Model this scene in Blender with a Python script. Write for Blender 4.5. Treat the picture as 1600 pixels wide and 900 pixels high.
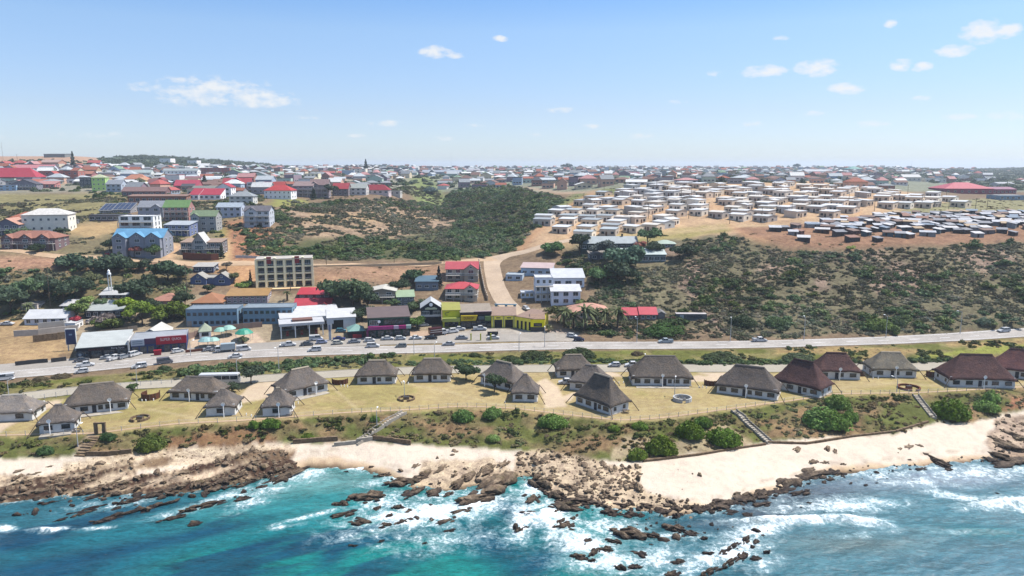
import bpy, bmesh, math, random
import numpy as np
from mathutils import Vector, Matrix
R = math.radians
for o in list(bpy.data.objects):
    bpy.data.objects.remove(o)
SC = bpy.context.scene
COL = SC.collection
random.seed(7)
RNG = np.random.default_rng(11)

# ---------------------------------------------------------------- camera
FOC, PITCH, CAMZ = 1142.0, R(9.55), 72.0       # focal length in photo pixels (1600 wide), tilt, height above the sea
SP, CP = math.sin(PITCH), math.cos(PITCH)
cd = bpy.data.cameras.new('camera')
cam = bpy.data.objects.new('camera', cd)
COL.objects.link(cam)
cam.location = (0, 0, CAMZ)
cam.rotation_euler = (R(90) - PITCH, 0, 0)
cd.sensor_width = 36.0
cd.lens = FOC / 1600 * 36.0
cd.clip_start = 1.0
cd.clip_end = 60000.0
SC.camera = cam

# ---------------------------------------------------------------- sky, sun, exposure
SUN_EL, SUN_AZ = R(60), math.atan2(0.96, 0.28)  # azimuth measured from +Y towards +X
w = bpy.data.worlds.new('World')
SC.world = w
w.use_nodes = True
nt = w.node_tree
nt.nodes.clear()
def wn(t, **kw):
    n = nt.nodes.new(t)
    for k, v in kw.items():
        setattr(n, k, v)
    return n
wout = wn('ShaderNodeOutputWorld')
bg = wn('ShaderNodeBackground')
bg.inputs['Strength'].default_value = 0.15
sky = wn('ShaderNodeTexSky', sky_type='NISHITA', sun_disc=False)
sky.sun_elevation = SUN_EL
sky.sun_rotation = SUN_AZ
sky.altitude = 0
sky.air_density = 1.0
sky.dust_density = 0.25
sky.ozone_density = 1.6
tc = wn('ShaderNodeTexCoord')
# small fair-weather clouds: soft patches of noise at chosen bearings in the sky
def wmath(op, a, b=None, c=None):
    n = wn('ShaderNodeMath', operation=op)
    for i, v in enumerate((a, b, c)):
        if v is None:
            continue
        if isinstance(v, (int, float)):
            n.inputs[i].default_value = v
        else:
            nt.links.new(v, n.inputs[i])
    return n.outputs[0]
sep = wn('ShaderNodeSeparateXYZ')
nt.links.new(tc.outputs['Generated'], sep.inputs[0])
AZ = wmath('ARCTAN2', sep.outputs[0], sep.outputs[1])
EL = wmath('ARCSINE', sep.outputs[2])
noi = wn('ShaderNodeTexNoise')
noi.inputs['Scale'].default_value = 1.0
noi.inputs['Detail'].default_value = 7.0
noi.inputs['Roughness'].default_value = 0.58
cmb = wn('ShaderNodeCombineXYZ')
nt.links.new(wmath('MULTIPLY', AZ, 52.0), cmb.inputs[0])
nt.links.new(wmath('MULTIPLY', EL, 100.0), cmb.inputs[1])
nt.links.new(cmb.outputs[0], noi.inputs['Vector'])
CLOUDS = [  # bearing, elevation, half width, half height (degrees), density
    (-21.6, 5.1, 5.6, 1.3, .62), (-18.2, 4.7, 3.0, .8, .66), (-25.5, 5.2, 2.4, .5, .35), (-5.7, 8.3, 1.5, .55, 1.0), (-4.4, 8.1, 1.0, .3, .8),
    (-.9, 9.3, .8, .3, .8), (18.4, 6.6, 1.9, .55, .9), (21.9, 6.7, 1.75, .72, 1.0), (23.9, 5.2, 1.5, .5, .95),
    (31.6, 8.35, 1.5, .9, 1.0), (33.0, 8.3, 1.1, .6, .95), (30.1, 7.3, 1.5, .5, 1.0), (27.2, 6.6, .9, .5, .9), (28.4, 6.4, .8, .4, .8),
    (26.3, 9.3, .6, .35, .9), (17.9, 3.0, 1.1, .3, .6), (15.0, 6.6, .8, .3, .5), (-9.5, 3.1, 2.0, .3, .45), (-5.5, 2.0, 1.2, .25, .35),
    (3.9, 4.1, 1.6, .3, .35), (6.2, 2.9, 1.2, .25, .3), (25.7, 2.8, 1.4, .3, .5), (30.8, 3.1, 1.3, .3, .55), (33.6, 3.1, 1.5, .35, .6),
    (35.8, 2.9, 1.4, .3, .45), (9.8, 2.2, 1.2, .3, .3), (2.0, 2.3, 1.5, .2, .2), (-29.0, 2.0, 3.0, .3, .22), (-35.5, 1.7, 2.0, .25, .25), (-12, 2.2, 1.2, .2, .35), (12.5, 4.6, 1.0, .25, .35), (-15.5, 3.4, 1.5, .2, .3), (22, 3.6, 1.2, .25, .4), (28.5, 4.4, .8, .25, .45), (-2.5, 3.0, 1.4, .2, .35), (19.5, 8.8, .7, .25, .4), (35, 6.2, .9, .3, .6)]
tot = None
for (a, e, ha, he, dn) in CLOUDS:
    da = wmath('MULTIPLY', wmath('SUBTRACT', AZ, R(a)), 1 / R(ha))
    de = wmath('MULTIPLY', wmath('SUBTRACT', EL, R(e)), 1 / R(he))
    r2 = wmath('ADD', wmath('MULTIPLY', da, da), wmath('MULTIPLY', de, de))
    m = wmath('MULTIPLY', wmath('MAXIMUM', wmath('SUBTRACT', 1.0, r2), 0.0), min(1.1, dn * 1.1 + .15))
    tot = m if tot is None else wmath('MAXIMUM', tot, m)
cl = wmath('MULTIPLY', wmath('SUBTRACT', wmath('ADD', tot, wmath('MULTIPLY', noi.outputs['Fac'], 3.0)), 1.72), 1.1)
cl = wmath('MULTIPLY', wmath('MINIMUM', wmath('MAXIMUM', cl, 0.0), 1.0), wmath('MINIMUM', wmath('MULTIPLY', tot, 2.2), 0.88))
mixc = wn('ShaderNodeMix', data_type='RGBA')
nt.links.new(cl, mixc.inputs['Factor'])
tint = wn('ShaderNodeMix', data_type='RGBA', blend_type='MULTIPLY')
tint.inputs['Factor'].default_value = 1.0
tr_ = wn('ShaderNodeValToRGB')      # pale moist air near the horizon, clear above
for i_, (e_, c_) in enumerate(((0.0, (.35, .42, .60)), (4.0, (.40, .42, .53)), (9.8, (.46, .50, .57)), (12.5, (.36, .465, .59)), (24.0, (.5, .58, .66)), (45.0, (1, .94, .84)))):
    el_ = tr_.color_ramp.elements
    if i_ > 1:
        el_.new(.5)
    el_[i_].position = e_ / 60.0
    el_[i_].color = (*c_, 1)
nt.links.new(wmath('MULTIPLY', EL, 1 / R(60)), tr_.inputs[0])
nt.links.new(tr_.outputs[0], tint.inputs[7])
nt.links.new(sky.outputs[0], tint.inputs[6])
nt.links.new(tint.outputs[2], mixc.inputs[6])
mixc.inputs[7].default_value = (3.2, 3.25, 3.3, 1)
nt.links.new(mixc.outputs[2], bg.inputs['Color'])
nt.links.new(bg.outputs[0], wout.inputs[0])
SKYTINT = tint

sd = bpy.data.lights.new('sun', 'SUN')
sun = bpy.data.objects.new('sun', sd)
COL.objects.link(sun)
sd.energy = 4.3
sd.angle = R(0.53)
sd.color = (1.0, 0.955, 0.89)
dsun = Vector((math.sin(SUN_AZ) * math.cos(SUN_EL), math.cos(SUN_AZ) * math.cos(SUN_EL), math.sin(SUN_EL)))
sun.rotation_euler = dsun.to_track_quat('Z', 'Y').to_euler()
sun.location = (300, 100, 600)
SC.view_settings.view_transform = 'Standard'
SC.view_settings.look = 'None'
SC.view_settings.gamma = 1.0
SC.view_settings.exposure = 0.92
HAZE = 0.00012
SC.cycles.max_bounces = 5
SC.cycles.diffuse_bounces = 3
SC.cycles.glossy_bounces = 2
SC.cycles.transmission_bounces = 2
SC.cycles.transparent_max_bounces = 8
SC.cycles.volume_bounces = 0

# ---------------------------------------------------------------- survey helpers
def kden(py):
    return FOC * CP + (450 - py) * SP
def kk(py):
    """tangent of the angle below the horizontal at photo row py"""
    return (FOC * SP - (450 - py) * CP) / kden(py)
def project(X, Y, Z):
    """photo pixel of a world point"""
    dz = Z - CAMZ
    d = Y * CP - dz * SP
    return 800 + FOC * X / d, 450 - FOC * (Y * SP + dz * CP) / d

# land contours surveyed as lines: (photo column, photo row, height) near the sea ...
NEAR = [
    [(-400, 1000, -7), (0, 1000, -7), (800, 1000, -7), (1600, 1000, -7), (2000, 1000, -7)],
    [(-400, 815, -1.6), (0, 812, -1.6), (150, 800, -1.6), (300, 795, -1.6), (400, 775, -1.6), (500, 765, -1.6), (640, 800, -1.4), (760, 800, -1.5), (830, 770, -1.6),
     (900, 820, -1.2), (1000, 840, -1.0), (1080, 850, -1.0), (1200, 815, -1.0), (1300, 780, -1.2), (1400, 760, -1.4), (1500, 750, -1.4), (1600, 745, -1.4), (2000, 740, -1.4)],
    [(-400, 800, 0), (0, 788, 0), (100, 776, 0), (200, 774, 0), (300, 768, 0), (380, 750, 0), (440, 742, 0), (480, 731, 0), (520, 729, 0), (570, 733, 0), (600, 742, 0), (640, 760, 0),
     (700, 766, 0), (780, 752, 0), (815, 742, 0), (835, 744, 0), (850, 770, 0), (880, 788, 0), (940, 795, 0), (1000, 800, 0), (1080, 803, 0), (1140, 792, 0), (1200, 772, 0), (1260, 752, 0), (1300, 741, 0),
     (1400, 733, 0), (1500, 722, 0), (1560, 719, 0), (1600, 716, 0), (2000, 700, 0)],
    [(-400, 722, 3), (0, 716, 3), (100, 714, 3), (200, 711, 3), (300, 700, 3), (400, 694, 3), (500, 694, 2.8), (560, 690, 2.8), (640, 693, 2.6), (700, 698, 2.4), (800, 703, 2.4), (900, 715, 2.4),
     (960, 722, 2.4), (1000, 722, 2.4), (1100, 710, 2.6), (1200, 692, 2.8), (1300, 684, 2.8), (1400, 678, 2.8), (1460, 662, 3), (1520, 660, 3), (1600, 642, 3), (2000, 640, 3)],
    [(-400, 690, 5.6), (0, 683, 5.8), (60, 681, 5.8), (150, 680, 5.9), (200, 673, 6.2), (280, 664, 6.6), (350, 661, 6.8), (400, 658, 7), (500, 650, 7), (560, 646, 7), (640, 643, 7), (720, 637, 7), (800, 640, 7),
     (900, 652, 7), (970, 660, 7), (1040, 655, 7), (1150, 640, 7), (1200, 633, 7), (1250, 627, 7), (1300, 618, 7), (1440, 616, 7), (1550, 610, 7), (1600, 607, 7), (2000, 600, 7)],
    [(-400, 680, 6.4), (0, 636, 6.6), (120, 622, 6.8), (220, 610, 7), (300, 604, 7), (400, 598, 7), (500, 590, 7), (600, 584, 7), (800, 581, 7), (1000, 581, 7), (1200, 582, 7), (1400, 580, 7), (1600, 576, 7), (2000, 570, 7)],
    [(-400, 625, 7.6), (0, 601, 7.6), (120, 590, 7.6), (260, 577, 7.7), (400, 567, 7.8), (500, 560, 8), (600, 554, 8.3), (700, 552, 8.4), (800, 550, 8.5), (1000, 547, 8.6), (1200, 545, 8.8), (1300, 542, 9), (1400, 539, 9.2), (1500, 534, 9.6), (1600, 527, 10), (2000, 505, 11)],
    [(-400, 600, 8), (0, 574, 8), (120, 563, 8.2), (260, 551, 8.4), (400, 545, 8.6), (500, 541, 8.7), (600, 540, 8.8), (700, 538, 8.8), (800, 535, 8.9), (1000, 533, 9), (1200, 532, 9.1), (1300, 529, 9.3), (1400, 526, 9.6), (1500, 521, 10), (1600, 513, 10.4), (2000, 490, 12)],
]
# ... and (photo column, photo row, distance) up the hills
HILL = [
    [(-400, 520, 272), (0, 500, 272), (200, 500, 276), (400, 488, 286), (600, 495, 286), (760, 490, 291), (850, 490, 291), (950, 505, 279), (1100, 510, 273), (1200, 518, 268), (1400, 514, 268), (1600, 504, 272), (2000, 480, 280)],
    [(-400, 450, 300), (0, 450, 300), (200, 450, 302), (400, 455, 306), (600, 460, 306), (700, 455, 312), (770, 440, 330), (850, 455, 316), (950, 455, 311), (1200, 465, 299), (1600, 455, 301), (2000, 440, 300)],
    [(-400, 398, 330), (0, 402, 330), (200, 410, 330), (300, 413, 335), (400, 416, 335), (500, 414, 340), (600, 411, 350), (700, 409, 360), (770, 400, 375), (850, 405, 360), (950, 410, 345), (1050, 405, 345), (1200, 410, 335), (1400, 410, 330), (1600, 415, 325), (2000, 410, 325)],
    [(-400, 385, 350), (0, 385, 350), (200, 382, 356), (300, 377, 370), (400, 385, 370), (500, 385, 386), (600, 380, 405), (700, 375, 450), (770, 370, 450), (830, 370, 402), (900, 380, 386), (1000, 380, 371), (1100, 375, 365), (1200, 372, 360), (1400, 378, 352), (1600, 380, 350), (2000, 380, 350)],
    [(-400, 350, 410), (0, 350, 410), (200, 345, 420), (300, 335, 440), (400, 335, 430), (500, 345, 440), (600, 340, 490), (640, 343, 560), (700, 345, 600), (770, 342, 545), (830, 345, 448), (900, 355, 425), (1000, 355, 420), (1100, 350, 425), (1200, 345, 430), (1400, 350, 410), (1600, 350, 400), (2000, 350, 400)],
    [(-400, 318, 500), (0, 318, 500), (200, 310, 530), (300, 308, 540), (400, 312, 530), (500, 315, 540), (600, 305, 610), (680, 305, 770), (760, 302, 680), (830, 310, 545), (900, 320, 505), (1000, 318, 490), (1100, 312, 495), (1200, 312, 495), (1400, 320, 480), (1600, 325, 490), (2000, 325, 490)],
    [(-400, 285, 680), (0, 285, 680), (200, 285, 720), (400, 285, 740), (600, 283, 850), (700, 285, 900), (800, 285, 850), (900, 287, 700), (1000, 288, 600), (1200, 287, 600), (1400, 297, 650), (1500, 303, 740), (1600, 303, 750), (2000, 300, 750)],
    [(-400, 262, 950), (0, 264, 930), (100, 262, 950), (200, 265, 1000), (400, 270, 1100), (600, 268, 1500), (800, 270, 1500), (1000, 272, 1500), (1200, 272, 1500), (1400, 276, 1400), (1600, 281, 1400), (2000, 280, 1400)],
    [(-400, 240, 1300), (0, 243, 1300), (130, 243, 1300), (150, 246, 1450), (200, 244, 1700), (230, 243, 1800), (300, 247, 1950), (400, 255, 2250), (450, 260, 2500), (545, 260, 2500), (575, 257.5, 2500), (610, 260, 2500), (800, 262, 2600), (1000, 262, 2800),
     (1200, 262, 2800), (1400, 262, 2600), (1480, 265, 2600), (1540, 264, 3000), (1600, 262, 3200), (2000, 262, 3200)],
]
S_MAX, NS, NR = 0.92, 1060, 1010
SG = np.linspace(-S_MAX, S_MAX, NS)
YR = np.exp(np.linspace(math.log(92.0), math.log(6000.0), NR))
def sline(pts):
    a = np.array(pts, float)
    return (a[:, 0] - 800) / np.array([kden(p) for p in a[:, 1]]), a
def smooth_s(v, n=9):
    k = np.hanning(n + 2)[1:-1]
    k /= k.sum()
    return np.convolve(np.pad(v, n // 2, mode='edge'), k, mode='valid')
LY, LZ = [], []
for ln in NEAR:
    s, a = sline(ln)
    z = np.interp(SG, s, a[:, 2])
    K = np.interp(SG, s, [kk(p) for p in a[:, 1]])
    LY.append(smooth_s((CAMZ - z) / K))
    LZ.append(smooth_s(z))
for ln in HILL:
    s, a = sline(ln)
    y = np.interp(SG, s, a[:, 2])
    K = np.interp(SG, s, [kk(p) for p in a[:, 1]])
    LY.append(smooth_s(y, 25))
    LZ.append(smooth_s(CAMZ - K * y, 25))
LY.append(LY[-1] * 1.35)
LZ.append(LZ[-1] - 22)
LY.append(np.maximum(LY[-1] * 1.3, 5900.0))
LZ.append(LZ[-1] * 0 + 28)
LY, LZ = np.array(LY), np.array(LZ)
for i in range(1, len(LY)):
    LY[i] = np.maximum(LY[i], LY[i - 1] + 1.0)

def vnoise(x, y, seed=0):
    xi, yi = np.floor(x).astype(np.int64), np.floor(y).astype(np.int64)
    fx, fy = x - xi, y - yi
    fx, fy = fx * fx * (3 - 2 * fx), fy * fy * (3 - 2 * fy)
    def h(a, b):
        n = (a * 374761393 + b * 668265263 + seed * 982451653) & 0x7fffffff
        n = ((n ^ (n >> 13)) * 1274126177) & 0x7fffffff
        return ((n ^ (n >> 16)) & 0xffff) / 65535.0
    return (h(xi, yi) * (1 - fx) + h(xi + 1, yi) * fx) * (1 - fy) + (h(xi, yi + 1) * (1 - fx) + h(xi + 1, yi + 1) * fx) * fy
def fbm(x, y, o=4, seed=0):
    t, a, n = 0, 1.0, 0
    for i in range(o):
        t = t + a * vnoise(x * 2 ** i + 17.3 * i, y * 2 ** i - 9.1 * i, seed + i)
        n += a
        a *= 0.5
    return t / n

H = np.empty((NR, NS))
for j in range(NS):
    H[:, j] = np.interp(YR, LY[:, j], LZ[:, j])
XX = YR[:, None] * SG[None, :]
YY = np.repeat(YR[:, None], NS, 1)
def blur_rows(a, n):
    k = np.hanning(n + 2)[1:-1]
    k /= k.sum()
    p = np.pad(a, ((n // 2, n // 2), (0, 0)), mode='edge')
    return sum(k[i] * p[i:i + a.shape[0]] for i in range(n))
sm = blur_rows(H, 15)
HW = np.clip((YY - LY[8][None, :]) / 25.0, 0, 1)        # hills get rounder and rougher than the flats
H = H * (1 - HW) + blur_rows(H, 31) * HW
H = np.where(HW > 0, H, sm * .6 + H * .4)
rough = fbm(XX / 26.0, YY / 26.0, 4, 3) - .5
H += HW * rough * np.clip((YY - 250) / 90, 0, 1) * np.clip(2.2 - YY / 600, 0.25, 2.0) * 2.2
bank = np.clip((YY - LY[3][None, :]) / 3, 0, 1) * np.clip((LY[4][None, :] - YY) / 3, 0, 1)
H += bank * (fbm(XX / 5, YY / 5, 3, 9) - .5) * 1.6
bw = np.clip((YY - LY[1][None, :]) / 4, 0, 1) * np.clip((LY[3][None, :] - YY) / 3, 0, 1)
H += bw * (fbm(XX / 4, YY / 4, 4, 21) - .52) * 0.7
LOGY0, LOGDY = math.log(92.0), (math.log(6000.0) - math.log(92.0)) / (NR - 1)
def zt(X, Y):
    """ground height under a point (arrays or numbers)"""
    X, Y = np.asarray(X, float), np.asarray(Y, float)
    r = np.clip((np.log(np.maximum(Y, 93.0)) - LOGY0) / LOGDY, 0, NR - 1.001)
    c = np.clip((X / np.maximum(Y, 93.0) + S_MAX) / (2 * S_MAX) * (NS - 1), 0, NS - 1.001)
    i, j = r.astype(int), c.astype(int)
    fr, fc = r - i, c - j
    return (H[i, j] * (1 - fc) + H[i, j + 1] * fc) * (1 - fr) + (H[i + 1, j] * (1 - fc) + H[i + 1, j + 1] * fc) * fr
def ground(px, py, zmin=None):
    """first point of the land (or of the level zmin) along the line of sight of a photo pixel"""
    s, K = (px - 800) / kden(py), kk(py)
    Ys = np.exp(np.linspace(LOGY0, LOGY0 + LOGDY * (NR - 1), 6000))
    g = zt(s * Ys, Ys)
    if zmin is not None:
        g = np.maximum(g, zmin)
    hit = np.nonzero(CAMZ - K * Ys <= g)[0]
    Y = Ys[hit[0]] if len(hit) else 2600.0
    return Vector((s * Y, Y, float(zt(s * Y, Y)) if zmin is None else max(float(zt(s * Y, Y)), zmin)))
def at_y(px, py, Y):
    return Vector(((px - 800) / kden(py) * Y, Y, CAMZ - kk(py) * Y))
def mpp(Y):
    """metres per photo pixel at distance Y"""
    return Y / (FOC * 0.99)

# ---------------------------------------------------------------- materials
def lin(c):
    c = c / 255.0
    return c / 12.92 if c <= .04045 else ((c + .055) / 1.055) ** 2.4
def alb(r, g, b, k=2.1):
    """base colour of a surface that looks r,g,b in full sun at this exposure"""
    return (min(.85, lin(r) / k), min(.85, lin(g) / k), min(.85, lin(b) / k), 1.0)
class NT:
    def __init__(self, name):
        self.m = bpy.data.materials.new(name)
        self.m.use_nodes = True
        self.t = self.m.node_tree
        self.b = self.t.nodes['Principled BSDF']
        self.out = self.t.nodes['Material Output']
    def n(self, t, **kw):
        n = self.t.nodes.new(t)
        for k, v in kw.items():
            setattr(n, k, v)
        return n
    def l(self, a, b):
        self.t.links.new(a, b)
    def coord(self, kind='Object'):
        return self.n('ShaderNodeTexCoord').outputs[kind]
    def pos(self):
        return self.n('ShaderNodeNewGeometry').outputs['Position']
    def noise(self, vec, scale, detail=4, rough=.55, dist=0):
        n = self.n('ShaderNodeTexNoise')
        n.inputs['Scale'].default_value = scale
        n.inputs['Detail'].default_value = detail
        n.inputs['Roughness'].default_value = rough
        n.inputs['Distortion'].default_value = dist
        self.l(vec, n.inputs['Vector'])
        return n.outputs['Fac']
    def ramp(self, fac, stops):
        n = self.n('ShaderNodeValToRGB')
        e = n.color_ramp.elements
        while len(e) < len(stops):
            e.new(.5)
        for i, (p, c) in enumerate(stops):
            e[i].position = p
            e[i].color = c if len(c) == 4 else (*c, 1)
        self.l(fac, n.inputs[0])
        return n.outputs[0]
    def maprange(self, v, a, b, c, d):
        n = self.n('ShaderNodeMapRange')
        for i, x in enumerate((a, b, c, d)):
            n.inputs[i + 1].default_value = x
        self.l(v, n.inputs[0])
        return n.outputs[0]
    def mix(self, a, b, fac, blend='MIX'):
        n = self.n('ShaderNodeMix', data_type='RGBA', blend_type=blend)
        for sock, v in ((n.inputs['Factor'], fac), (n.inputs[6], a), (n.inputs[7], b)):
            if isinstance(v, (int, float)):
                sock.default_value = v
            elif isinstance(v, tuple):
                sock.default_value = v if len(v) == 4 else (*v, 1)
            else:
                self.l(v, sock)
        return n.outputs[2]
    def math(self, op, a, b=None, c=None):
        n = self.n('ShaderNodeMath', operation=op)
        for i, v in enumerate((a, b, c)):
            if v is None:
                continue
            if isinstance(v, (int, float)):
                n.inputs[i].default_value = v
            else:
                self.l(v, n.inputs[i])
        return n.outputs[0]
    def bump(self, h, strength=.5, dist=.1):
        n = self.n('ShaderNodeBump')
        n.inputs['Strength'].default_value = strength
        n.inputs['Distance'].default_value = dist
        self.l(h, n.inputs['Height'])
        self.l(n.outputs[0], self.b.inputs['Normal'])
    def base(self, c):
        if isinstance(c, tuple):
            self.b.inputs['Base Color'].default_value = c if len(c) == 4 else (*c, 1)
        else:
            self.l(c, self.b.inputs['Base Color'])
    def rough(self, v, spec=.3, metal=0):
        self.b.inputs['Roughness'].default_value = v
        self.b.inputs['Specular IOR Level'].default_value = spec
        self.b.inputs['Metallic'].default_value = metal
M = {}
def mat_plain(name, col, rough=.8, spec=.2, var=.25, scale=1.5, metal=0, kind='Object'):
    t = NT(name)
    f = t.noise(t.coord(kind), scale, 5, .6)
    t.base(t.mix(tuple(c * (1 - var) for c in col[:3]), tuple(min(.9, c * (1 + var)) for c in col[:3]), t.maprange(f, .3, .7, 0, 1)))
    t.rough(rough, spec, metal)
    M[name] = t.m
    return t
def mat_objcol(name, rough=.8, spec=.2, scale=.8, var=.3, streak=False, metal=0):
    """paint whose colour is the object's own colour, weathered by noise"""
    t = NT(name)
    oi = t.n('ShaderNodeObjectInfo')
    v = t.coord('Object')
    f = t.noise(v, scale, 6, .65)
    f2 = t.noise(v, scale * 7, 3, .6)
    d = t.maprange(t.math('ADD', t.math('MULTIPLY', f, .7), t.math('MULTIPLY', f2, .3)), .3, .7, 1 - var, 1 + var * .55)
    hsv = t.n('ShaderNodeHueSaturation')
    t.l(oi.outputs['Color'], hsv.inputs['Color'])
    t.l(d, hsv.inputs['Value'])
    col = hsv.outputs[0]
    if streak:      # sheet-metal ribs running down the slope
        wv = t.n('ShaderNodeTexWave', wave_type='BANDS', bands_direction='X')
        wv.inputs['Scale'].default_value = 1.1
        wv.inputs['Distortion'].default_value = .3
        t.l(v, wv.inputs['Vector'])
        col = t.mix(col, t.mix(col, (.55, .52, .5), 1.0, 'MULTIPLY'), t.math('MULTIPLY', wv.outputs['Fac'], .22))
        t.bump(wv.outputs['Fac'], .35, .06)
    t.base(col)
    t.rough(rough, spec, metal)
    M[name] = t.m
    return t
mat_objcol('wall_paint', .85, .15, .5, .22)
mat_objcol('roof_sheet', .55, .3, .35, .22, True)
mat_objcol('roof_tile', .8, .15, .9, .32)
mat_objcol('car_paint', .28, .5, .5, .05)
mat_objcol('shack_sheet', .6, .3, .9, .4, True)
mat_objcol('sign_paint', .5, .3, .4, .08)
mat_plain('white_trim', (.6, .6, .58), .6, .3, .12)
mat_plain('dark_trim', (.03, .03, .032), .5, .4, .3)
mat_plain('steel_pole', (.35, .36, .37), .45, .5, .15)
mat_plain('wood_pole', (.10, .075, .055), .85, .15, .3)
mat_plain('tyre_rubber', (.018, .018, .019), .8, .2, .2)
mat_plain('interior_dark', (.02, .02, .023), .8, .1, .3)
mat_plain('concrete', alb(205, 195, 180), .9, .1, .22, .7)
mat_plain('stone_wall', alb(150, 128, 104), .9, .1, .45, 1.6)
mat_plain('brick_red', alb(140, 88, 72), .9, .1, .3, 2.5)
mat_plain('trunk_bark', (.085, .062, .045), .95, .05, .4, 2.0)
mat_plain('lamp_lens', (.7, .7, .66), .2, .5, .05)
mat_plain('dish_white', (.78, .78, .77), .5, .3, .05)
t = NT('window_glass')
t.base(t.mix((.010, .014, .02), (.06, .08, .10), t.maprange(t.noise(t.coord('Object'), .9, 2), .4, .65, 0, 1)))
t.rough(.08, .6)
M['window_glass'] = t.m
# thatch: dense dark reed with combed streaks and lichen patches
t = NT('thatch')
oi = t.n('ShaderNodeObjectInfo')
v = t.coord('Object')
mp = t.n('ShaderNodeMapping')
mp.inputs['Scale'].default_value = (2.2, 2.2, .35)
t.l(v, mp.inputs[0])
f1 = t.noise(mp.outputs[0], 3.0, 6, .7)
vv = t.n('ShaderNodeVectorMath', operation='ADD')
t.l(v, vv.inputs[0])
t.l(oi.outputs['Location'], vv.inputs[1])
f2 = t.noise(vv.outputs[0], .35, 4, .6)
f3 = t.noise(vv.outputs[0], 1.6, 5, .7)
hs = t.n('ShaderNodeHueSaturation')
t.l(oi.outputs['Color'], hs.inputs['Color'])
t.l(t.maprange(t.math('ADD', t.math('MULTIPLY', f1, .6), t.math('ADD', t.math('MULTIPLY', f2, .35), t.math('MULTIPLY', f3, .25))), .4, .8, .55, 1.5), hs.inputs['Value'])
c = t.mix(hs.outputs[0], t.mix(hs.outputs[0], (1.5, 1.35, 1.15), 1.0, 'MULTIPLY'), t.maprange(t.noise(vv.outputs[0], .45, 5, .75), .46, .64, 0, .75))
t.base(c)
t.rough(.95, .05)
t.bump(t.math('ADD', f1, f3), 1.0, .3)
M['thatch'] = t.m
# land: colour of each kind of ground cover carried by the mesh, broken up at several scales
t = NT('land_cover')
at = t.n('ShaderNodeAttribute', attribute_name='cover')
rg = t.n('ShaderNodeAttribute', attribute_name='rough_cover')
p = t.pos()
n1 = t.noise(p, .09, 5, .62)
n2 = t.noise(p, .55, 5, .65)
n3 = t.noise(p, 2.6, 4, .7)
mixn = t.math('ADD', t.math('MULTIPLY', n1, .3), t.math('ADD', t.math('MULTIPLY', n2, .4), t.math('MULTIPLY', n3, .3)))
hs = t.n('ShaderNodeHueSaturation')
t.l(at.outputs['Color'], hs.inputs['Color'])
amp = t.math('MULTIPLY', t.maprange(mixn, .36, .64, -1, 1), rg.outputs['Fac'])
t.l(t.math('ADD', 1.0, amp), hs.inputs['Value'])
t.l(t.math('ADD', .5, t.math('MULTIPLY', t.math('SUBTRACT', n2, .5), .05)), hs.inputs['Hue'])
t.base(hs.outputs[0])
t.rough(.95, .08)
t.bump(t.math('ADD', n2, n3), .5, .3)
M['land_cover'] = t.m
# rock: layered, dark where wet near the water line, tan and lichened above
t = NT('shore_rock')
p = t.pos()
sz = t.n('ShaderNodeSeparateXYZ')
t.l(p, sz.inputs[0])
n1, n2 = t.noise(p, .8, 6, .7), t.noise(p, 3.5, 4, .7)
dry = t.mix(alb(140, 114, 92), alb(218, 192, 158), t.maprange(n1, .38, .68, 0, 1))
dry = t.mix(dry, alb(126, 112, 66), t.maprange(t.noise(p, .45, 3), .55, .7, 0, .7))
wet = t.mix(alb(40, 30, 28), alb(86, 66, 56), t.maprange(n1, .4, .7, 0, 1))
t.base(t.mix(t.mix(wet, dry, t.maprange(t.math('ADD', sz.outputs[2], t.math('MULTIPLY', n1, 1.2)), .8, 2.1, 0, 1)), (.35, .33, .32), t.maprange(n2, .62, .5, 0, .55), 'MULTIPLY'))
t.rough(.75, .25)
t.bump(t.math('ADD', n1, n2), .8, .25)
M['shore_rock'] = t.m
t = NT('pale_cobble')
oi = t.n('ShaderNodeObjectInfo')
p = t.pos()
c = t.ramp(oi.outputs['Random'], [(0, alb(110, 88, 72)), (.35, alb(180, 152, 122)), (.7, alb(222, 198, 166)), (1, alb(140, 116, 92))])
t.base(t.mix(c, (.4, .4, .4), t.maprange(t.noise(p, 3, 4, .7), .6, .45, 0, .5), 'MULTIPLY'))
t.rough(.85, .15)
M['pale_cobble'] = t.m
def mat_leaf(name, stops, trans=.25, objcol=False):
    """leaves: colour differs from plant to plant and a little within each"""
    t = NT(name)
    oi = t.n('ShaderNodeObjectInfo')
    if objcol:
        c = oi.outputs['Color']
    else:
        c = t.ramp(oi.outputs['Random'], stops)
    f = t.noise(t.pos(), .9, 3, .6)
    fl = t.noise(t.pos(), .028, 4, .6)
    hs = t.n('ShaderNodeHueSaturation')
    t.l(c, hs.inputs['Color'])
    t.l(t.math('MULTIPLY', t.maprange(f, .35, .65, .62, 1.45), t.maprange(fl, .36, .64, .62, 1.36)), hs.inputs['Value'])
    t.l(t.math('ADD', .455, t.math('ADD', t.math('MULTIPLY', f, .03), t.math('MULTIPLY', fl, .06))), hs.inputs['Hue'])
    t.l(t.maprange(fl, .36, .64, 1.12, .8), hs.inputs['Saturation'])
    t.base(hs.outputs[0])
    t.rough(.7, .2)
    tr = t.n('ShaderNodeBsdfTranslucent')
    t.l(hs.outputs[0], tr.inputs[0])
    ms = t.n('ShaderNodeMixShader')
    ms.inputs[0].default_value = trans
    t.l(t.b.outputs[0], ms.inputs[1])
    t.l(tr.outputs[0], ms.inputs[2])
    t.l(ms.outputs[0], t.out.inputs[0])
    M[name] = t.m
G = lambda *c: alb(*c, k=1.25)
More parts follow.
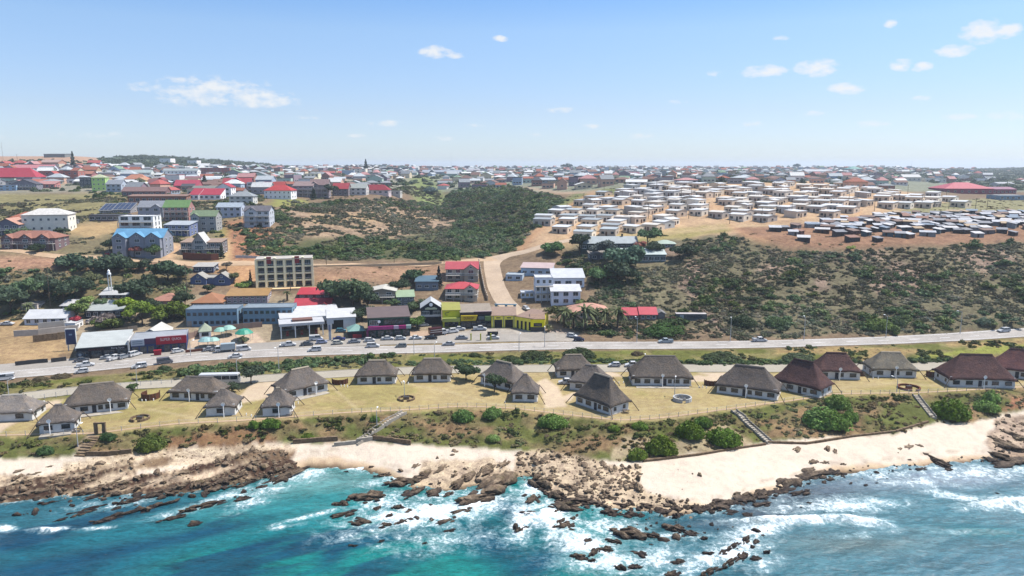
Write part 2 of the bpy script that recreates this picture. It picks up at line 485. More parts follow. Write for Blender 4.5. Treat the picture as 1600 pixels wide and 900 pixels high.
mat_leaf('leaf_scrub', [(0, G(76, 84, 54)), (.25, G(106, 102, 80)), (.5, G(82, 90, 64)), (.7, G(124, 110, 92)), (.85, G(96, 104, 62)), (1, G(114, 112, 98))])
mat_leaf('leaf_thicket', [(0, G(62, 86, 46)), (.3, G(82, 104, 58)), (.6, G(54, 74, 48)), (.8, G(104, 116, 60)), (1, G(72, 96, 46))])
mat_leaf('leaf_dune', [(0, G(104, 98, 66)), (.3, G(124, 108, 80)), (.55, G(88, 100, 54)), (.8, G(140, 118, 86)), (1, G(110, 104, 62))])
mat_leaf('leaf_verge', [(0, G(60, 80, 36)), (.3, G(92, 98, 46)), (.6, G(74, 86, 42)), (.8, G(112, 98, 60)), (1, G(52, 68, 38))])
mat_leaf('leaf_agave', [(0, G(120, 132, 118)), (.5, G(146, 154, 140)), (1, G(100, 116, 98))])
mat_leaf('leaf_far', [(0, G(76, 92, 70)), (.4, G(92, 104, 80)), (.7, G(68, 82, 66)), (1, G(104, 112, 84))])
mat_leaf('leaf_tree', None, .25, True)

# ---------------------------------------------------------------- object helpers
def put(ob, parent=None):
    COL.objects.link(ob)
    if parent is not None:
        ob.parent = parent
    return ob
def tag(o, label=None, cat=None, group=None, kind=None):
    if label: o['label'] = label
    if cat: o['category'] = cat
    if group: o['group'] = group
    if kind: o['kind'] = kind
    return o
def thing(name, loc, yaw=0.0, label=None, cat=None, group=None):
    o = bpy.data.objects.new(name, None)
    o.empty_display_size = .5
    o.location = loc
    o.rotation_euler = (0, 0, yaw)
    put(o)
    return tag(o, label, cat, group)
def mesh_obj(name, me, parent=None, loc=(0, 0, 0), rot=(0, 0, 0), scl=(1, 1, 1), col=None):
    o = bpy.data.objects.new(name, me)
    o.location, o.rotation_euler, o.scale = loc, rot, scl
    if col is not None:
        o.color = col if len(col) == 4 else (*col, 1)
    return put(o, parent)
class MB:
    """collects boxes, prisms, tubes into one mesh"""
    def __init__(s):
        s.v, s.f, s.mi, s.cur = [], [], [], 0
    def add(s, vs, fs):
        b = len(s.v)
        s.v += [tuple(v) for v in vs]
        s.f += [tuple(i + b for i in f) for f in fs]
        s.mi += [s.cur] * len(fs)
        return s
    def box(s, x0, y0, z0, x1, y1, z1):
        return s.add([(x0, y0, z0), (x1, y0, z0), (x1, y1, z0), (x0, y1, z0), (x0, y0, z1), (x1, y0, z1), (x1, y1, z1), (x0, y1, z1)],
                     [(0, 3, 2, 1), (4, 5, 6, 7), (0, 1, 5, 4), (1, 2, 6, 5), (2, 3, 7, 6), (3, 0, 4, 7)])
    def prism(s, poly, y0, y1):
        """x,z outline pushed from y0 to y1"""
        n = len(poly)
        vs = [(x, y0, z) for x, z in poly] + [(x, y1, z) for x, z in poly]
        return s.add(vs, [tuple(range(n)), tuple(range(2 * n - 1, n - 1, -1))] + [(i, n + i, n + (i + 1) % n, (i + 1) % n) for i in range(n)])
    def tube(s, a, b, r0, r1=None, n=6):
        r1 = r0 if r1 is None else r1
        a, b = Vector(a), Vector(b)
        d = (b - a).normalized()
        u = d.orthogonal().normalized()
        w_ = d.cross(u)
        vs = []
        for q, r in ((a, r0), (b, r1)):
            for k in range(n):
                an = 2 * math.pi * k / n
                vs.append(q + u * (r * math.cos(an)) + w_ * (r * math.sin(an)))
        return s.add(vs, [(k, (k + 1) % n, n + (k + 1) % n, n + k) for k in range(n)] + [tuple(range(n - 1, -1, -1)), tuple(range(n, 2 * n))])
    def mesh(s, name, mats, smooth=False):
        me = bpy.data.meshes.new(name)
        me.from_pydata(s.v, [], s.f)
        for m in (mats if isinstance(mats, (list, tuple)) else [mats]):
            me.materials.append(M[m])
        if max(s.mi, default=0) > 0:
            me.polygons.foreach_set('material_index', s.mi)
        if smooth:
            me.polygons.foreach_set('use_smooth', [True] * len(s.f))
        me.update()
        return me
    def build(s, name, mats, parent=None, col=None, loc=(0, 0, 0), rot=(0, 0, 0), smooth=False):
        return mesh_obj(name, s.mesh(name, mats, smooth), parent, loc, rot, col=col)
def np_mesh(name, V, Fq, mat, smooth=False):
    me = bpy.data.meshes.new(name)
    V = np.asarray(V, np.float32)
    Fq = np.asarray(Fq, np.int32)
    me.vertices.add(len(V))
    me.vertices.foreach_set('co', V.ravel())
    k = Fq.shape[1]
    me.loops.add(Fq.size)
    me.loops.foreach_set('vertex_index', Fq.ravel())
    me.polygons.add(len(Fq))
    me.polygons.foreach_set('loop_start', np.arange(0, Fq.size, k, dtype=np.int32))
    me.polygons.foreach_set('loop_total', np.full(len(Fq), k, np.int32))
    if smooth:
        me.polygons.foreach_set('use_smooth', np.ones(len(Fq), bool))
    me.materials.append(M[mat] if isinstance(mat, str) else mat)
    me.update(calc_edges=True)
    return me
def grid_faces(nr, nc):
    i = np.arange(nr - 1)[:, None] * nc + np.arange(nc - 1)[None, :]
    return np.stack([i, i + 1, i + nc + 1, i + nc], -1).reshape(-1, 4)
def inpoly(px, py, poly):
    poly = np.array(poly, float)
    c = np.zeros(px.shape, bool)
    x0, y0 = poly.min(0)
    x1, y1 = poly.max(0)
    m = (px >= x0) & (px <= x1) & (py >= y0) & (py <= y1)
    if not m.any():
        return c
    X_, Y_ = px[m], py[m]
    q = np.zeros(X_.shape, bool)
    n = len(poly)
    for i in range(n):
        (ax, ay), (bx, by) = poly[i], poly[(i + 1) % n]
        if ay == by:
            continue
        q ^= ((ay > Y_) != (by > Y_)) & (X_ < (bx - ax) * (Y_ - ay) / (by - ay) + ax)
    c[m] = q
    return c

# ---------------------------------------------------------------- land
PX, PY = project(XX, YY, H)
wob = lambda sc, a, sd_: (fbm(XX / sc, YY / sc, 3, sd_) - .5) * a
jx, jy = PX + wob(6, 26, 31) * np.clip(300 / YY, .1, 1), PY + wob(5, 12, 41) * np.clip(300 / YY, .1, 1)
COVER = np.empty((NR, NS, 3))
ROUGH = np.full((NR, NS), .55)
def fill(mask, col, rg=None, wgt=1.0):
    c = np.array(alb(*col)[:3])
    COVER[mask] = COVER[mask] * (1 - wgt) + c * wgt
    if rg is not None:
        ROUGH[mask] = rg
COVER[:] = alb(146, 124, 100)[:3]
def zone(poly, col, rg=None, soft=True, wgt=1.0):
    fill(inpoly(jx if soft else PX, jy if soft else PY, poly), col, rg, wgt)
# hills
zone([(-300, 300), (1900, 300), (1900, 200), (-300, 200)], (150, 152, 132), .6)
zone([(-300, 305), (200, 300), (640, 300), (660, 272), (-300, 262)], (164, 158, 140), .5)
zone([(-300, 345), (60, 350), (150, 345), (195, 325), (190, 300), (100, 303), (-300, 303)], (152, 142, 100), .6)
zone([(-300, 262), (-300, 241), (160, 241), (158, 252), (90, 256), (40, 258)], (198, 160, 134), .35)
zone([(158, 262), (158, 241), (560, 252), (560, 262), (420, 268)], (108, 120, 98), .6)
zone([(-300, 398), (-300, 350), (190, 345), (260, 395), (330, 400), (250, 405)], (140, 128, 98), .6)
zone([(190, 395), (260, 320), (400, 305), (430, 330), (420, 360), (370, 350), (340, 400)], (160, 146, 112), .55)
zone([(340, 352), (385, 345), (392, 372), (360, 388), (340, 380)], (158, 150, 92), .5)
zone([(100, 366), (118, 352), (190, 345), (190, 352), (182, 364), (140, 372)], (198, 168, 124), .4)
zone([(430, 308), (478, 312), (482, 320), (420, 324)], (160, 160, 92), .4)
zone([(640, 276), (672, 276), (700, 312), (680, 330), (655, 322), (640, 300)], (142, 152, 96), .5)
zone([(355, 410), (352, 345), (400, 335), (430, 372), (440, 405), (395, 408)], (182, 132, 102), .6)
zone([(480, 372), (440, 330), (560, 310), (690, 330), (720, 350), (650, 385), (560, 372)], (176, 150, 124), .8)
zone([(490, 330), (470, 345), (520, 352), (600, 348), (690, 345), (690, 338), (580, 332)], (190, 160, 122), .55, wgt=.7)
zone([(560, 405), (420, 400), (480, 370), (620, 372), (720, 350), (700, 300), (770, 292), (880, 312), (800, 395), (690, 405)], (104, 106, 72), .5)
zone([(-300, 425), (-300, 398), (60, 400), (200, 408), (300, 416), (300, 424), (230, 428), (150, 420), (60, 424)], (186, 144, 118), .65)
zone([(-300, 500), (-300, 424), (150, 420), (300, 425), (300, 460), (230, 470), (130, 500)], (132, 120, 88), .6)
zone([(482, 418), (690, 412), (708, 440), (610, 446), (580, 440), (505, 450)], (178, 142, 114), .55)
zone([(340, 415), (400, 405), (410, 445), (380, 455), (345, 440)], (206, 160, 118), .45)
zone([(480, 455), (560, 490), (620, 480), (560, 505), (480, 500)], (214, 186, 148), .4)
# the settlements on the plateau
zone([(826, 362), (836, 350), (868, 328), (930, 302), (1000, 286), (1290, 282), (1500, 312), (1505, 335), (1335, 352), (1200, 358), (1140, 366), (1060, 374), (960, 378), (905, 374), (828, 390), (805, 392)], (212, 178, 142), .4)
zone([(905, 372), (960, 366), (1060, 358), (1140, 350), (1146, 362), (1050, 374), (960, 382), (905, 382)], (176, 162, 104), .5)
zone([(1148, 352), (1330, 338), (1640, 326), (1640, 374), (1500, 382), (1350, 390), (1230, 388), (1150, 372)], (166, 128, 102), .6)
zone([(1380, 332), (1500, 312), (1700, 305), (1700, 340), (1500, 340)], (160, 154, 116), .5)
zone([(850, 325), (905, 300), (1005, 290), (1000, 298), (940, 308), (880, 330)], (132, 138, 90), .5)
zone([(835, 392), (880, 372), (905, 380), (870, 392)], (188, 160, 120), .4)
# right hand hillside: rocky soil with pink screes
zone([(880, 392), (905, 380), (1060, 374), (1150, 366), (1230, 390), (1350, 390), (1700, 374), (1700, 515), (1200, 526), (960, 500), (920, 440)], (126, 118, 92), .8)
for pl in ([(1060, 440), (1080, 400), (1100, 412), (1090, 470), (1140, 520), (1100, 505)], [(1350, 440), (1400, 408), (1450, 420), (1440, 460), (1380, 462)], [(1270, 440), (1290, 432), (1300, 450), (1272, 452)], [(1480, 395), (1560, 385), (1600, 400), (1540, 430)],
           [(1180, 420), (1230, 400), (1240, 412), (1190, 440)], [(1300, 400), (1380, 392), (1400, 404), (1310, 412)], [(980, 395), (1060, 385), (1075, 400), (1000, 410)]):
    zone(pl, (174, 146, 130), .85, wgt=.75)
# lower town and shops
zone([(-300, 560), (-300, 500), (130, 500), (130, 545), (60, 572)], (188, 158, 118), .5)
zone([(100, 500), (300, 460), (480, 460), (600, 478), (760, 478), (860, 480), (860, 530), (500, 545), (120, 562)], (176, 158, 132), .45)
zone([(118, 566), (120, 556), (200, 558), (300, 545), (420, 538), (600, 526), (690, 522), (760, 512), (850, 516), (905, 520), (900, 534), (700, 534), (560, 542), (300, 556), (120, 574)], (196, 186, 174), .3, False)
zone([(295, 548), (300, 525), (400, 520), (415, 535)], (222, 196, 170), .3, False)
zone([(630, 530), (636, 516), (690, 516), (700, 524), (690, 530)], (206, 176, 152), .3, False)
zone([(850, 518), (852, 500), (880, 512), (905, 522)], (180, 160, 146), .3, False)
zone([(500, 548), (500, 541), (690, 536), (860, 534), (860, 540), (690, 541)], (152, 132, 96), .5)
# verge between the two roads, lawn, bank, beach
row = lambda k: LY[k][None, :]
WY = YY + wob(4, 2.2, 77)
verge = (YY > row(5)) & (YY < row(6))
fill(verge, (148, 138, 90), .6)
vg = fbm(XX / 14, YY / 7, 3, 55)
fill(verge & (vg > .55) & (PX > 880), (178, 152, 104), .5)
fill(verge & (vg < .45), (120, 122, 62), .5)
zone([(1480, 548), (1600, 536), (1700, 530), (1700, 545), (1600, 550), (1420, 562)], (158, 160, 80), .5)
lawn = (WY > row(4)) & (YY < row(5))
fill(lawn, (192, 171, 120), .28)
lw = fbm(XX / 20, YY / 12, 4, 63)
fill(lawn & (lw > .56), (200, 178, 132), .28, .6)
fill(lawn & (lw < .42), (172, 160, 100), .28, .6)
bk = (WY > row(3)) & (WY <= row(4))
fill(bk, (134, 122, 84), .7)
bn = fbm(XX / 9, YY / 4, 4, 70)
fill(bk & (bn > .6), (160, 132, 98), .7)
fill(bk & (bn < .48), (112, 116, 64), .6)
zone([(255, 690), (300, 676), (420, 672), (440, 690), (340, 700), (270, 706)], (156, 120, 88), .6)
zone([(1560, 640), (1600, 618), (1700, 616), (1700, 640)], (176, 128, 98), .6)
zone([(960, 716), (975, 680), (1060, 690), (1140, 665), (1190, 695), (1090, 712)], (206, 184, 152), .5, wgt=.7)
beach = WY <= row(3)
fill(beach, (252, 234, 212), .14)
wet = WY < row(2) + 3.0
fill(beach & wet, (236, 208, 174), .14)
fill(beach & (WY < row(2) + 1.3), (196, 166, 134), .14)
wrack = beach & (np.abs(WY - row(2) - 5.2 - (fbm(XX / 12, YY / 12, 3, 160) - .5) * 5) < .35) & (fbm(XX / 3, YY / 3, 3, 161) > .5)
fill(wrack, (150, 126, 98), .4, .6)
rk = [[(-300, 790), (-300, 748), (60, 742), (100, 728), (200, 722), (210, 745), (330, 720), (440, 700), (470, 735), (330, 775), (0, 800)],
      [(100, 742), (100, 722), (200, 706), (330, 700), (440, 692), (470, 700), (440, 724), (330, 722), (210, 736)],
      [(800, 760), (800, 712), (850, 702), (960, 724), (1000, 730), (1010, 770), (1100, 790), (1330, 735), (1330, 750), (1090, 812), (900, 800)],
      [(640, 770), (660, 722), (770, 716), (800, 740), (780, 760)],
      [(1540, 690), (1560, 655), (1620, 640), (1700, 720), (1560, 725)]]
for i, pl in enumerate(rk):
    zone(pl, ((222, 196, 164), (226, 202, 170), (214, 188, 156), (220, 194, 162), (180, 154, 132))[i], .7, wgt=.85)
su, sv = XX * math.cos(R(27)) + YY * math.sin(R(27)), -XX * math.sin(R(27)) + YY * math.cos(R(27))
STRATA = fbm(su / 9, sv / 1.1, 4, 143)
reef = inpoly(jx, jy, rk[0])
low = WY < row(2) + (row(3) - row(2)) * .72
fill(reef & low & (STRATA > .47), (82, 62, 52), .7)
fill(reef & low & (STRATA > .44) & (STRATA <= .47), (150, 122, 98), .6)
fill(inpoly(jx, jy, rk[1]) & (STRATA > .60), (150, 124, 98), .6)
fill(WY < row(2) + .3, (120, 104, 84), .5)
H += np.where(reef, np.clip(STRATA - .46, 0, .2) * 3.0, 0)
# paved and beaten ways carried by the land itself
def strip_mask(pts, wpx):
    m = np.zeros(PX.shape, bool)
    for (ax, ay), (bx, by) in zip(pts[:-1], pts[1:]):
        d = ((PX - ax) * (bx - ax) + (PY - ay) * (by - ay)) / max(1e-6, (bx - ax) ** 2 + (by - ay) ** 2)
        d = np.clip(d, 0, 1)
        m |= (np.abs(PX - ax - d * (bx - ax)) / wpx[0]) ** 2 + (np.abs(PY - ay - d * (by - ay)) / wpx[1]) ** 2 < 1
    return m
for pl, wpx, c in (([(285, 398), (300, 372), (340, 400), (352, 412)], (5, 4), (214, 184, 142)), ([(262, 405), (268, 385), (285, 392)], (9, 8), (224, 186, 148)), ([(356, 408), (352, 375)], (6, 4), (222, 190, 142)),
                   ([(812, 392), (832, 368), (868, 336), (930, 300)], (5, 3.2), (206, 158, 118)), ([(905, 376), (1000, 368), (1060, 362), (1150, 354), (1200, 352), (1330, 341), (1400, 336)], (4, 1.7), (220, 190, 150)),
                   ([(1140, 352), (1160, 364), (1200, 380)], (3, 2), (206, 160, 120)), ([(820, 293), (880, 302), (930, 300)], (4, 1.5), (204, 176, 150)), ([(990, 330), (1130, 322), (1200, 312)], (4, 1.6), (214, 168, 126)),
                   ([(1335, 312), (1338, 330), (1345, 342)], (5, 2), (214, 168, 126)), ([(1000, 305), (1150, 302)], (4, 1.2), (214, 170, 130))):
    fill(strip_mask(pl, wpx), c, .3)
for pl in ([(-60, 668), (0, 645), (40, 632), (66, 628), (100, 622), (92, 632), (52, 650), (18, 664), (-20, 690)], [(372, 622), (392, 600), (438, 592), (452, 594), (430, 612), (418, 622), (380, 630)], [(836, 600), (852, 590), (872, 604), (882, 626), (886, 636), (852, 637), (846, 612)],
           [(900, 590), (955, 580), (975, 588), (950, 589)], [(1080, 580), (1105, 576), (1150, 584), (1120, 590)], [(800, 588), (838, 598), (846, 612), (828, 604)], [(872, 622), (905, 610), (890, 628)], [(925, 590), (935, 600), (925, 606)], [(1040, 596), (1120, 596), (1150, 590), (1090, 586)]):
    fill(inpoly(PX, PY, pl) & lawn, (232, 208, 178), .16)
for pl in ([(640, 600), (700, 612), (760, 628), (800, 634)], [(236, 640), (300, 652), (420, 652)], [(960, 604), (1040, 612), (1110, 604)], [(1180, 632), (1300, 608), (1400, 598), (1500, 606)], [(520, 606), (560, 640), (632, 642)], [(1000, 640), (1060, 634), (1140, 640)], [(1420, 614), (1400, 590), (1440, 584)]):
    fill(strip_mask(pl, (5, 1.7)) & lawn, (206, 186, 142), .25, .7)
zone([(115, 700), (140, 676), (152, 678), (130, 712)], (182, 160, 134), .4, False)

def soft2(a, n):
    k = np.hanning(n + 2)[1:-1]
    k /= k.sum()
    for ax in (0, 1):
        pd = [(0, 0)] * a.ndim
        pd[ax] = (n // 2, n // 2)
        p_ = np.pad(a, pd, mode='edge')
        a = sum(k[i] * np.take(p_, range(i, i + a.shape[ax]), axis=ax) for i in range(n))
    return a
_w = (HW * np.clip((YY - 275) / 60, 0, 1))[..., None]
COVER = soft2(COVER, 3) * (1 - _w) + soft2(COVER, 13) * _w
ROUGH = soft2(ROUGH, 5)
land_me = np_mesh('terrain', np.stack([XX, YY, H], -1).reshape(-1, 3), grid_faces(NR, NS), 'land_cover', True)
ca = land_me.attributes.new('cover', 'FLOAT_COLOR', 'POINT')
ca.data.foreach_set('color', np.concatenate([COVER.reshape(-1, 3), np.ones((NR * NS, 1))], 1).astype(np.float32).ravel())
ra = land_me.attributes.new('rough_cover', 'FLOAT', 'POINT')
ra.data.foreach_set('value', ROUGH.astype(np.float32).ravel())
tag(mesh_obj('terrain', land_me), kind='structure')
# plain far beyond the ridge, so that the ground reaches the horizon
fx = MB()
fx.add([(-9000, 5600, 24), (9000, 5600, 24), (9000, 12000, 24), (-9000, 12000, 24)], [(0, 1, 2, 3)])
mat_plain('far_plain', alb(120, 128, 112), .95, .05, .3, .002)
tag(fx.build('far_plain', 'far_plain'), kind='structure')

# ---------------------------------------------------------------- sea
xs = np.concatenate([np.linspace(-2500, -170, 40)[:-1], np.arange(-170, 170, .38), np.linspace(170, 2500, 40)])
ys = np.concatenate([np.linspace(-1500, 96, 40)[:-1], np.arange(96, 178, .34), np.array([178, 200, 240.])])
WX, WYY = np.meshgrid(xs, ys)
wpx, wpy = project(WX, np.maximum(WYY, 60), np.zeros_like(WX))
ca_, sa_ = math.cos(R(27)), math.sin(R(27))
U, V = WX * ca_ + WYY * sa_, -WX * sa_ + WYY * ca_
streak = fbm(U / 26, V / 5.5, 4, 5)
patch = fbm(WX / 30, WYY / 18, 4, 8)
def alw(*c): return np.array(alb(*c, k=2.5)[:3])
wc = np.zeros(WX.shape + (3,)) + alw(42, 112, 128)
def blend(col, wgt):
    global wc
    wgt = np.clip(wgt, 0, 1)[..., None]
    wc = wc * (1 - wgt) + alw(*col) * wgt
sm01 = lambda x, a, b: np.clip((x - a) / (b - a), 0, 1) ** 2 * (3 - 2 * np.clip((x - a) / (b - a), 0, 1))
def blob(px, py, rx, ry, ang=0):
    a = R(-ang)
    dx, dy = wpx - px, wpy - py
    u, v = dx * math.cos(a) + dy * math.sin(a), -dx * math.sin(a) + dy * math.cos(a)
    return np.exp(-((u / rx) ** 2 + (v / ry) ** 2))
blend((20, 140, 136), sm01(wpx, 250, 520) * (1 - sm01(wpx, 900, 1100)) * .9)
blend((88, 142, 154), sm01(wpx, 1080, 1300))
blend((82, 134, 150), sm01(wpx, 1250, 1600) * sm01(wpy, 830, 880))
blend((60, 156, 158), blob(440, 800, 220, 34, 6) * 1.0)
blend((112, 172, 170), blob(520, 750, 90, 16) + blob(430, 770, 100, 14, 12) * .6)
blend((70, 128, 142), blob(120, 800, 170, 24, 4) * .8)
blend((28, 150, 140), blob(560, 880, 170, 24, 0) * .8 + blob(330, 870, 120, 30, 14) * .6 + blob(720, 895, 80, 20) * .7)
blend((24, 84, 112), sm01(streak, .52, .68) * (1 - sm01(wpx, 560, 760)) * sm01(wpy, 770, 810) * .85)
blend((24, 128, 142), sm01(streak, .5, .34) * (1 - sm01(wpx, 700, 900)) * sm01(wpy, 790, 830) * .4)
for b in ((770, 850, 34, 70, 62), (800, 800, 20, 60, 60), (840, 880, 60, 24, 30), (520, 868, 34, 18, 40), (470, 850, 40, 10, 22), (180, 862, 150, 10, 12), (70, 890, 120, 20, 8), (330, 830, 90, 8, 14), (400, 852, 60, 8, 16), (30, 850, 60, 12, 5)):
    blend((18, 82, 112), blob(*b) * .85)
blend((92, 104, 116), np.clip(blob(1050, 806, 110, 16) + blob(1170, 800, 90, 22, 10) + blob(1270, 775, 80, 22, 14) + blob(1000, 802, 60, 8), 0, 1) * .85 * sm01(patch, .3, .55))
blend((150, 164, 178), blob(1400, 752, 130, 16, 4) * .7 + blob(1520, 745, 100, 18) * .8)
blend((84, 140, 150), blob(1050, 850, 80, 18) * .7)
blend((118, 130, 122), blob(1330, 850, 120, 16, 0) * .6)
blend((36, 132, 140), blob(1540, 832, 90, 10, -4) * .7)
FOAM = np.zeros(WX.shape)
for (fpx, fpy, rx, ry, an, wg) in [
        (660, 806, 120, 26, 8, 1.15), (740, 790, 66, 26, 16, 1.2), (600, 786, 60, 20, 10, .85), (690, 846, 120, 24, 4, .55), (560, 830, 80, 20, 10, .45), (480, 742, 40, 12, 10, 1.0), (560, 731, 60, 6, -3, 1.0), (440, 752, 60, 8, 14, .8), (600, 752, 50, 8, 10, .7),
        (480, 808, 70, 4, 14, .8), (440, 824, 40, 4, 10, .7), (690, 775, 60, 10, 12, .8), (834, 762, 20, 30, -70, 1.1), (822, 810, 42, 30, 60, 1.15), (870, 812, 50, 26, -30, 1.2), (910, 850, 80, 28, -18, 1.1), (960, 826, 60, 22, -10, .9), (950, 878, 90, 18, 0, 1.0), (1010, 876, 80, 22, 10, .9),
        (1090, 880, 70, 18, 18, .95), (1150, 856, 60, 26, 20, 1.1), (1190, 826, 50, 16, 14, 1.1), (1190, 880, 40, 18, 10, .7), (1060, 838, 60, 8, 0, .7), (1240, 813, 110, 7, 1, 1.25), (1340, 814, 60, 9, -8, 1.1), (1320, 789, 100, 14, 0, .95), (1245, 792, 60, 14, 0, .7), (1430, 752, 110, 12, -3, .72), (1380, 742, 60, 8, 0, .75),
        (1520, 738, 110, 14, -4, .85), (1590, 735, 60, 10, 0, .8), (1470, 770, 50, 8, -12, .75), (1570, 786, 64, 11, 4, 1.35), (1510, 778, 30, 6, -8, 1.0), (1640, 790, 80, 14, 0, 1.2), (8, 825, 18, 6, 5, 1.1), (78, 828, 34, 5, 3, 1.1), (150, 826, 30, 3, 4, .9), (350, 778, 70, 8, 18, .9), (310, 792, 60, 7, 16, .75),
        (390, 786, 40, 10, 18, .85), (420, 765, 50, 10, 18, .8), (200, 784, 60, 10, 10, .6), (140, 790, 50, 8, 10, .5), (260, 805, 40, 6, 12, .6), (1330, 740, 50, 5, 8, .8), (960, 796, 100, 5, -3, .45), (1120, 800, 90, 8, 8, .4), (800, 835, 12, 40, 60, .5), (1490, 832, 60, 3, 0, .45), (1350, 835, 60, 8, 4, .4)]:
    FOAM = np.maximum(FOAM, wg * blob(fpx, fpy, rx, ry, an))
depth = -zt(WX, np.maximum(WYY, 93))
FOAM = np.maximum(FOAM, np.where((WYY > 100) & (np.abs(WX) < 200), np.exp(-np.abs(depth) / .22) * .62, 0))
far_ = np.clip((np.abs(WX) - 165) / 40, 0, 1) + np.clip((98 - WYY) / 10, 0, 1)
WZ = ((fbm(U / 9, V / 2.2, 4, 91) - .5) * .5 + (fbm(WX / 2.0, WYY / 1.3, 3, 92) - .5) * .16) * np.clip(1 - far_, 0.05, 1)
for (bpx, bpy_, rx, ry, an, hh) in ((1240, 812, 100, 4, 1, .9), (1340, 815, 50, 4, -8, .6), (1580, 786, 60, 5, 4, 1.1), (1530, 828, 90, 5, -3, .5), (660, 812, 110, 14, 8, .3), (75, 828, 34, 3, 3, .5), (8, 825, 16, 3, 5, .5), (480, 808, 70, 2.5, 14, .35), (870, 820, 60, 20, -30, .3), (480, 740, 36, 4, 10, .3)):
    WZ = WZ + hh * blob(bpx, bpy_, rx, ry, an)
WZ += np.clip(FOAM, 0, 1) * (fbm(WX / .9, WYY / .9, 3, 95) - .45) * .45
t = NT('sea_water')
at = t.n('ShaderNodeAttribute', attribute_name='seabed')
fa = t.n('ShaderNodeAttribute', attribute_name='surf')
p = t.pos()
mp = t.n('ShaderNodeMapping')
mp.inputs['Rotation'].default_value = (0, 0, R(-20))
mp.inputs['Scale'].default_value = (.35, 1.0, 1)
t.l(p, mp.inputs[0])
r1, r2 = t.noise(mp.outputs[0], .9, 6, .65), t.noise(mp.outputs[0], .22, 5, .6, .6)
f1, f2 = t.noise(p, .32, 8, .68, .8), t.noise(p, 1.3, 6, .7, .5)
fn = t.math('ADD', t.math('MULTIPLY', f1, .62), t.math('MULTIPLY', f2, .38))
cov = t.math('ADD', t.math('MULTIPLY', fa.outputs['Fac'], .78), t.math('MULTIPLY', t.math('SUBTRACT', fn, .5), 3.3))
fo = t.maprange(cov, .48, 1.05, 0, 1)
thin = t.math('MULTIPLY', t.maprange(cov, .1, .7, 0, .42), t.maprange(fa.outputs['Fac'], .05, .3, 0, 1))
hs = t.n('ShaderNodeHueSaturation')
t.l(at.outputs['Color'], hs.inputs['Color'])
r3 = t.noise(mp.outputs[0], 2.6, 4, .7)
t.l(t.maprange(t.math('ADD', t.math('MULTIPLY', r1, .34), t.math('ADD', t.math('MULTIPLY', r2, .3), t.math('MULTIPLY', r3, .36))), .37, .63, .46, 1.6), hs.inputs['Value'])
c = t.mix(hs.outputs[0], (.42, .56, .58), thin)
t.base(t.mix(c, t.mix((.52, .58, .62), (.82, .83, .83), t.maprange(f2, .4, .6, 0, 1)), fo))
t.b.inputs['Specular IOR Level'].default_value = .22
t.l(t.maprange(fo, 0, 1, .16, .8), t.b.inputs['Roughness'])
t.bump(t.math('ADD', t.math('ADD', r1, t.math('MULTIPLY', r3, .5)), t.math('MULTIPLY', fo, .6)), .6, .5)
M['sea_water'] = t.m
sea_me = np_mesh('sea_water', np.stack([WX, WYY, WZ], -1).reshape(-1, 3), grid_faces(len(ys), len(xs)), 'sea_water', True)
a_ = sea_me.attributes.new('seabed', 'FLOAT_COLOR', 'POINT')
a_.data.foreach_set('color', np.concatenate([wc.reshape(-1, 3), np.ones((wc.size // 3, 1))], 1).astype(np.float32).ravel())
a_ = sea_me.attributes.new('surf', 'FLOAT', 'POINT')
a_.data.foreach_set('value', FOAM.astype(np.float32).ravel())
tag(mesh_obj('sea_water', sea_me), kind='structure')

# ---------------------------------------------------------------- roads
def ribbon(name, pts, wid, mat, lift=.06, step=2.0, edge=0.0):
    """a road: centre line in photo pixels (with optional width per point), laid over the land"""
    g = [ground(p[0], p[1]) for p in pts]
    P = np.array([[q.x, q.y] for q in g])
    Wd = np.array([p[2] if len(p) > 2 else wid for p in pts], float)
    d = np.concatenate([[0], np.cumsum(np.hypot(*np.diff(P, axis=0).T))])
    tt = np.arange(0, d[-1], step)
    C = np.stack([np.interp(tt, d, P[:, 0]), np.interp(tt, d, P[:, 1])], 1)
    for _ in range(6):
        C[1:-1] = (C[:-2] + 2 * C[1:-1] + C[2:]) / 4
    Wt = np.interp(tt, d, Wd)
    T = np.gradient(C, axis=0)
    T /= np.hypot(T[:, 0], T[:, 1])[:, None] + 1e-9
    N = np.stack([-T[:, 1], T[:, 0]], 1)
    return C, N, Wt
def ribbon_mesh(name, C, N, off0, off1, mat, lift, nx=8, dash=None, smz=True):
    off0, off1 = np.broadcast_to(off0, len(C)), np.broadcast_to(off1, len(C))
    u = np.linspace(0, 1, nx)
    O = off0[:, None] * (1 - u) + off1[:, None] * u
    X_ = C[:, 0:1] + N[:, 0:1] * O
    Y_ = C[:, 1:2] + N[:, 1:2] * O
    Z_ = zt(X_, Y_)
    Zp = np.concatenate([Z_[:1], Z_, Z_[-1:]])
    Z_ = np.maximum(Z_, (Zp[:-2] + Zp[2:]) / 2) + lift
    F_ = grid_faces(len(C), nx)
    if dash:
        k = (np.arange(len(C) - 1) // dash[0]) % dash[1] == 0
        F_ = F_[np.repeat(k, nx - 1)]
    return np_mesh(name, np.stack([X_, Y_, Z_], -1).reshape(-1, 3), F_, mat, True)
def mat_road(name, c, var=.16):
    t = NT(name)
    p = t.pos()
    f = t.math('ADD', t.math('MULTIPLY', t.noise(p, .12, 5, .6), .5), t.math('MULTIPLY', t.noise(p, 1.4, 4, .7), .5))
    t.base(t.mix(tuple(x * (1 - var) for x in c[:3]), tuple(x * (1 + var) for x in c[:3]), t.maprange(f, .36, .64, 0, 1)))
    t.rough(.9, .12)
    M[name] = t.m
mat_road('road_concrete', alb(198, 190, 182), .24)
mat_road('road_service', alb(186, 178, 168))
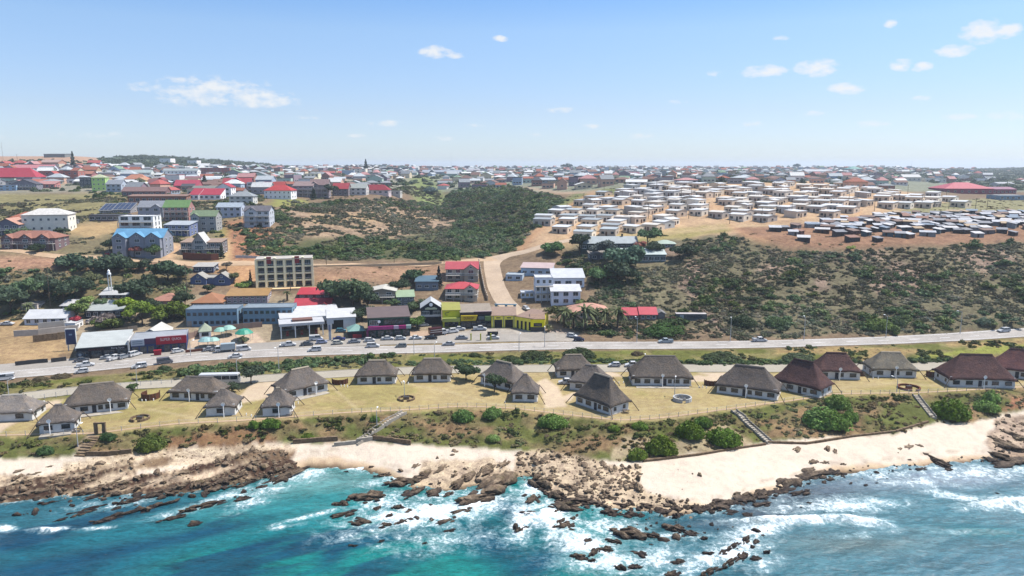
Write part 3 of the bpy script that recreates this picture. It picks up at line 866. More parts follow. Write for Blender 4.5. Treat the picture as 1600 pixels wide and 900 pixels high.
mat_road('road_dirt', alb(218, 186, 152), .2)
mat_road('road_street', alb(214, 190, 164), .2)
mat_road('road_paving', alb(198, 188, 170), .14)
mat_plain('road_paint', (.72, .72, .70), .7, .2, .15)
mat_plain('kerb_stone', alb(216, 206, 190), .9, .1, .2)
MAIN = [(-260, 612), (-120, 600), (0, 587), (120, 577), (200, 569), (300, 559), (400, 553), (500, 549), (600, 547), (700, 545), (800, 542), (900, 540), (1000, 540), (1100, 539.5), (1200, 538), (1300, 535), (1400, 532), (1500, 527), (1600, 520.5), (1700, 513), (1900, 500)]
C, N, Wt = ribbon('main', MAIN, 10, None)
tag(mesh_obj('main_road', ribbon_mesh('main_road', C, N, -4.6, 4.5, 'road_concrete', .10, 14)), kind='structure')
tag(mesh_obj('road_marking', ribbon_mesh('road_marking', C, N, -.09, .09, 'road_paint', .125, 2, (2, 3))), kind='structure')
tag(mesh_obj('road_edge_line', ribbon_mesh('road_edge_line', C, N, 3.7, 3.85, 'road_paint', .125, 2)), kind='structure')
tag(mesh_obj('road_edge_line', ribbon_mesh('road_edge_line', C, N, -3.85, -3.7, 'road_paint', .125, 2)), kind='structure')
SERV = [(-200, 590), (0, 576), (80, 569), (130, 565), (200, 559), (300, 550), (400, 543), (500, 537), (600, 533), (700, 530), (800, 528), (870, 527)]
C2, N2, W2 = ribbon('serv', SERV, 8, None)
tag(mesh_obj('service_road', ribbon_mesh('service_road', C2, N2, -4, 4.2, 'road_service', .08, 10)), kind='structure')
CHAL = [(-300, 655), (-80, 634), (60, 617), (140, 608), (220, 602), (300, 598), (420, 591), (520, 585), (600, 580.5), (700, 578), (800, 576.5), (1000, 575.5), (1200, 576), (1400, 574), (1600, 570), (1800, 566)]
C3, N3, W3 = ribbon('chal', CHAL, 7, None)
tag(mesh_obj('chalet_road', ribbon_mesh('chalet_road', C3, N3, -3.3, 3.3, 'road_paving', .06, 8)), kind='structure')
kb = MB()
STREET = [(826, 508, 10), (815, 496, 9), (800, 483, 8), (785, 468, 8), (776, 450, 8), (771, 430, 8), (768, 414, 8), (770, 405, 9), (790, 399, 7), (830, 391, 6), (870, 379, 6), (905, 373, 5)]
C4, N4, W4 = ribbon('street', STREET, 8, None, step=1.5)
tag(mesh_obj('side_street', ribbon_mesh('side_street', C4, N4, -W4 / 2, W4 / 2, 'road_street', .09, 8)), kind='structure')
DIRT = [(772, 404, 6), (735, 408, 5), (690, 411, 4), (600, 413, 4), (500, 415, 4), (430, 412, 5), (385, 411, 7), (330, 413, 6), (250, 408, 5), (150, 402, 5), (50, 396, 5), (-60, 390, 5), (-200, 385, 5)]
C5, N5, W5 = ribbon('dirt', DIRT, 6, None)
tag(mesh_obj('dirt_road', ribbon_mesh('dirt_road', C5, N5, -W5 / 2, W5 / 2, 'road_dirt', .09, 6)), kind='structure')
# kerbs along the service road and the lawn's sea edge path
def kerb(C, N, off, name, mat='kerb_stone', h=.14, wd=.22, keep=None):
    mb = MB()
    P = C + N * off
    for i in range(len(P) - 1):
        if keep is not None and not keep(P[i]):
            continue
        a, b = P[i], P[i + 1]
        n0, n1 = N[i] * wd / 2, N[i + 1] * wd / 2
        za, zb = float(zt(a[0], a[1])), float(zt(b[0], b[1]))
        q = [(a - n0, za), (a + n0, za), (b + n1, zb), (b - n1, zb)]
        mb.add([(p_[0], p_[1], z - .3) for p_, z in q] + [(p_[0], p_[1], z + h) for p_, z in q], [(4, 5, 6, 7), (0, 4, 7, 3), (1, 2, 6, 5), (0, 1, 5, 4), (3, 7, 6, 2)])
    return tag(mb.build(name, mat), kind='structure')
kerb(C2, N2, -4.2, 'kerb')
kerb(C3, N3, -3.5, 'kerb')
kerb(C3, N3, 3.5, 'kerb')
EDGE = [(x, float(np.interp(x, [p_[0] for p_ in NEAR[4]], [p_[1] for p_ in NEAR[4]])) - 2.5) for x in range(-100, 1720, 20)]
C6, N6, W6 = ribbon('edge', EDGE, 1.2, None, step=1.5)
tag(mesh_obj('edge_path', ribbon_mesh('edge_path', C6, N6, -.4, .4, 'road_dirt', .05, 3)), kind='structure')

# ---------------------------------------------------------------- foliage
def leaf_cloud(seed, n, leaf, lobes=7, flat=.75, core=True, zmin=-.25, spiky=0.0):
    """unit-sized crown: leaf-sized faces on and inside a clump of uneven lobes"""
    g = np.random.default_rng(seed)
    lc = g.normal(size=(lobes, 3)) * np.array([.42, .42, .30])
    lc[:, 2] = np.abs(lc[:, 2]) * flat
    lr = g.uniform(.34, .62, lobes)
    k = g.integers(0, lobes, n)
    d = g.normal(size=(n, 3))
    d /= np.linalg.norm(d, axis=1)[:, None]
    d[:, 2] = np.where(d[:, 2] < zmin, -d[:, 2] * .5, d[:, 2])
    rad = lr[k] * (1 - .35 * g.random(n) ** 2.2)
    P = lc[k] + d * rad[:, None] * np.array([1, 1, flat])
    nrm = d + g.normal(size=(n, 3)) * .55
    nrm /= np.linalg.norm(nrm, axis=1)[:, None]
    up = g.normal(size=(n, 3))
    a = np.cross(nrm, up)
    a /= np.linalg.norm(a, axis=1)[:, None] + 1e-9
    b = np.cross(nrm, a)
    if spiky:
        a, b = a * .45, (d * .8 + b * .2) * spiky
    s = leaf * g.uniform(.6, 1.35, n)[:, None]
    q = np.stack([P - a * s, P - b * s * .6, P + a * s, P + b * s * .8], 1).reshape(-1, 3)
    F_ = np.arange(n * 4).reshape(-1, 4)
    if core:    # shaded heart of the plant, so that sky shows only near the rim
        vs, fs = [], []
        base = len(q)
        for i in range(lobes):
            for th in range(6):
                for ph in range(4):
                    A = [(th + dx) * math.pi / 3 for dx in (0, 1)]
                    B = [-.5 + (ph + dy) * (2.0 / 4) for dy in (0, 1)]
                    quad = []
                    for (aa, bb) in ((A[0], B[0]), (A[1], B[0]), (A[1], B[1]), (A[0], B[1])):
                        quad.append(lc[i] + lr[i] * .66 * np.array([math.cos(bb) * math.cos(aa), math.cos(bb) * math.sin(aa), math.sin(bb) * flat]))
                    vs += quad
                    fs.append([base + len(vs) - 4 + m for m in range(4)])
        q = np.concatenate([q, np.array(vs)])
        F_ = np.concatenate([F_, np.array(fs)])
    return q, F_
def dome_cloud(seed, n=3000, leaf=.05):
    """a wind-clipped shrub: several low domes of small leaves grown into one another, ragged at the foot"""
    g = np.random.default_rng(seed)
    L = [(0, 0, .62, .8)] + [(.52 * math.cos(a) * g.uniform(.7, 1.15), .52 * math.sin(a) * g.uniform(.7, 1.15), g.uniform(.26, .46), g.uniform(.34, .7)) for a in np.arange(0, 6.2, .7)]
    Q, F_ = [], []
    ar = np.array([l_[2] ** 2 for l_ in L]); ar /= ar.sum()
    k = g.choice(len(L), n, p=ar)
    C0 = np.array([(l_[0], l_[1], 0) for l_ in L])[k]
    RR = np.array([(l_[2], l_[2], l_[3]) for l_ in L])[k]
    d = g.normal(size=(n, 3)); d[:, 2] = np.abs(d[:, 2])
    d /= np.linalg.norm(d, axis=1)[:, None]
    bump = 1 + .5 * (fbm(d[:, 0] * 2.4 + seed + k * 3.1, d[:, 1] * 2.4 + d[:, 2] * 2, 3, seed) - .5)
    P = C0 + d * RR * (bump * (1 - .14 * g.random(n) ** 2))[:, None]
    nrm = d + g.normal(size=(n, 3)) * .6
    nrm /= np.linalg.norm(nrm, axis=1)[:, None]
    a = np.cross(nrm, g.normal(size=(n, 3))); a /= np.linalg.norm(a, axis=1)[:, None] + 1e-9
    b = np.cross(nrm, a)
    s = leaf * g.uniform(.6, 1.5, n)[:, None]
    q = np.stack([P - a * s, P - b * s * .7, P + a * s, P + b * s * .8], 1).reshape(-1, 3)
    F_ = [tuple(range(i * 4, i * 4 + 4)) for i in range(n)]
    vs = []
    for x, y, r, h in L:
        for th in range(8):
            for ph in range(3):
                for (i_, j_) in ((0, 0), (1, 0), (1, 1), (0, 1)):
                    A, B = (th + i_) * math.pi / 4, (ph + j_) * math.pi / 6
                    vs.append((x + .74 * r * math.cos(B) * math.cos(A), y + .74 * r * math.cos(B) * math.sin(A), .74 * h * math.sin(B)))
                F_.append(tuple(len(q) + len(vs) - 4 + m for m in range(4)))
    return np.concatenate([q, np.array(vs)]), np.array(F_)
CROWN = [np_mesh('crown_leaves', *leaf_cloud(100 + i, 1300, .105, 9, .8), 'leaf_tree') for i in range(6)]
BUSH = [np_mesh('bush_leaves', *dome_cloud(200 + i), 'leaf_tree') for i in range(4)]
def cone_cloud(seed, n=1100, leaf=.05):
    """a narrow conifer or cypress crown, unit tall, tapering upward in uneven tiers"""
    g = np.random.default_rng(seed)
    u = g.random(n) ** 1.3
    a = g.uniform(0, 6.283, n)
    r = (1 - u) ** .8 * (.34 + .10 * np.sin(u * 34)) * g.uniform(.55, 1.05, n)
    P = np.stack([r * np.cos(a), r * np.sin(a), u * 2 - 1], 1)
    A = g.normal(size=(n, 3)); A /= np.linalg.norm(A, axis=1)[:, None]
    B = np.cross(A, g.normal(size=(n, 3))); B /= np.linalg.norm(B, axis=1)[:, None]
    s = leaf * g.uniform(.7, 1.6, n)[:, None]
    return np.stack([P - A * s, P - B * s, P + A * s, P + B * s], 1).reshape(-1, 3), np.arange(n * 4).reshape(-1, 4)
CONE = np_mesh('conifer_leaves', *cone_cloud(77), 'leaf_tree')
TRUNK = []
for i in range(3):
    rr = random.Random(i)
    mb = MB()
    p0 = Vector((0, 0, -.3))
    for s_ in range(4):
        p1 = p0 + Vector((rr.uniform(-.06, .06), rr.uniform(-.06, .06), .22))
        mb.tube(p0, p1, .075 - .011 * s_, .064 - .011 * s_, 7)
        p0 = p1
        if s_ > 0:
            for _ in range(2):
                an = rr.uniform(0, 6.28)
                mb.tube(p1, p1 + Vector((math.cos(an) * .4, math.sin(an) * .4, rr.uniform(.2, .4))), .035, .012, 5)
    TRUNK.append(mb.mesh('tree_trunk', 'trunk_bark'))
def tree(px, py, rpx, hpx, col, label, name='tree', cat='tree', group=None, trunk=.45, idx=None, loc=None):
    """crown radius and total height in photo pixels at the tree's own distance"""
    p = ground(px, py) if loc is None else loc
    m = mpp(p.y)
    r, h = rpx * m, hpx * m
    i = random.randrange(6) if idx is None else idx
    t = thing(name, p, random.uniform(0, 6.28), label, cat, group)
    cz = h - r * .75
    tall = h > 2.6 * r
    if tall:
        mesh_obj('crown', CONE, t, (0, 0, h * .55), (0, 0, 1.0), (r * 2.4, r * 2.4, h * .47), G(*col))
        mesh_obj('trunk', TRUNK[0], t, (0, 0, h * .1), scl=(h * .12, h * .12, h * .5))
        return t
    mesh_obj('crown', CROWN[i % 6], t, (0, 0, max(cz, r * .3)), (0, 0, random.uniform(0, 6)), (r * 1.12, r * 1.12, max(r * 1.0, h * .5)), G(*col))
    ts = max(cz, r * .4) / .7
    mesh_obj('trunk', TRUNK[i % 3], t, (0, 0, .2 * ts), (0, 0, 0), (max(r * .9, ts * .5), max(r * .9, ts * .5), ts))
    return t
def bush(px, py, rx, hpx, col, label, group=None, name='shrub', ry=None, cat='shrub'):
    p = ground(px, py)
    m = mpp(p.y)
    t = thing(name, (p.x, p.y + rx * m * .5, p.z), random.uniform(-.3, .3), label, cat, group)
    t.location.z = float(zt(t.location.x, t.location.y)) - .1
    for q in range(1):
        mesh_obj('crown', random.choice(BUSH), t, (0, 0, 0), (0, 0, random.uniform(-.4, .4)), (rx * m * 1.08, (ry or rx * .8) * m * 1.1, hpx * m * 1.0), G(*col))
    mb = MB()
    for k in range(4):
        an = k * 1.6 + .3
        mb.tube((0, 0, -.3), (math.cos(an) * rx * m * .4, math.sin(an) * rx * m * .3, hpx * m * .5), .09, .03, 5)
    mb.build('stem', 'trunk_bark', t)
    return t

# ---------------------------------------------------------------- scattered cover (nobody could count it)
def proto_collection(name, meshes):
    c = bpy.data.collections.new(name)
    for i, me in enumerate(meshes):
        c.objects.link(bpy.data.objects.new(name + '_seed', me))
    return c
def scatter(name, P, scl, coll, yaw=None, tilt=0.0, seed=0):
    """one object that repeats a few plants (or stones) over the given points"""
    n = len(P)
    g = np.random.default_rng(seed)
    me = bpy.data.meshes.new(name)
    me.vertices.add(n)
    me.vertices.foreach_set('co', np.asarray(P, np.float32).ravel())
    a = me.attributes.new('turn', 'FLOAT_VECTOR', 'POINT')
    rot = np.stack([g.normal(size=n) * tilt, g.normal(size=n) * tilt, g.uniform(0, 6.283, n) if yaw is None else yaw], 1)
    a.data.foreach_set('vector', rot.astype(np.float32).ravel())
    a = me.attributes.new('size', 'FLOAT_VECTOR', 'POINT')
    a.data.foreach_set('vector', np.asarray(scl, np.float32).ravel())
    a = me.attributes.new('pick', 'INT', 'POINT')
    a.data.foreach_set('value', g.integers(0, len(coll.objects), n).astype(np.int32))
    ob = mesh_obj(name, me)
    tr = bpy.data.node_groups.new(name, 'GeometryNodeTree')
    tr.interface.new_socket('Geometry', in_out='INPUT', socket_type='NodeSocketGeometry')
    tr.interface.new_socket('Geometry', in_out='OUTPUT', socket_type='NodeSocketGeometry')
    gi, go = tr.nodes.new('NodeGroupInput'), tr.nodes.new('NodeGroupOutput')
    ip = tr.nodes.new('GeometryNodeInstanceOnPoints')
    ci = tr.nodes.new('GeometryNodeCollectionInfo')
    ci.inputs['Collection'].default_value = coll
    ci.inputs['Separate Children'].default_value = True
    ci.inputs['Reset Children'].default_value = True
    def attr(nm, ty):
        q = tr.nodes.new('GeometryNodeInputNamedAttribute')
        q.data_type = ty
        q.inputs['Name'].default_value = nm
        return q.outputs[0]
    tr.links.new(gi.outputs[0], ip.inputs['Points'])
    tr.links.new(ci.outputs[0], ip.inputs['Instance'])
    ip.inputs['Pick Instance'].default_value = True
    tr.links.new(attr('pick', 'INT'), ip.inputs['Instance Index'])
    tr.links.new(attr('turn', 'FLOAT_VECTOR'), ip.inputs['Rotation'])
    tr.links.new(attr('size', 'FLOAT_VECTOR'), ip.inputs['Scale'])
    tr.links.new(ip.outputs[0], go.inputs[0])
    md = ob.modifiers.new('scatter', 'NODES')
    md.node_group = tr
    return tag(ob, kind='stuff')
CELL = np.gradient(YR)[:, None] * (YR * (SG[1] - SG[0]))[:, None] * np.ones((1, NS))
def pick(mask, per100, seed, clump=None):
    """random places on the land where mask holds, per100 plants on every 100 square metres"""
    g = np.random.default_rng(seed)
    lam = CELL * per100 / 100.0 * mask
    if clump is not None:
        lam = lam * clump
    n = g.poisson(lam)
    i, j = np.nonzero(n)
    k = np.repeat(np.arange(len(i)), n[i, j])
    i, j = i[k], j[k]
    dy = np.gradient(YR)[i] * (g.random(len(i)) - .5)
    ds = (SG[1] - SG[0]) * (g.random(len(i)) - .5)
    Y = YR[i] + dy
    X = (SG[j] + ds) * Y
    return X, Y
def sprinkle(name, polys, per100, smin, smax, mats, seed, clump=None, nleaf=230, leaf=.17, flat=.7, spiky=0, avoid=(), extra=None, protos=5, sink=.1, hmul=1.0, label=None):
    mask = np.zeros(PX.shape, bool)
    for pl in polys:
        mask |= inpoly(jx, jy, pl)
    for pl in avoid:
        mask &= ~inpoly(PX, PY, pl)
    if extra is not None:
        mask &= extra
    mask &= KEEP
    X, Y = pick(mask, per100, seed, clump)
    g = np.random.default_rng(seed + 1)
    sz = smin + (smax - smin) * g.random(len(X)) ** 1.8
    S3 = np.stack([sz * g.uniform(.8, 1.25, len(X)), sz * g.uniform(.8, 1.25, len(X)), sz * g.uniform(.65, 1.1, len(X)) * hmul], 1)
    coll = proto_collection(name, [np_mesh(name + '_leaves', *leaf_cloud(seed * 10 + q, nleaf, leaf, 5, flat, spiky=spiky, core=not spiky), mats) for q in range(protos)])
    Z = zt(X, Y) - sink * sz
    o = scatter(name, np.stack([X, Y, Z], 1), S3, coll, None, .08, seed)
    if label:
        o['label'] = label
    return o
# keep plants off roads, paths and yards
KEEP = np.ones(PX.shape, bool)
def clear_road(C, wd):
    global KEEP
    s_ = C[:, 0] / C[:, 1]
    for (x, y) in C:
        i0 = int(np.clip((math.log(max(93, y - wd * 1.4)) - LOGY0) / LOGDY, 0, NR - 1))
        i1 = int(np.clip((math.log(max(93, y + wd * 1.4)) - LOGY0) / LOGDY, 0, NR - 1)) + 1
        j0 = int(np.clip(((x - wd * 1.4) / y + S_MAX) / (2 * S_MAX) * (NS - 1), 0, NS - 1))
        j1 = int(np.clip(((x + wd * 1.4) / y + S_MAX) / (2 * S_MAX) * (NS - 1), 0, NS - 1)) + 1
        sub = KEEP[i0:i1, j0:j1]
        sub &= ((XX[i0:i1, j0:j1] - x) ** 2 + (YY[i0:i1, j0:j1] - y) ** 2) > wd * wd
for C_, wd in ((C, 6.5), (C2, 5.5), (C3, 3.8), (C4, 6.0), (C5, 4.0)):
    clear_road(C_, wd)
for pl, wpx in (([(285, 398), (300, 372), (340, 400), (352, 412)], (6, 5)), ([(262, 405), (268, 385), (285, 392)], (10, 9)), ([(356, 408), (352, 375)], (7, 5)), ([(812, 392), (832, 368), (868, 336), (930, 300)], (7, 4)),
                ([(905, 376), (1000, 368), (1060, 362), (1150, 354), (1200, 352), (1330, 341), (1400, 336)], (5, 3)), ([(1140, 352), (1160, 364), (1200, 380)], (4, 3)), ([(820, 293), (880, 302), (930, 300)], (5, 2.5))):
    KEEP &= ~strip_mask(pl, wpx)
def clear_box(px0, py0, px1, py1):
    global KEEP
    KEEP &= ~((PX > px0) & (PX < px1) & (PY > py0) & (PY < py1))

def clear_foot(p, ya, w_, d, mg=1.0):
    xs_ = np.linspace(-w_ / 2, w_ / 2, max(2, int(w_ / max(d, 3) * 2) + 1))
    ca, sa = math.cos(ya), math.sin(ya)
    clear_road(np.array([(p.x + ca * x - sa * d / 2, p.y + sa * x + ca * d / 2) for x in xs_]), d / 2 + mg)
# ---------------------------------------------------------------- windows, doors, houses
_WC = {}
def win_mesh(w_, h_, frame='white_trim', bars=1):
    k = (round(w_, 1), round(h_, 1), frame, bars)
    if k not in _WC:
        w2, h2 = max(k[0], .4), max(k[1], .4)
        mb = MB()
        f = .09
        mb.box(-w2 / 2, -.07, 0, w2 / 2, .04, f).box(-w2 / 2, -.07, h2 - f, w2 / 2, .04, h2).box(-w2 / 2, -.07, f, -w2 / 2 + f, .04, h2 - f).box(w2 / 2 - f, -.07, f, w2 / 2, .04, h2 - f)
        for b_ in range(bars):
            x = -w2 / 2 + w2 * (b_ + 1) / (bars + 1)
            mb.box(x - .03, -.05, f, x + .03, .03, h2 - f)
        mb.box(-w2 / 2 - .06, -.14, -.07, w2 / 2 + .06, -.0, -.002)
        mb.cur = 1
        mb.box(-w2 / 2 + f, -.02, f, w2 / 2 - f, .02, h2 - f)
        _WC[k] = mb.mesh('window', [frame, 'window_glass'])
    return _WC[k]
def win(parent, x, y, z, w_, h_, rot=0.0, frame='white_trim', bars=1, name='window', label=None):
    o = mesh_obj(name, win_mesh(w_, h_, frame, bars), parent, (x, y, z), (0, 0, rot))
    if label:
        o['label'] = label
    return o
_DC = {}
def door_mesh(w_, h_):
    k = (round(w_, 1), round(h_, 1))
    if k not in _DC:
        mb = MB()
        mb.box(-k[0] / 2, -.05, 0, k[0] / 2, .03, k[1]).box(-k[0] / 2 + .12, -.07, .2, k[0] / 2 - .12, -.05, k[1] - .2)
        _DC[k] = mb.mesh('door', 'sign_paint')
    return _DC[k]
def door(parent, x, y, z, w_=.95, h_=2.1, col=(70, 50, 40), rot=0.0, name='door'):
    return mesh_obj(name, door_mesh(w_, h_), parent, (x, y, z), (0, 0, rot), col=alb(*col))
WK = 1.25      # most fronts face away from the sun: their paint is paler than it looks
def slab(mb, poly, th=.16):
    """a roof plane (list of 3-D points, counter-clockwise from above) with thickness"""
    n = len(poly)
    top = [Vector(p) for p in poly]
    bot = [p - Vector((0, 0, th)) for p in top]
    mb.add(top + bot, [tuple(range(n)), tuple(range(2 * n - 1, n - 1, -1))] + [(i, n + i, n + (i + 1) % n, (i + 1) % n) for i in range(n)])
def roof_and_walls(kind, w_, d, h, rh, drop, ov=.45):
    """meshes of the walls (with gables, and footing down the slope) and of the roof; front wall on y=0, x centred"""
    wm, rm = MB(), MB()
    a = w_ / 2
    if kind == 'gable':
        wm.v, wm.f = [], []
        pr = [(0, -drop), (d, -drop), (d, h), (d / 2, h + rh), (0, h)]
        n = len(pr)
        vs = [(-a, y, z) for y, z in pr] + [(a, y, z) for y, z in pr]
        wm.add(vs, [tuple(range(n - 1, -1, -1)), tuple(range(n, 2 * n))] + [(i, (i + 1) % n, n + (i + 1) % n, n + i) for i in range(n)])
        sl = rh / (d / 2)
        A = a + ov
        slab(rm, [(-A, -ov, h - ov * sl + .17), (A, -ov, h - ov * sl + .17), (A, d / 2, h + rh + .17), (-A, d / 2, h + rh + .17)])
        slab(rm, [(-A, d / 2, h + rh + .17), (A, d / 2, h + rh + .17), (A, d + ov, h - ov * sl + .17), (-A, d + ov, h - ov * sl + .17)])
    elif kind == 'gablef':
        wm.prism([(-a, -drop), (a, -drop), (a, h), (0, h + rh), (-a, h)], 0, d)
        sl = rh / a
        slab(rm, [(-a - ov, -ov, h - ov * sl + .17), (0, -ov, h + rh + .17), (0, d + ov, h + rh + .17), (-a - ov, d + ov, h - ov * sl + .17)])
        slab(rm, [(0, -ov, h + rh + .17), (a + ov, -ov, h - ov * sl + .17), (a + ov, d + ov, h - ov * sl + .17), (0, d + ov, h + rh + .17)])
    elif kind == 'hip':
        wm.box(-a, 0, -drop, a, d, h)
        A, y0, y1, z0, z1 = a + ov, -ov, d + ov, h + .02, h + rh
        if w_ >= d:
            r0, r1 = (-A + (d / 2 + ov), d / 2, z1), (A - (d / 2 + ov), d / 2, z1)
            if r0[0] > r1[0] - .3:
                r0, r1 = (-.15, d / 2, z1), (.15, d / 2, z1)
            T = [(-A, y0, z0), (A, y0, z0), (A, y1, z0), (-A, y1, z0), r0, r1]
            rm.add(T, [(0, 1, 5, 4), (1, 2, 5), (2, 3, 4, 5), (3, 0, 4)])
        else:
            r0, r1 = (0, y0 + A, z1), (0, y1 - A, z1)
            T = [(-A, y0, z0), (A, y0, z0), (A, y1, z0), (-A, y1, z0), r0, r1]
            rm.add(T, [(0, 1, 4), (1, 2, 5, 4), (2, 3, 5), (3, 0, 4, 5)])
        rm.box(-A, y0, z0 - .2, A, y1, z0 - .004)
    elif kind == 'mono':      # falls towards the front
        pr = [(0, -drop), (d, -drop), (d, h + rh), (0, h)]
        n = 4
        vs = [(-a, y, z) for y, z in pr] + [(a, y, z) for y, z in pr]
        wm.add(vs, [tuple(range(n - 1, -1, -1)), tuple(range(n, 2 * n))] + [(i, (i + 1) % n, n + (i + 1) % n, n + i) for i in range(n)])
        sl = rh / d
        A = a + ov
        slab(rm, [(-A, -ov, h - ov * sl + .2), (A, -ov, h - ov * sl + .2), (A, d + ov, h + rh + ov * sl + .2), (-A, d + ov, h + rh + ov * sl + .2)], .18)
    else:                     # flat with a low parapet
        wm.box(-a, 0, -drop, a, d, h)
        rm.box(-a - .06, -.06, h + .004, a + .06, .2, h + .35).box(-a - .06, d - .2, h + .004, a + .06, d + .06, h + .35)
        rm.box(-a - .06, .2, h + .004, -a + .2, d - .2, h + .35).box(a - .2, .2, h + .004, a + .06, d - .2, h + .35)
        rm.box(-a + .2, .2, h + .004, a - .2, d - .2, h + .12)
    return wm, rm
def house(px, py, wpx, hpx, rpx, d, kind, wallc, roofc, label, yaw=0.0, floors=1, cols=3, win_h=None, win_w=None, fgables=(), balcony=False, chimney=False, door_x=None, side=True, name='house', cat='house', group=None,
          rmat='roof_tile', drop=2.5, frame='white_trim', loc=None, ground_dark=False, garage=0, ov=.45, trim=None):
    wallc, roofc = ([c * .86 + (.3 * q_[0] + .59 * q_[1] + .11 * q_[2]) * .14 + 4 for c in q_] for q_ in (wallc, roofc))
    p = ground(px, py) if loc is None else loc
    m = mpp(p.y)
    ya = R(yaw)
    w_, h, rh = wpx * m / max(.55, math.cos(ya)), hpx * m, rpx * m
    t = thing(name, p, ya, label, cat, group)
    clear_foot(p, ya, w_, d)
    wm, rm = roof_and_walls(kind, w_, d, h, rh, drop, ov)
    wm.build('wall', 'wall_paint', t, alb(*wallc, k=WK))
    rf = rm.build('roof', rmat, t, alb(*roofc))
    fh = h / floors
    wh = win_h or min(1.6, fh * .5)
    ww = win_w or min(2.2, w_ / cols * .55)
    skip = []
    for (fx_, fw, pj) in fgables:         # gabled wings that stand forward of the front
        gw = fw * w_
        gm, gr = roof_and_walls('gablef', gw, pj + d * .45, h + .05, gw * .34, drop, .35)
        b_ = gm.build('gable_wing', 'wall_paint', t, alb(*wallc, k=WK), (fx_ * w_, -pj, 0))
        gr.build('gable_roof', rmat, b_, alb(*roofc))
        for f in range(floors):
            win(t, fx_ * w_, -pj - .03, f * fh + fh * .3, min(2.4, gw * .6), wh)
        win(t, fx_ * w_, -pj - .03, h + gw * .06, min(1.0, gw * .25), min(.9, gw * .16))
        skip.append((fx_ * w_ - gw / 2 - ww / 2, fx_ * w_ + gw / 2 + ww / 2))
    bay = w_ / cols
    for f in range(floors):
        for c in range(cols):
            x = -w_ / 2 + bay * (c + .5)
            if any(a < x < b for a, b in skip):
                continue
            if door_x is not None and f == 0 and c == door_x:
                door(t, x, -.03, 0)
                continue
            if f == 0 and c < garage:
                door(t, x, -.03, 0, min(2.6, bay * .8), min(2.2, fh * .8), (170, 165, 160), name='garage_door')
                continue
            win(t, x, -.03, f * fh + fh * .32, ww, wh, frame=frame)
        if side:
            s_ = 1 if p.x < 0 else -1
            for q in (.3, .7):
                win(t, s_ * (w_ / 2 + .03), d * q, f * fh + fh * .32, min(1.4, d * .2), wh, R(90) * s_, frame=frame)
    if balcony:
        for f in range(1, floors + (1 if balcony == 'top' else 0)):
            bm = MB()
            bm.box(-w_ / 2, -1.9, f * fh - .18, w_ / 2, -.003, f * fh + .02)
            for x in np.linspace(-w_ / 2 + .15, w_ / 2 - .15, max(3, cols + 1)):
                bm.box(x - .12, -1.88, (f - 1) * fh - .6, x + .12, -1.64, f * fh - .183)
            b_ = bm.build('balcony', 'wall_paint', t, alb(*(trim or (225, 220, 212))))
            rl = MB()
            rl.box(-w_ / 2, -1.88, f * fh + .95, w_ / 2, -1.8, f * fh + 1.03)
            for x in np.arange(-w_ / 2 + .04, w_ / 2, .8):
                rl.box(x - .03, -1.87, f * fh + .02, x + .03, -1.81, f * fh + .947)
            rl.build('railing', 'white_trim', b_)
    if chimney:
        cm = MB()
        cm.box(-.4, -.35, 0, .4, .35, rh * .6 + 1.2).box(-.5, -.45, rh * .6 + 1.203, .5, .45, rh * .6 + 1.35)
        cm.build('chimney', 'wall_paint', rf, alb(*wallc), (w_ * .25, d * .5, h + rh * .4))
    return t

# ---------------------------------------------------------------- the thatched chalets
def jit(i, j, k=0):
    return random.Random(i * 7919 + j * 104729 + k).uniform(-1, 1)
def thatch_roof(L, Wd, ridge, h0, h1, ov, seed):
    """hipped reed roof with a slightly hollow slope and a thick ragged eave"""
    n_s = 9
    A, B, rr = L / 2 + ov, Wd / 2 + ov, ridge / 2
    ring, nx, ny = [], 16, 10
    per = []
    for i in range(nx):
        per.append((-1 + 2 * i / nx, -1))
    for i in range(ny):
        per.append((1, -1 + 2 * i / ny))
    for i in range(nx):
        per.append((1 - 2 * i / nx, 1))
    for i in range(ny):
        per.append((-1, 1 - 2 * i / ny))
    V_, n = [], len(per)
    for s_ in range(n_s + 1):
        tt = s_ / n_s
        for k, (u, v_) in enumerate(per):
            cr = .0 if abs(abs(u) + abs(v_) - 2) > .05 else 1
            ex, ey = A * u, B * v_
            tx, ty = rr * u, 0.0
            prof = tt - .07 * math.sin(math.pi * tt)
            x, y = ex + (tx - ex) * tt, ey + (ty - ey) * tt
            z = h0 + (h1 - h0) * prof - (.35 * (abs(u * v_) ** 6) * (1 - tt) ** 2)
            j_ = .11 * (1 - tt * .5)
            V_.append((x + jit(seed, k, s_) * j_, y + jit(seed, k, s_ + 50) * j_, z + jit(seed, k, s_ + 99) * j_))
    base = len(V_)
    for k, (u, v_) in enumerate(per):
        V_.append(((A - .12) * u, (B - .12) * v_, V_[k][2] - .34 + jit(seed, k, 7) * .05))
    F_ = []
    for s_ in range(n_s):
        for k in range(n):
            F_.append((s_ * n + k, s_ * n + (k + 1) % n, (s_ + 1) * n + (k + 1) % n, (s_ + 1) * n + k))
    for k in range(n):
        F_.append((base + k, base + (k + 1) % n, (k + 1) % n, k))
    F_.append(tuple(base + k for k in range(n - 1, -1, -1)))
    F_.append(tuple(n_s * n + k for k in range(n)))
    mb = MB()
    mb.add(V_, F_)
    return mb
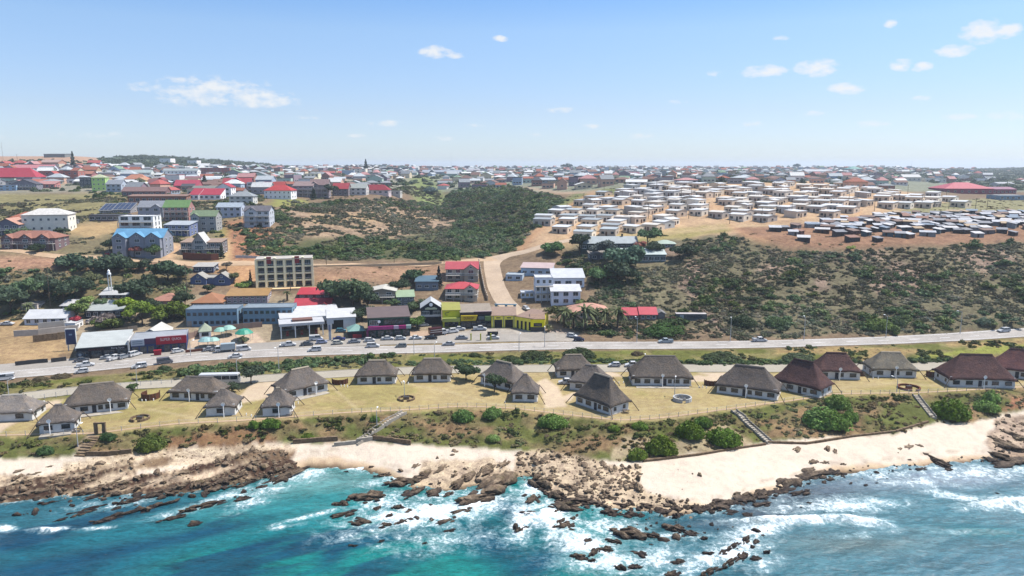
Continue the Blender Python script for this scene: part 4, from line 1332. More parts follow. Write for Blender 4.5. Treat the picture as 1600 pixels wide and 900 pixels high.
def chalet(px, py, wpx, hpx, yaw, ridge_f, aspect, col, label, cap=None, dish=None, patio=False, wins=3, seed=0, group='thatched holiday chalets on the lawn'):
    """px,py: middle of the front wall's foot; wpx: eave to eave along the long side; hpx: ridge above the foot"""
    p = ground(px, py)
    m = mpp(p.y)
    ya = R(yaw)
    L = wpx * m
    H1 = hpx * m * 1.05
    Wd = L * aspect
    ov = .62
    Lw, Dw = L - 2 * ov, Wd - 2 * ov
    wh = min(2.9, H1 * .44)
    back = Vector((-math.sin(ya), math.cos(ya), 0)) * (Dw / 2)
    t = thing('chalet', p + back, ya, label, 'chalet', group)
    a, b = Lw / 2, Dw / 2
    w1 = MB()
    w1.box(-a, -b, -.6, a, b, wh + .25)
    w1.build('wall', 'wall_paint', t, (.56, .56, .55, 1))
    pl = MB()
    pl.box(-a - .25, -b - .25, -.7, a + .25, -b - .003, .16).box(a + .003, -b - .25, -.7, a + .25, b + .25, .16).box(-a - .25, -b - .003, -.7, -a - .003, b + .25, .16)
    pl.build('plinth', 'concrete', t)
    rf = thatch_roof(Lw, Dw, ridge_f * L, wh - .1, H1, ov, seed).build('roof', 'thatch', t, alb(*col), smooth=True)
    rc = MB()
    rr = ridge_f * L / 2 + .1
    sec = [(-.34, -.26), (-.17, .0), (0, .07), (.17, .0), (.34, -.26)]
    n = len(sec)
    rc.add([(-rr, y, H1 + z) for y, z in sec] + [(rr, y, H1 + z) for y, z in sec], [tuple(range(n)), tuple(range(2 * n - 1, n - 1, -1))] + [(i, n + i, n + (i + 1) % n, (i + 1) % n) for i in range(n)])
    rc.build('ridge_cap', 'wall_paint', rf, alb(*(cap or tuple(min(255, c + 14) for c in col))))
    # poles that carry on from the hips to the ground outside the walls
    for sx in (-1, 1):
        for sy in (-1, 1):
            q = MB()
            ex, ey = sx * (a + ov * .9), sy * (b + ov * .9)
            q.tube((ex * .97, ey * .97, wh - .05), (ex + sx * 1.9, ey + sy * 1.2, -.25), .11, .11, 6)
            q.build('roof_pole', 'wood_pole', t)
    nw = wins
    hgt = min(1.15, wh * .5)
    for k in range(nw):
        x = -a + Lw * (k + .5) / nw
        if k == nw // 2 and nw > 2:
            o = door(t, x - .6, -b - .03, .17, 1.0, min(2.0, wh * .85), (60, 66, 78))
            mesh_obj('door_handle', door_handle_mesh(), o, (.35, -.09, 1.0))
            win(t, x + .9, -b - .03, wh * .32, 1.1, hgt, frame='dark_trim')
        else:
            win(t, x, -b - .03, wh * .32, min(1.9, Lw / nw * .6), hgt, frame='dark_trim')
    for s_ in (-1, 1):
        nn = 2 if Dw > 4.5 else 1
        for k in range(nn):
            win(t, s_ * (a + .03), -b + Dw * (k + .5) / nn, wh * .36, .95, min(.9, wh * .4), R(90) * s_, frame='dark_trim', bars=0)
    if dish is not None:        # white post with a round dish at the eave
        dx = dish * a
        q = MB()
        q.tube((dx, -b - 1.1, -.3), (dx, -b - 1.1, wh + .4), .13, .11, 8)
        po = q.build('dish_post', 'dish_white', t)
        q = MB()
        N_ = 14
        ring = [(math.cos(2 * math.pi * k / N_), math.sin(2 * math.pi * k / N_)) for k in range(N_)]
        R_ = .5
        V_ = [(dx + R_ * c, -b - 1.3 - .05, wh + .7 + R_ * s_) for c, s_ in ring] + [(dx + R_ * .5 * c, -b - 1.22, wh + .7 + R_ * .5 * s_) for c, s_ in ring] + [(dx, -b - 1.18, wh + .7)]
        F_ = [(k, (k + 1) % N_, N_ + (k + 1) % N_, N_ + k) for k in range(N_)] + [(N_ + k, N_ + (k + 1) % N_, 2 * N_) for k in range(N_)]
        q.add(V_, F_)
        q.add([(x, y + .06, z) for x, y, z in V_], [tuple(reversed(f)) for f in F_])
        d_ = q.build('satellite_dish', 'dish_white', t)
        q = MB()
        q.tube((dx, -b - 1.2, wh + .2), (dx, -b - 1.75, wh + .7), .025, .025, 4).box(dx - .07, -b - 1.83, wh + .63, dx + .07, -b - 1.7, wh + .77)
        q.build('dish_arm', 'steel_pole', d_)
    if patio:
        q = MB()
        q.box(-a * .9, -b - 2.6, -.5, a * .9, -b - .256, .10)
        q.build('patio', 'concrete', t)
    return t
_DH = []
def door_handle_mesh():
    if not _DH:
        mb = MB()
        mb.box(-.06, -.05, -.02, .06, 0, .02)
        _DH.append(mb.mesh('door_handle', 'steel_pole'))
    return _DH[0]
GREY, BROWN, MAROON = (136, 128, 123), (131, 122, 115), (110, 86, 85)
# px, py foot of the front wall (middle), eave width, ridge height, yaw, ridge share, depth share, colour
CHALETS = [
    (12, 659, 82, 37, 8, .36, .66, (164, 156, 150), 'pale grey thatched chalet cut by the picture edge beside the sandy drive', (206, 198, 186), None, 2),
    (90, 676, 58, 40, 18, .16, .85, GREY, 'small grey thatched chalet right behind the sea-edge path beside the stone gate arch', None, -.35, 2),
    (152, 645, 96, 42, 22, .5, .55, BROWN, 'long brown-grey thatched chalet with a white dish beside the rusty round screen', (168, 156, 140), .45, 5),
    (303, 626, 88, 33, -6, .5, .55, BROWN, 'long thatched chalet in front of the white parked bus', None, -.1, 4),
    (345, 650, 52, 38, 6, .10, 1.0, GREY, 'small pointed thatched chalet in front of the bus-side long chalet', (176, 164, 150), .3, 1),
    (480, 618, 80, 40, 42, .36, .62, GREY, 'angled thatched chalet with a brick patio by the wide sandy drive', (200, 186, 164), .35, 3),
    (432, 650, 50, 40, 6, .10, 1.0, GREY, 'small pointed thatched chalet below the wide sandy drive', (186, 174, 156), .25, 1),
    (588, 600, 66, 34, 3, .40, .62, BROWN, 'thatched chalet between the curved brown screen and the dish-less chalet by the round tree', (196, 182, 160), None, 3),
    (675, 597, 64, 34, 2, .42, .62, BROWN, 'thatched chalet standing beside the tall round tree on the inland lawn side', (190, 176, 156), None, 3),
    (776, 606, 74, 38, -38, .40, .62, GREY, 'angled thatched chalet half behind the round tree with the long shadow', (208, 194, 170), -.6, 3),
    (820, 628, 46, 40, -4, .10, 1.0, GREY, 'small pointed thatched chalet at the edge of the forked sandy drive', None, None, 2),
    (898, 590, 62, 33, 4, .42, .62, BROWN, 'thatched chalet behind the white pickup parked at the forked drive', (176, 162, 144), None, 3),
    (918, 612, 66, 38, -20, .26, .72, GREY, 'thatched chalet half hidden behind the chalet with the bright white gable end', None, None, 2),
    (926, 640, 84, 52, -50, .40, .60, (122, 114, 108), 'dark thatched chalet turned end-on with two small gable windows nearest the lawn point', (188, 176, 160), None, 4),
    (1034, 603, 100, 42, -2, .48, .56, (124, 116, 110), 'largest dark grey thatched chalet behind the round white fire pit', None, 0, 6),
    (1166, 620, 100, 44, -26, .44, .55, (120, 112, 108), 'dark thatched chalet with a white dish post beside the dark maroon end-on chalet', None, .0, 5),
    (1243, 614, 84, 48, -46, .38, .62, MAROON, 'dark maroon roofed chalet turned end-on above the big green shrubs', (84, 60, 62), None, 4),
    (1310, 593, 72, 38, -6, .42, .62, MAROON, 'maroon roofed chalet next to the brown-capped grey chalet at the inland side', (84, 58, 60), .0, 3),
    (1397, 590, 74, 36, -4, .40, .62, (144, 138, 126), 'olive-grey thatched chalet between two maroon roofed chalets', (190, 176, 156), .0, 3),
    (1534, 606, 106, 47, -5, .46, .56, MAROON, 'biggest maroon roofed chalet with a dish on a white post', (84, 60, 62), .0, 5),
    (1592, 592, 78, 42, -30, .36, .7, (126, 92, 92), 'maroon chalet half behind the biggest maroon chalet', (92, 66, 66), .5, 3),
]
for i, (px, py, wp, hp, yw, rf_, asp, col, lab, cap, dish, nw) in enumerate(CHALETS):
    chalet(px, py, wp, hp, yw, rf_, asp, col, lab, cap, dish, i in (1, 2, 5, 14), nw, i)

# ---------------------------------------------------------------- vehicles
def frustum(mb, x0, x1, y, z0, X0, X1, Yt, z1):
    mb.add([(x0, -y, z0), (x1, -y, z0), (x1, y, z0), (x0, y, z0), (X0, -Yt, z1), (X1, -Yt, z1), (X1, Yt, z1), (X0, Yt, z1)],
           [(0, 3, 2, 1), (4, 5, 6, 7), (0, 1, 5, 4), (1, 2, 6, 5), (2, 3, 7, 6), (3, 0, 4, 7)])
wm_ = MB()
wm_.tube((0, -.11, 0), (0, .11, 0), .33, .33, 12)
wm_.cur = 1
wm_.tube((0, -.125, 0), (0, .125, 0), .2, .2, 10)
WHEEL = wm_.mesh('wheel', ['tyre_rubber', 'steel_pole'])
hl = MB(); hl.box(-.06, -.2, -.08, .03, .2, .08); HEADL = hl.mesh('headlight', 'lamp_lens')
mat_plain('tail_red', (.35, .02, .02), .3, .5, .1)
hl = MB(); hl.box(-.03, -.14, -.1, .05, .14, .1); TAILL = hl.mesh('tail_light', 'tail_red')
CARS = {}
def car_kind(kind):
    if kind in CARS:
        return CARS[kind]
    b, g, r = MB(), MB(), MB()
    L, W2, belt, top = {'sedan': (4.45, .86, .92, 1.42), 'hatch': (3.85, .83, .95, 1.48), 'suv': (4.6, .92, 1.08, 1.72), 'pickup': (5.2, .92, 1.05, 1.74), 'van': (4.9, .95, 1.12, 2.0)}[kind]
    h = L / 2
    nose = {'sedan': 1.15, 'hatch': .85, 'suv': 1.15, 'pickup': 1.25, 'van': .75}[kind]
    tail = {'sedan': .75, 'hatch': .12, 'suv': .12, 'pickup': 1.85, 'van': .05}[kind]
    # body: bevelled lower hull with bonnet falling to the nose
    prof = [(-h, .38), (-h + .08, .26), (h - .1, .26), (h, .42), (h - .03, .66), (h - nose, belt), (-h + .02, belt), (-h, .7)]
    n = len(prof)
    for sgn in (1,):
        vs = [(x, -W2 + (.07 if z > .6 else 0), z) for x, z in prof] + [(x, W2 - (.07 if z > .6 else 0), z) for x, z in prof]
        b.add(vs, [tuple(range(n)), tuple(range(2 * n - 1, n - 1, -1))] + [(i, n + i, n + (i + 1) % n, (i + 1) % n) for i in range(n)])
    c0, c1 = -h + tail, h - nose
    sl0 = {'sedan': .65, 'hatch': .35, 'suv': .22, 'pickup': .1, 'van': .06}[kind]
    sl1 = {'sedan': .75, 'hatch': .7, 'suv': .6, 'pickup': .6, 'van': .55}[kind]
    frustum(g, c0 + .02, c1 - .02, W2 - .09, belt + .004, c0 + sl0, c1 - sl1, W2 - .22, top - .06)
    frustum(r, c0 + sl0 - .05, c1 - sl1 + .05, W2 - .19, top - .055, c0 + sl0 + .06, c1 - sl1 - .05, W2 - .26, top)
    for xx0, xx1 in ((c0, c0 + sl0), (c1, c1 - sl1), ((c0 + c1) / 2 - .1, (c0 + c1) / 2 - .1)):
        for sy in (-1, 1):
            r.tube((xx0, sy * (W2 - .075), belt), (xx1, sy * (W2 - .205), top - .05), .05, .045, 4)
    if kind == 'pickup':
        for y0, y1 in ((-W2 + .02, -W2 + .12), (W2 - .12, W2 - .02)):
            b.box(-h + .02, y0, belt + .003, c0, y1, belt + .22)
        b.box(-h + .02, -W2 + .12, belt + .003, -h + .12, W2 - .12, belt + .22)
    if kind == 'van':
        r.box(c0 + .05, -W2 + .06, belt + .25, c0 + 2.0, W2 - .06, top - .1)
    CARS[kind] = (b.mesh('body', 'car_paint'), g.mesh('windows', 'window_glass'), r.mesh('roof', 'car_paint'), L, W2)
    return CARS[kind]
def car(px, py, kind, col, yaw, label, group=None, loc=None, cat=None):
    p = ground(px, py) if loc is None else loc
    bm, gm, rm, L, W2 = car_kind(kind)
    c = alb(*col)
    nm = {'pickup': 'pickup_truck', 'van': 'van'}.get(kind, 'car')
    t = thing(nm, p + Vector((0, 0, .09)), R(yaw), label, cat or {'pickup': 'pickup truck', 'van': 'van'}.get(kind, 'car'), group)
    bo = mesh_obj('body', bm, t, col=c)
    mesh_obj('roof', rm, bo, col=c)
    mesh_obj('window', gm, t)
    for sx in (-1, 1):
        for sy in (-1, 1):
            mesh_obj('wheel', WHEEL, t, (sx * L * .31, sy * (W2 - .1), .33))
    for sy in (-1, 1):
        mesh_obj('headlight', HEADL, t, (L / 2 - .02, sy * (W2 - .3), .58))
        mesh_obj('tail_light', TAILL, t, (-L / 2 + .01, sy * (W2 - .26), .74))
    return t
WHT, SLV, DGR, BLK, NVY = (248, 248, 248), (178, 182, 188), (104, 106, 112), (34, 34, 38), (44, 48, 84)
VEH = [  # px, py, kind, colour, yaw, label
    (8, 594, 'van', WHT, 206, 'white van cut by the picture edge on the main road'),
    (128, 583, 'hatch', WHT, 207, 'white car driving on the main road below the black-fronted workshop'),
    (134, 573, 'pickup', WHT, 30, 'white car on the road shoulder next to the grey car'),
    (128, 565, 'sedan', DGR, 28, 'grey car at the kerb of the black-fronted workshop corner'),
    (218, 575, 'suv', WHT, 206, 'white off-roader on the main road passing the red-signed shop'),
    (258, 568, 'van', (126, 126, 134), 28, 'dark silver people carrier on the slip road beside the red-signed shop'),
    (180, 562, 'pickup', WHT, 60, 'white pickup parked nose-out before the white-lettered half of the black-fronted workshop'),
    (194, 560, 'hatch', SLV, 60, 'silver car parked before the right pillar of the black-fronted workshop'),
    (211, 556, 'suv', WHT, 64, 'tall white car parked before the white-framed panel of the blue shop'),
    (278, 551, 'hatch', WHT, 40, 'white hatchback parked under the red sign'),
    (169, 561, 'sedan', SLV, 20, 'low silver car tucked against the black-fronted workshop'),
    (328, 548, 'sedan', SLV, 22, 'silver car parked by the low brick wall of the green-roofed kiosk'),
    (381, 548, 'van', WHT, 20, 'long white car parked behind the white box truck'),
    (368, 559, 'sedan', WHT, 202, 'white car on the main road partly hidden by roadside bushes'),
    (340, 548, 'sedan', (190, 190, 196), 25, 'pale grey car between the low brick wall and the box truck'),
    (451, 541, 'pickup', WHT, 16, 'white pickup leaving the fuel station forecourt by the kerb'),
    (492, 549, 'suv', WHT, 194, 'white off-roader on the main road beyond the roadside bushes'),
    (480, 540, 'sedan', DGR, 14, 'grey car parked along the kerb before the fuel station canopy'),
    (494, 532, 'van', WHT, 14, 'white van parked behind the silver car at the fuel station'),
    (503, 537, 'hatch', (176, 184, 214), 14, 'pale blue-silver car parked along the fuel station kerb'),
    (530, 532, 'sedan', (58, 62, 130), 12, 'dark blue car parked at the end of the fuel station row'),
    (528, 538, 'hatch', (244, 238, 220), 12, 'cream car in the kerb row before the dark blue car'),
    (554, 536, 'sedan', SLV, 10, 'silver car in the kerb row below the teal canopy'),
    (578, 534, 'hatch', WHT, 10, 'white car in the kerb row below the pink shopfront corner'),
    (533, 519, 'hatch', (88, 150, 168), 6, 'teal car beside the fuel station price column'),
    (606, 531, 'sedan', WHT, 8, 'white saloon in the kerb row before the pink shopfront'),
    (626, 531, 'hatch', (236, 240, 240), 8, 'white car at the end of the kerb row before the pink shopfront'),
    (583, 543, 'suv', WHT, 8, 'white off-roader with roof box shape on the main road below the pink shopfront'),
    (627, 543, 'hatch', (156, 160, 158), 188, 'grey hatchback on the main road behind the white off-roader'),
    (650, 530, 'sedan', WHT, 6, 'white saloon next to the black saloon on the slip road'),
    (674, 530, 'sedan', BLK, 6, 'black saloon on the slip road'),
    (630, 524, 'pickup', WHT, 10, 'white pickup parked at the pink shopfront wall'),
    (662, 510, 'hatch', SLV, 20, 'grey car under the round green tree by the dark gabled bar'),
    (706, 520, 'pickup', WHT, 25, 'white pickup beside the red and black tow truck'),
    (718, 516, 'sedan', WHT, 10, 'white saloon under the yellow-green board'),
    (750, 516, 'pickup', WHT, 4, 'white double-cab parked under the yellow awning'),
    (722, 530, 'sedan', SLV, 5, 'silver saloon beside the yellow posts'),
    (771, 530, 'sedan', WHT, 5, 'white saloon past the third yellow post'),
    (701, 540, 'sedan', (214, 214, 216), 184, 'pale silver saloon driving alone on the main road below the tow truck'),
    (894, 527, 'hatch', WHT, -28, 'white hatchback at the junction give-way line'),
    (905, 533, 'hatch', NVY, -10, 'dark blue hatchback at the junction mouth'),
    (1040, 536, 'pickup', (196, 206, 212), 182, 'silver pickup with canopy on the main road below the shipping container'),
    (1187, 534, 'pickup', WHT, 2, 'white pickup alone on the main road beneath the scree hillside'),
    (1568, 519, 'suv', (226, 228, 230), 192, 'white car far along the rising end of the main road'),
    (960, 573, 'hatch', WHT, 182, 'white hatchback parked on the chalet road'),
    (989, 573, 'pickup', WHT, 180, 'white off-roader parked on the chalet road beside the big dark chalet'),
    (886, 600, 'pickup', WHT, 178, 'white pickup parked between the chalets at the forked drive'),
    (172, 399, 'hatch', (200, 40, 40), 10, 'small red car on the dirt road beside the blue-roofed house'),
    (334, 422, 'suv', WHT, 20, 'white car on the yard above the house with two blue gables'),
    (332, 440, 'hatch', WHT, -10, 'white car between the two blue gables'),
    (960, 404, 'pickup', WHT, 5, 'white pickup beside the white-roofed hillside house'),
    (822, 484, 'hatch', WHT, -60, 'white car on the side street below the white villa'),
    (12, 508, 'sedan', WHT, 5, 'white cars-and-tarp yard saloon at the picture edge'),
    (142, 505, 'hatch', (222, 214, 206), 70, 'pale car on the red earth yard above the concrete fence'),
]
ROADPTS = [(C, N), (C2, N2)]
for v_ in VEH:
    car(*v_, group='cars and pickups')
# box truck
def on(px, py, dz=0.0):
    p = ground(px, py)
    p.z += dz
    return p
def truck(px, py, yaw, label, boxc, cabc, Lb=4.6, stripes=None, name='truck'):
    t = thing(name, on(px, py, .09), R(yaw), label, 'truck', None)
    q = MB(); q.box(-3.2, -.9, .55, 3.0, .9, .8); q.build('chassis', 'dark_trim', t)
    q = MB(); q.box(-3.3, -1.1, .82, 1.35, 1.1, 2.9)
    bx = q.build('cargo_box', 'car_paint', t, alb(*boxc))
    if stripes:
        q = MB()
        for z in (1.35, 2.1):
            q.box(-3.2, -1.13, z, 1.3, -1.104, z + .22)
        q.build('stripe', 'sign_paint', bx, alb(*stripes))
    q = MB(); frustum(q, 1.45, 3.25, 1.0, .5, 1.45, 3.2, .98, 1.35); frustum(q, 1.46, 2.9, .93, 2.12, 1.5, 2.8, .88, 2.2)
    for xx0, xx1 in ((1.5, 1.5), (3.15, 2.8)):
        for sy in (-1, 1):
            q.tube((xx0, sy * .93, 1.34), (xx1, sy * .9, 2.13), .06, .06, 4)
    q.build('cab', 'car_paint', t, alb(*cabc))
    q = MB(); frustum(q, 1.48, 3.18, .95, 1.354, 1.5, 2.85, .9, 2.116); q.build('window', 'window_glass', t)
    for x in (-2.1, 2.35):
        for sy in (-1, 1):
            o = mesh_obj('wheel', WHEEL, t, (x, sy * .92, .42), scl=(1.25, 1.3, 1.25))
    for sy in (-1, 1):
        mesh_obj('headlight', HEADL, t, (3.24, sy * .7, .8))
    return t
truck(352, 550, 200, 'white box truck with a pale blue-grey body parked on the slip road', (200, 214, 220), WHT)
truck(684, 524, 25, 'red and black truck with white side stripes near the yellow-green board', (96, 34, 38), WHT, stripes=(236, 232, 226))
# long-distance bus behind the chalet
def bus(px, py, yaw, label):
    t = thing('bus', on(px, py, .09), R(yaw), label, 'bus')
    q = MB(); frustum(q, -6, 6, 1.25, .4, -5.95, 5.9, 1.22, 1.6); frustum(q, -5.9, 5.75, 1.2, 2.75, -5.8, 5.5, 1.1, 3.2)
    for x in (-5.85, -3.5, -1.1, 1.3, 3.6, 5.7):
        for sy in (-1, 1):
            q.box(x - .09, sy * 1.2 - .03, 1.6, x + .09, sy * 1.2 + .03, 2.76)
    q.build('body', 'car_paint', t, alb(*WHT))
    q = MB(); frustum(q, -5.9, 5.82, 1.19, 1.604, -5.85, 5.7, 1.17, 2.746); q.build('window', 'window_glass', t)
    for x in (-3.6, 3.9):
        for sy in (-1, 1):
            mesh_obj('wheel', WHEEL, t, (x, sy * 1.12, .5), scl=(1.5, 1.4, 1.5))
    for sy in (-1, 1):
        mesh_obj('headlight', HEADL, t, (5.98, sy * .9, .85))
bus(343, 600, 184, 'white coach with dark windows parked behind the long thatched chalet')
# dark flat trailer on the forecourt
t = thing('trailer', on(770, 524, .08), R(3), 'low dark trailer standing on the forecourt by the yellow posts', 'trailer')
q = MB(); q.box(-2, -.85, .45, 2, .85, .75).box(-2, -.85, .753, 2, -.8, 1.15).box(-2, .8, .753, 2, .85, 1.15); q.build('bed', 'dark_trim', t)
q = MB(); q.tube((2, 0, .5), (3.1, 0, .5), .05); q.build('drawbar', 'steel_pole', t)
for sy in (-1, 1):
    mesh_obj('wheel', WHEEL, t, (-.2, sy * .95, .33))

# ---------------------------------------------------------------- houses on the western hill and along the shops
def lettering(parent, text, width, x, y, z, col, height=None, name='lettering', rot=0.0):
    cu = bpy.data.curves.new(name, 'FONT')
    cu.body = text
    cu.extrude = .02
    cu.align_x, cu.align_y = 'CENTER', 'CENTER'
    tmp = bpy.data.objects.new(name, cu)
    COL.objects.link(tmp)
    dg = bpy.context.evaluated_depsgraph_get()
    me = bpy.data.meshes.new_from_object(tmp.evaluated_get(dg))
    bpy.data.objects.remove(tmp)
    me.materials.clear()
    me.materials.append(M['sign_paint'])
    xs_ = [v.co.x for v in me.vertices]
    ys_ = [v.co.y for v in me.vertices]
    k = width / (max(xs_) - min(xs_))
    ky = k if height is None else height / (max(ys_) - min(ys_))
    return mesh_obj(name, me, parent, (x, y, z), (R(90), 0, rot), (k, ky, 1), alb(*col))
W_ = (236, 234, 230)
HH = 'houses on the western hill'
house(218, 401, 76, 30, 12, 11, 'gable', (142, 146, 158), (112, 184, 232), 'big grey house with a sky blue roof and three gabled wings above the dirt road', 2, 3, 5, fgables=((-.34, .27, 2.5), (.0, .3, 1.2), (.33, .3, 2.5)), name='blue_roofed_house', group=HH, rmat='roof_sheet')
house(214, 364, 52, 25, 3, 10, 'flat', (240, 240, 238), (250, 250, 250), 'white flat-roofed modern villa with wide glass fronts just behind the sky blue roof', 2, 3, 3, 2.0, 4.0, balcony=True, group=HH)
house(72, 363, 62, 27, 9, 13, 'hip', (236, 228, 212), (240, 234, 226), 'large cream-white two-storey house with a white hipped roof', 14, 2, 6, 1.3, 1.2, group=HH)
house(45, 389, 82, 17, 10, 12, 'hip', (124, 100, 102), (186, 124, 104), 'brown two-storey house with salmon roof and three small gables above the dirt road', 2, 2, 6, fgables=((-.36, .2, 1.2), (-.02, .22, 1.2), (.3, .22, 1.2)), balcony=True, group=HH)
house(12, 368, 36, 17, 9, 10, 'gablef', (108, 108, 126), (226, 166, 142), 'grey gable-fronted house with peach roof at the picture edge on the western hill', 2, 2, 3, balcony=True, group=HH)
house(40, 350, 44, 10, 8, 11, 'hip', (116, 82, 76), (206, 120, 92), 'low maroon-walled house with a terracotta hipped roof behind the cream-white house', 4, 1, 4, group=HH)
house(107, 352, 17, 7, 1, 6, 'flat', (70, 72, 86), (150, 148, 150), 'dark flat-roofed garage beside the cream-white house', 4, 1, 1, garage=1, name='garage', cat='garage', group=HH)
house(168, 346, 54, 9, 1, 8, 'flat', (104, 98, 106), (120, 120, 128), 'low dark house with long verandah below the two solar roofs', 3, 1, 6, 1.8, 2.6, group=HH)
for (px, py, wp, lab) in ((168, 334, 24, 'small grey house covered by dark solar panels nearest the grassy slope'), (190, 333, 27, 'larger grey house covered by dark solar panels near the white villa')):
    t = house(px, py, wp, 5, 9, 9, 'mono', (150, 146, 148), (160, 164, 172), lab, 2, 1, 3, group=HH, rmat='roof_sheet')
    Yd = t.location.y; m = mpp(Yd); wv = wp * m
    q = MB()
    sl = 9 * m / 9
    nn = 4
    for k in range(nn):
        for r_ in range(2):
            x0, x1 = -wv / 2 + wv * k / nn + .25, -wv / 2 + wv * (k + 1) / nn - .15
            y0, y1 = .3 + r_ * 4.3, 4.3 + r_ * 4.3
            z = 5 * m + .27
            slab(q, [(x0, y0, z + y0 * sl + .12), (x1, y0, z + y0 * sl + .12), (x1, y1, z + y1 * sl + .12), (x0, y1, z + y1 * sl + .12)], .08)
    if 'solar_blue' not in M:
        mat_plain('solar_blue', (.03, .04, .075), .2, .5, .3, 2)
    q.build('solar_panels', 'solar_blue', t)
house(236, 341, 38, 17, 9, 10, 'gable', (168, 172, 184), (164, 168, 178), 'grey two-storey house with white trim between the solar roofs and the green-roofed house', 2, 2, 4, fgables=((.25, .32, 1.0),), group=HH)
house(276, 346, 38, 22, 10, 10, 'gable', (176, 124, 116), (124, 166, 100), 'pink-walled three-storey house with a green roof and a tall white end gable', 2, 3, 4, balcony=True, group=HH)
house(277, 368, 40, 16, 4, 9, 'mono', (112, 124, 164), (196, 204, 214), 'slate blue house with a pale sloping roof below the pink-walled house', -4, 2, 4, balcony=True, group=HH)
house(319, 362, 38, 24, 8, 9, 'gable', (158, 158, 156), (138, 160, 122), 'tall grey house with sage green roof and a maroon gabled corner', 2, 3, 3, fgables=((-.32, .34, .8),), group=HH)
t = house(315, 399, 62, 20, 3, 9, 'mono', (128, 116, 112), (188, 158, 138), 'two-storey balconied house with a steep white central gable above a brick terrace wall', 2, 2, 7, 1.7, 1.9, balcony=True, group=HH)
m = mpp(t.location.y)
gw, gh = 22 * m, 20 * m
gm, gr = roof_and_walls('gablef', gw, 7, gh * .95, gw * .72, 1, .4)
b_ = gm.build('gable_wing', 'wall_paint', t, alb(214, 208, 204), (-1.5 * m, -1.0, 0))
gr.build('gable_roof', 'roof_sheet', b_, alb(240, 238, 236))
for z in (.12, .5, .9):
    win(t, -1.5 * m, -1.04, gh * z, gw * .6, 1.7, bars=3)
house(358, 340, 37, 16, 6, 10, 'gable', (176, 186, 204), (184, 198, 212), 'pale blue-grey house with a wide dark ground-floor opening on the grassy shoulder', 2, 2, 4, 1.6, 1.8, group=HH)
house(402, 354, 38, 24, 7, 11, 'gable', (192, 196, 204), (122, 118, 126), 'white and grey three-storey house above the red earth cutting', 4, 3, 4, fgables=((-.2, .4, .8),), balcony=True, group=HH)
for i, (px, py, wp, lab) in enumerate(((303, 312, 15, 'row house with red roof at the uphill-slope end of the white terrace'), (319, 312, 15, 'middle red-roofed row house of the white terrace'), (336, 312, 17, 'red-roofed row house of the white terrace next to the big white gable'))):
    house(px, py, wp, 7, 9, 11, 'mono', (240, 238, 238), (206, 66, 88), lab, 2, 1, 2, group=HH, ov=.1)
house(350, 307, 22, 14, 6, 11, 'gablef', (242, 240, 240), (206, 74, 90), 'white gable-ended house rising behind the red-roofed white terrace', 2, 2, 2, group=HH)
house(377, 319, 36, 12, 7, 10, 'hip', (206, 204, 198), (172, 178, 182), 'white house with grey hipped roof and dark garages beside the red-roofed terrace', 2, 2, 4, group=HH)
house(434, 311, 42, 13, 8, 12, 'hip', (238, 238, 240), (222, 76, 78), 'white-walled house with bright red roof and a row of dark windows on a green lawn', -4, 2, 6, 1.3, 1.0, group=HH)
house(428, 299, 32, 6, 8, 9, 'gable', (150, 110, 106), (216, 88, 84), 'red-roofed house directly behind the white house on the green lawn', 4, 1, 4, group=HH)
house(404, 302, 34, 16, 5, 9, 'flat', (190, 192, 200), (222, 224, 228), 'pale grey stepped apartment house by the red-roofed pair', 4, 3, 4, balcony=True, group=HH)
house(474, 308, 30, 17, 6, 9, 'mono', (140, 132, 140), (168, 142, 140), 'mauve balconied house at the west half of the double villa on the ridge', 2, 3, 4, balcony=True, group=HH)
house(499, 309, 28, 20, 8, 9, 'gable', (146, 136, 140), (170, 140, 138), 'mauve gabled villa joined to the balconied house on the ridge', 0, 3, 3, fgables=((-.25, .45, 1.0),), balcony=True, group=HH)
house(532, 306, 24, 11, 8, 9, 'gable', (124, 112, 116), (214, 82, 92), 'house with raspberry red roof next to dark garden trees on the ridge', -3, 2, 3, group=HH)
house(556, 305, 32, 11, 6, 10, 'gable', (210, 206, 200), (186, 192, 186), 'white house with pale grey roof beside the raspberry red roof', -3, 2, 4, group=HH)
house(586, 304, 42, 7, 8, 10, 'hip', (214, 192, 190), (182, 62, 76), 'long house with crimson roof at the end of the ridge row', -4, 1, 5, group=HH)
house(612, 305, 26, 6, 4, 9, 'flat', (198, 192, 180), (190, 186, 180), 'small flat-roofed house at the edge of the green gully', -4, 1, 3, group=HH)
house(155, 298, 19, 20, 5, 10, 'hip', (190, 232, 124), (206, 214, 170), 'lime green three-storey house with a pale roof', 12, 3, 3, 1.2, 1.1, group=HH)
house(137, 293, 22, 15, 3, 9, 'flat', (76, 86, 92), (120, 128, 126), 'dark glazed wing against the lime green house', 4, 3, 4, group=HH)
house(178, 300, 24, 12, 6, 9, 'gable', (176, 188, 202), (170, 176, 186), 'pale blue-grey house beside the lime green house', -4, 2, 3, group=HH)
house(18, 286, 72, 9, 14, 18, 'hip', (140, 100, 104), (214, 72, 92), 'sprawling hall with a large crimson roof at the picture edge', 6, 1, 7, group=HH)
house(52, 272, 56, 9, 5, 14, 'gable', (202, 204, 214), (226, 140, 146), 'pale hall with a pink roof behind the crimson-roofed hall', 8, 2, 6, group=HH)
house(77, 263, 32, 9, 4, 14, 'gable', (190, 134, 108), (214, 176, 162), 'brick hall with cream window strips below the bare earth ridge', -10, 1, 7, 3.0, 1.0, group=HH)
house(92, 282, 58, 14, 4, 14, 'flat', (176, 104, 92), (168, 134, 122), 'large red brick building with a flat tan roof', 4, 2, 7, garage=2, group=HH)
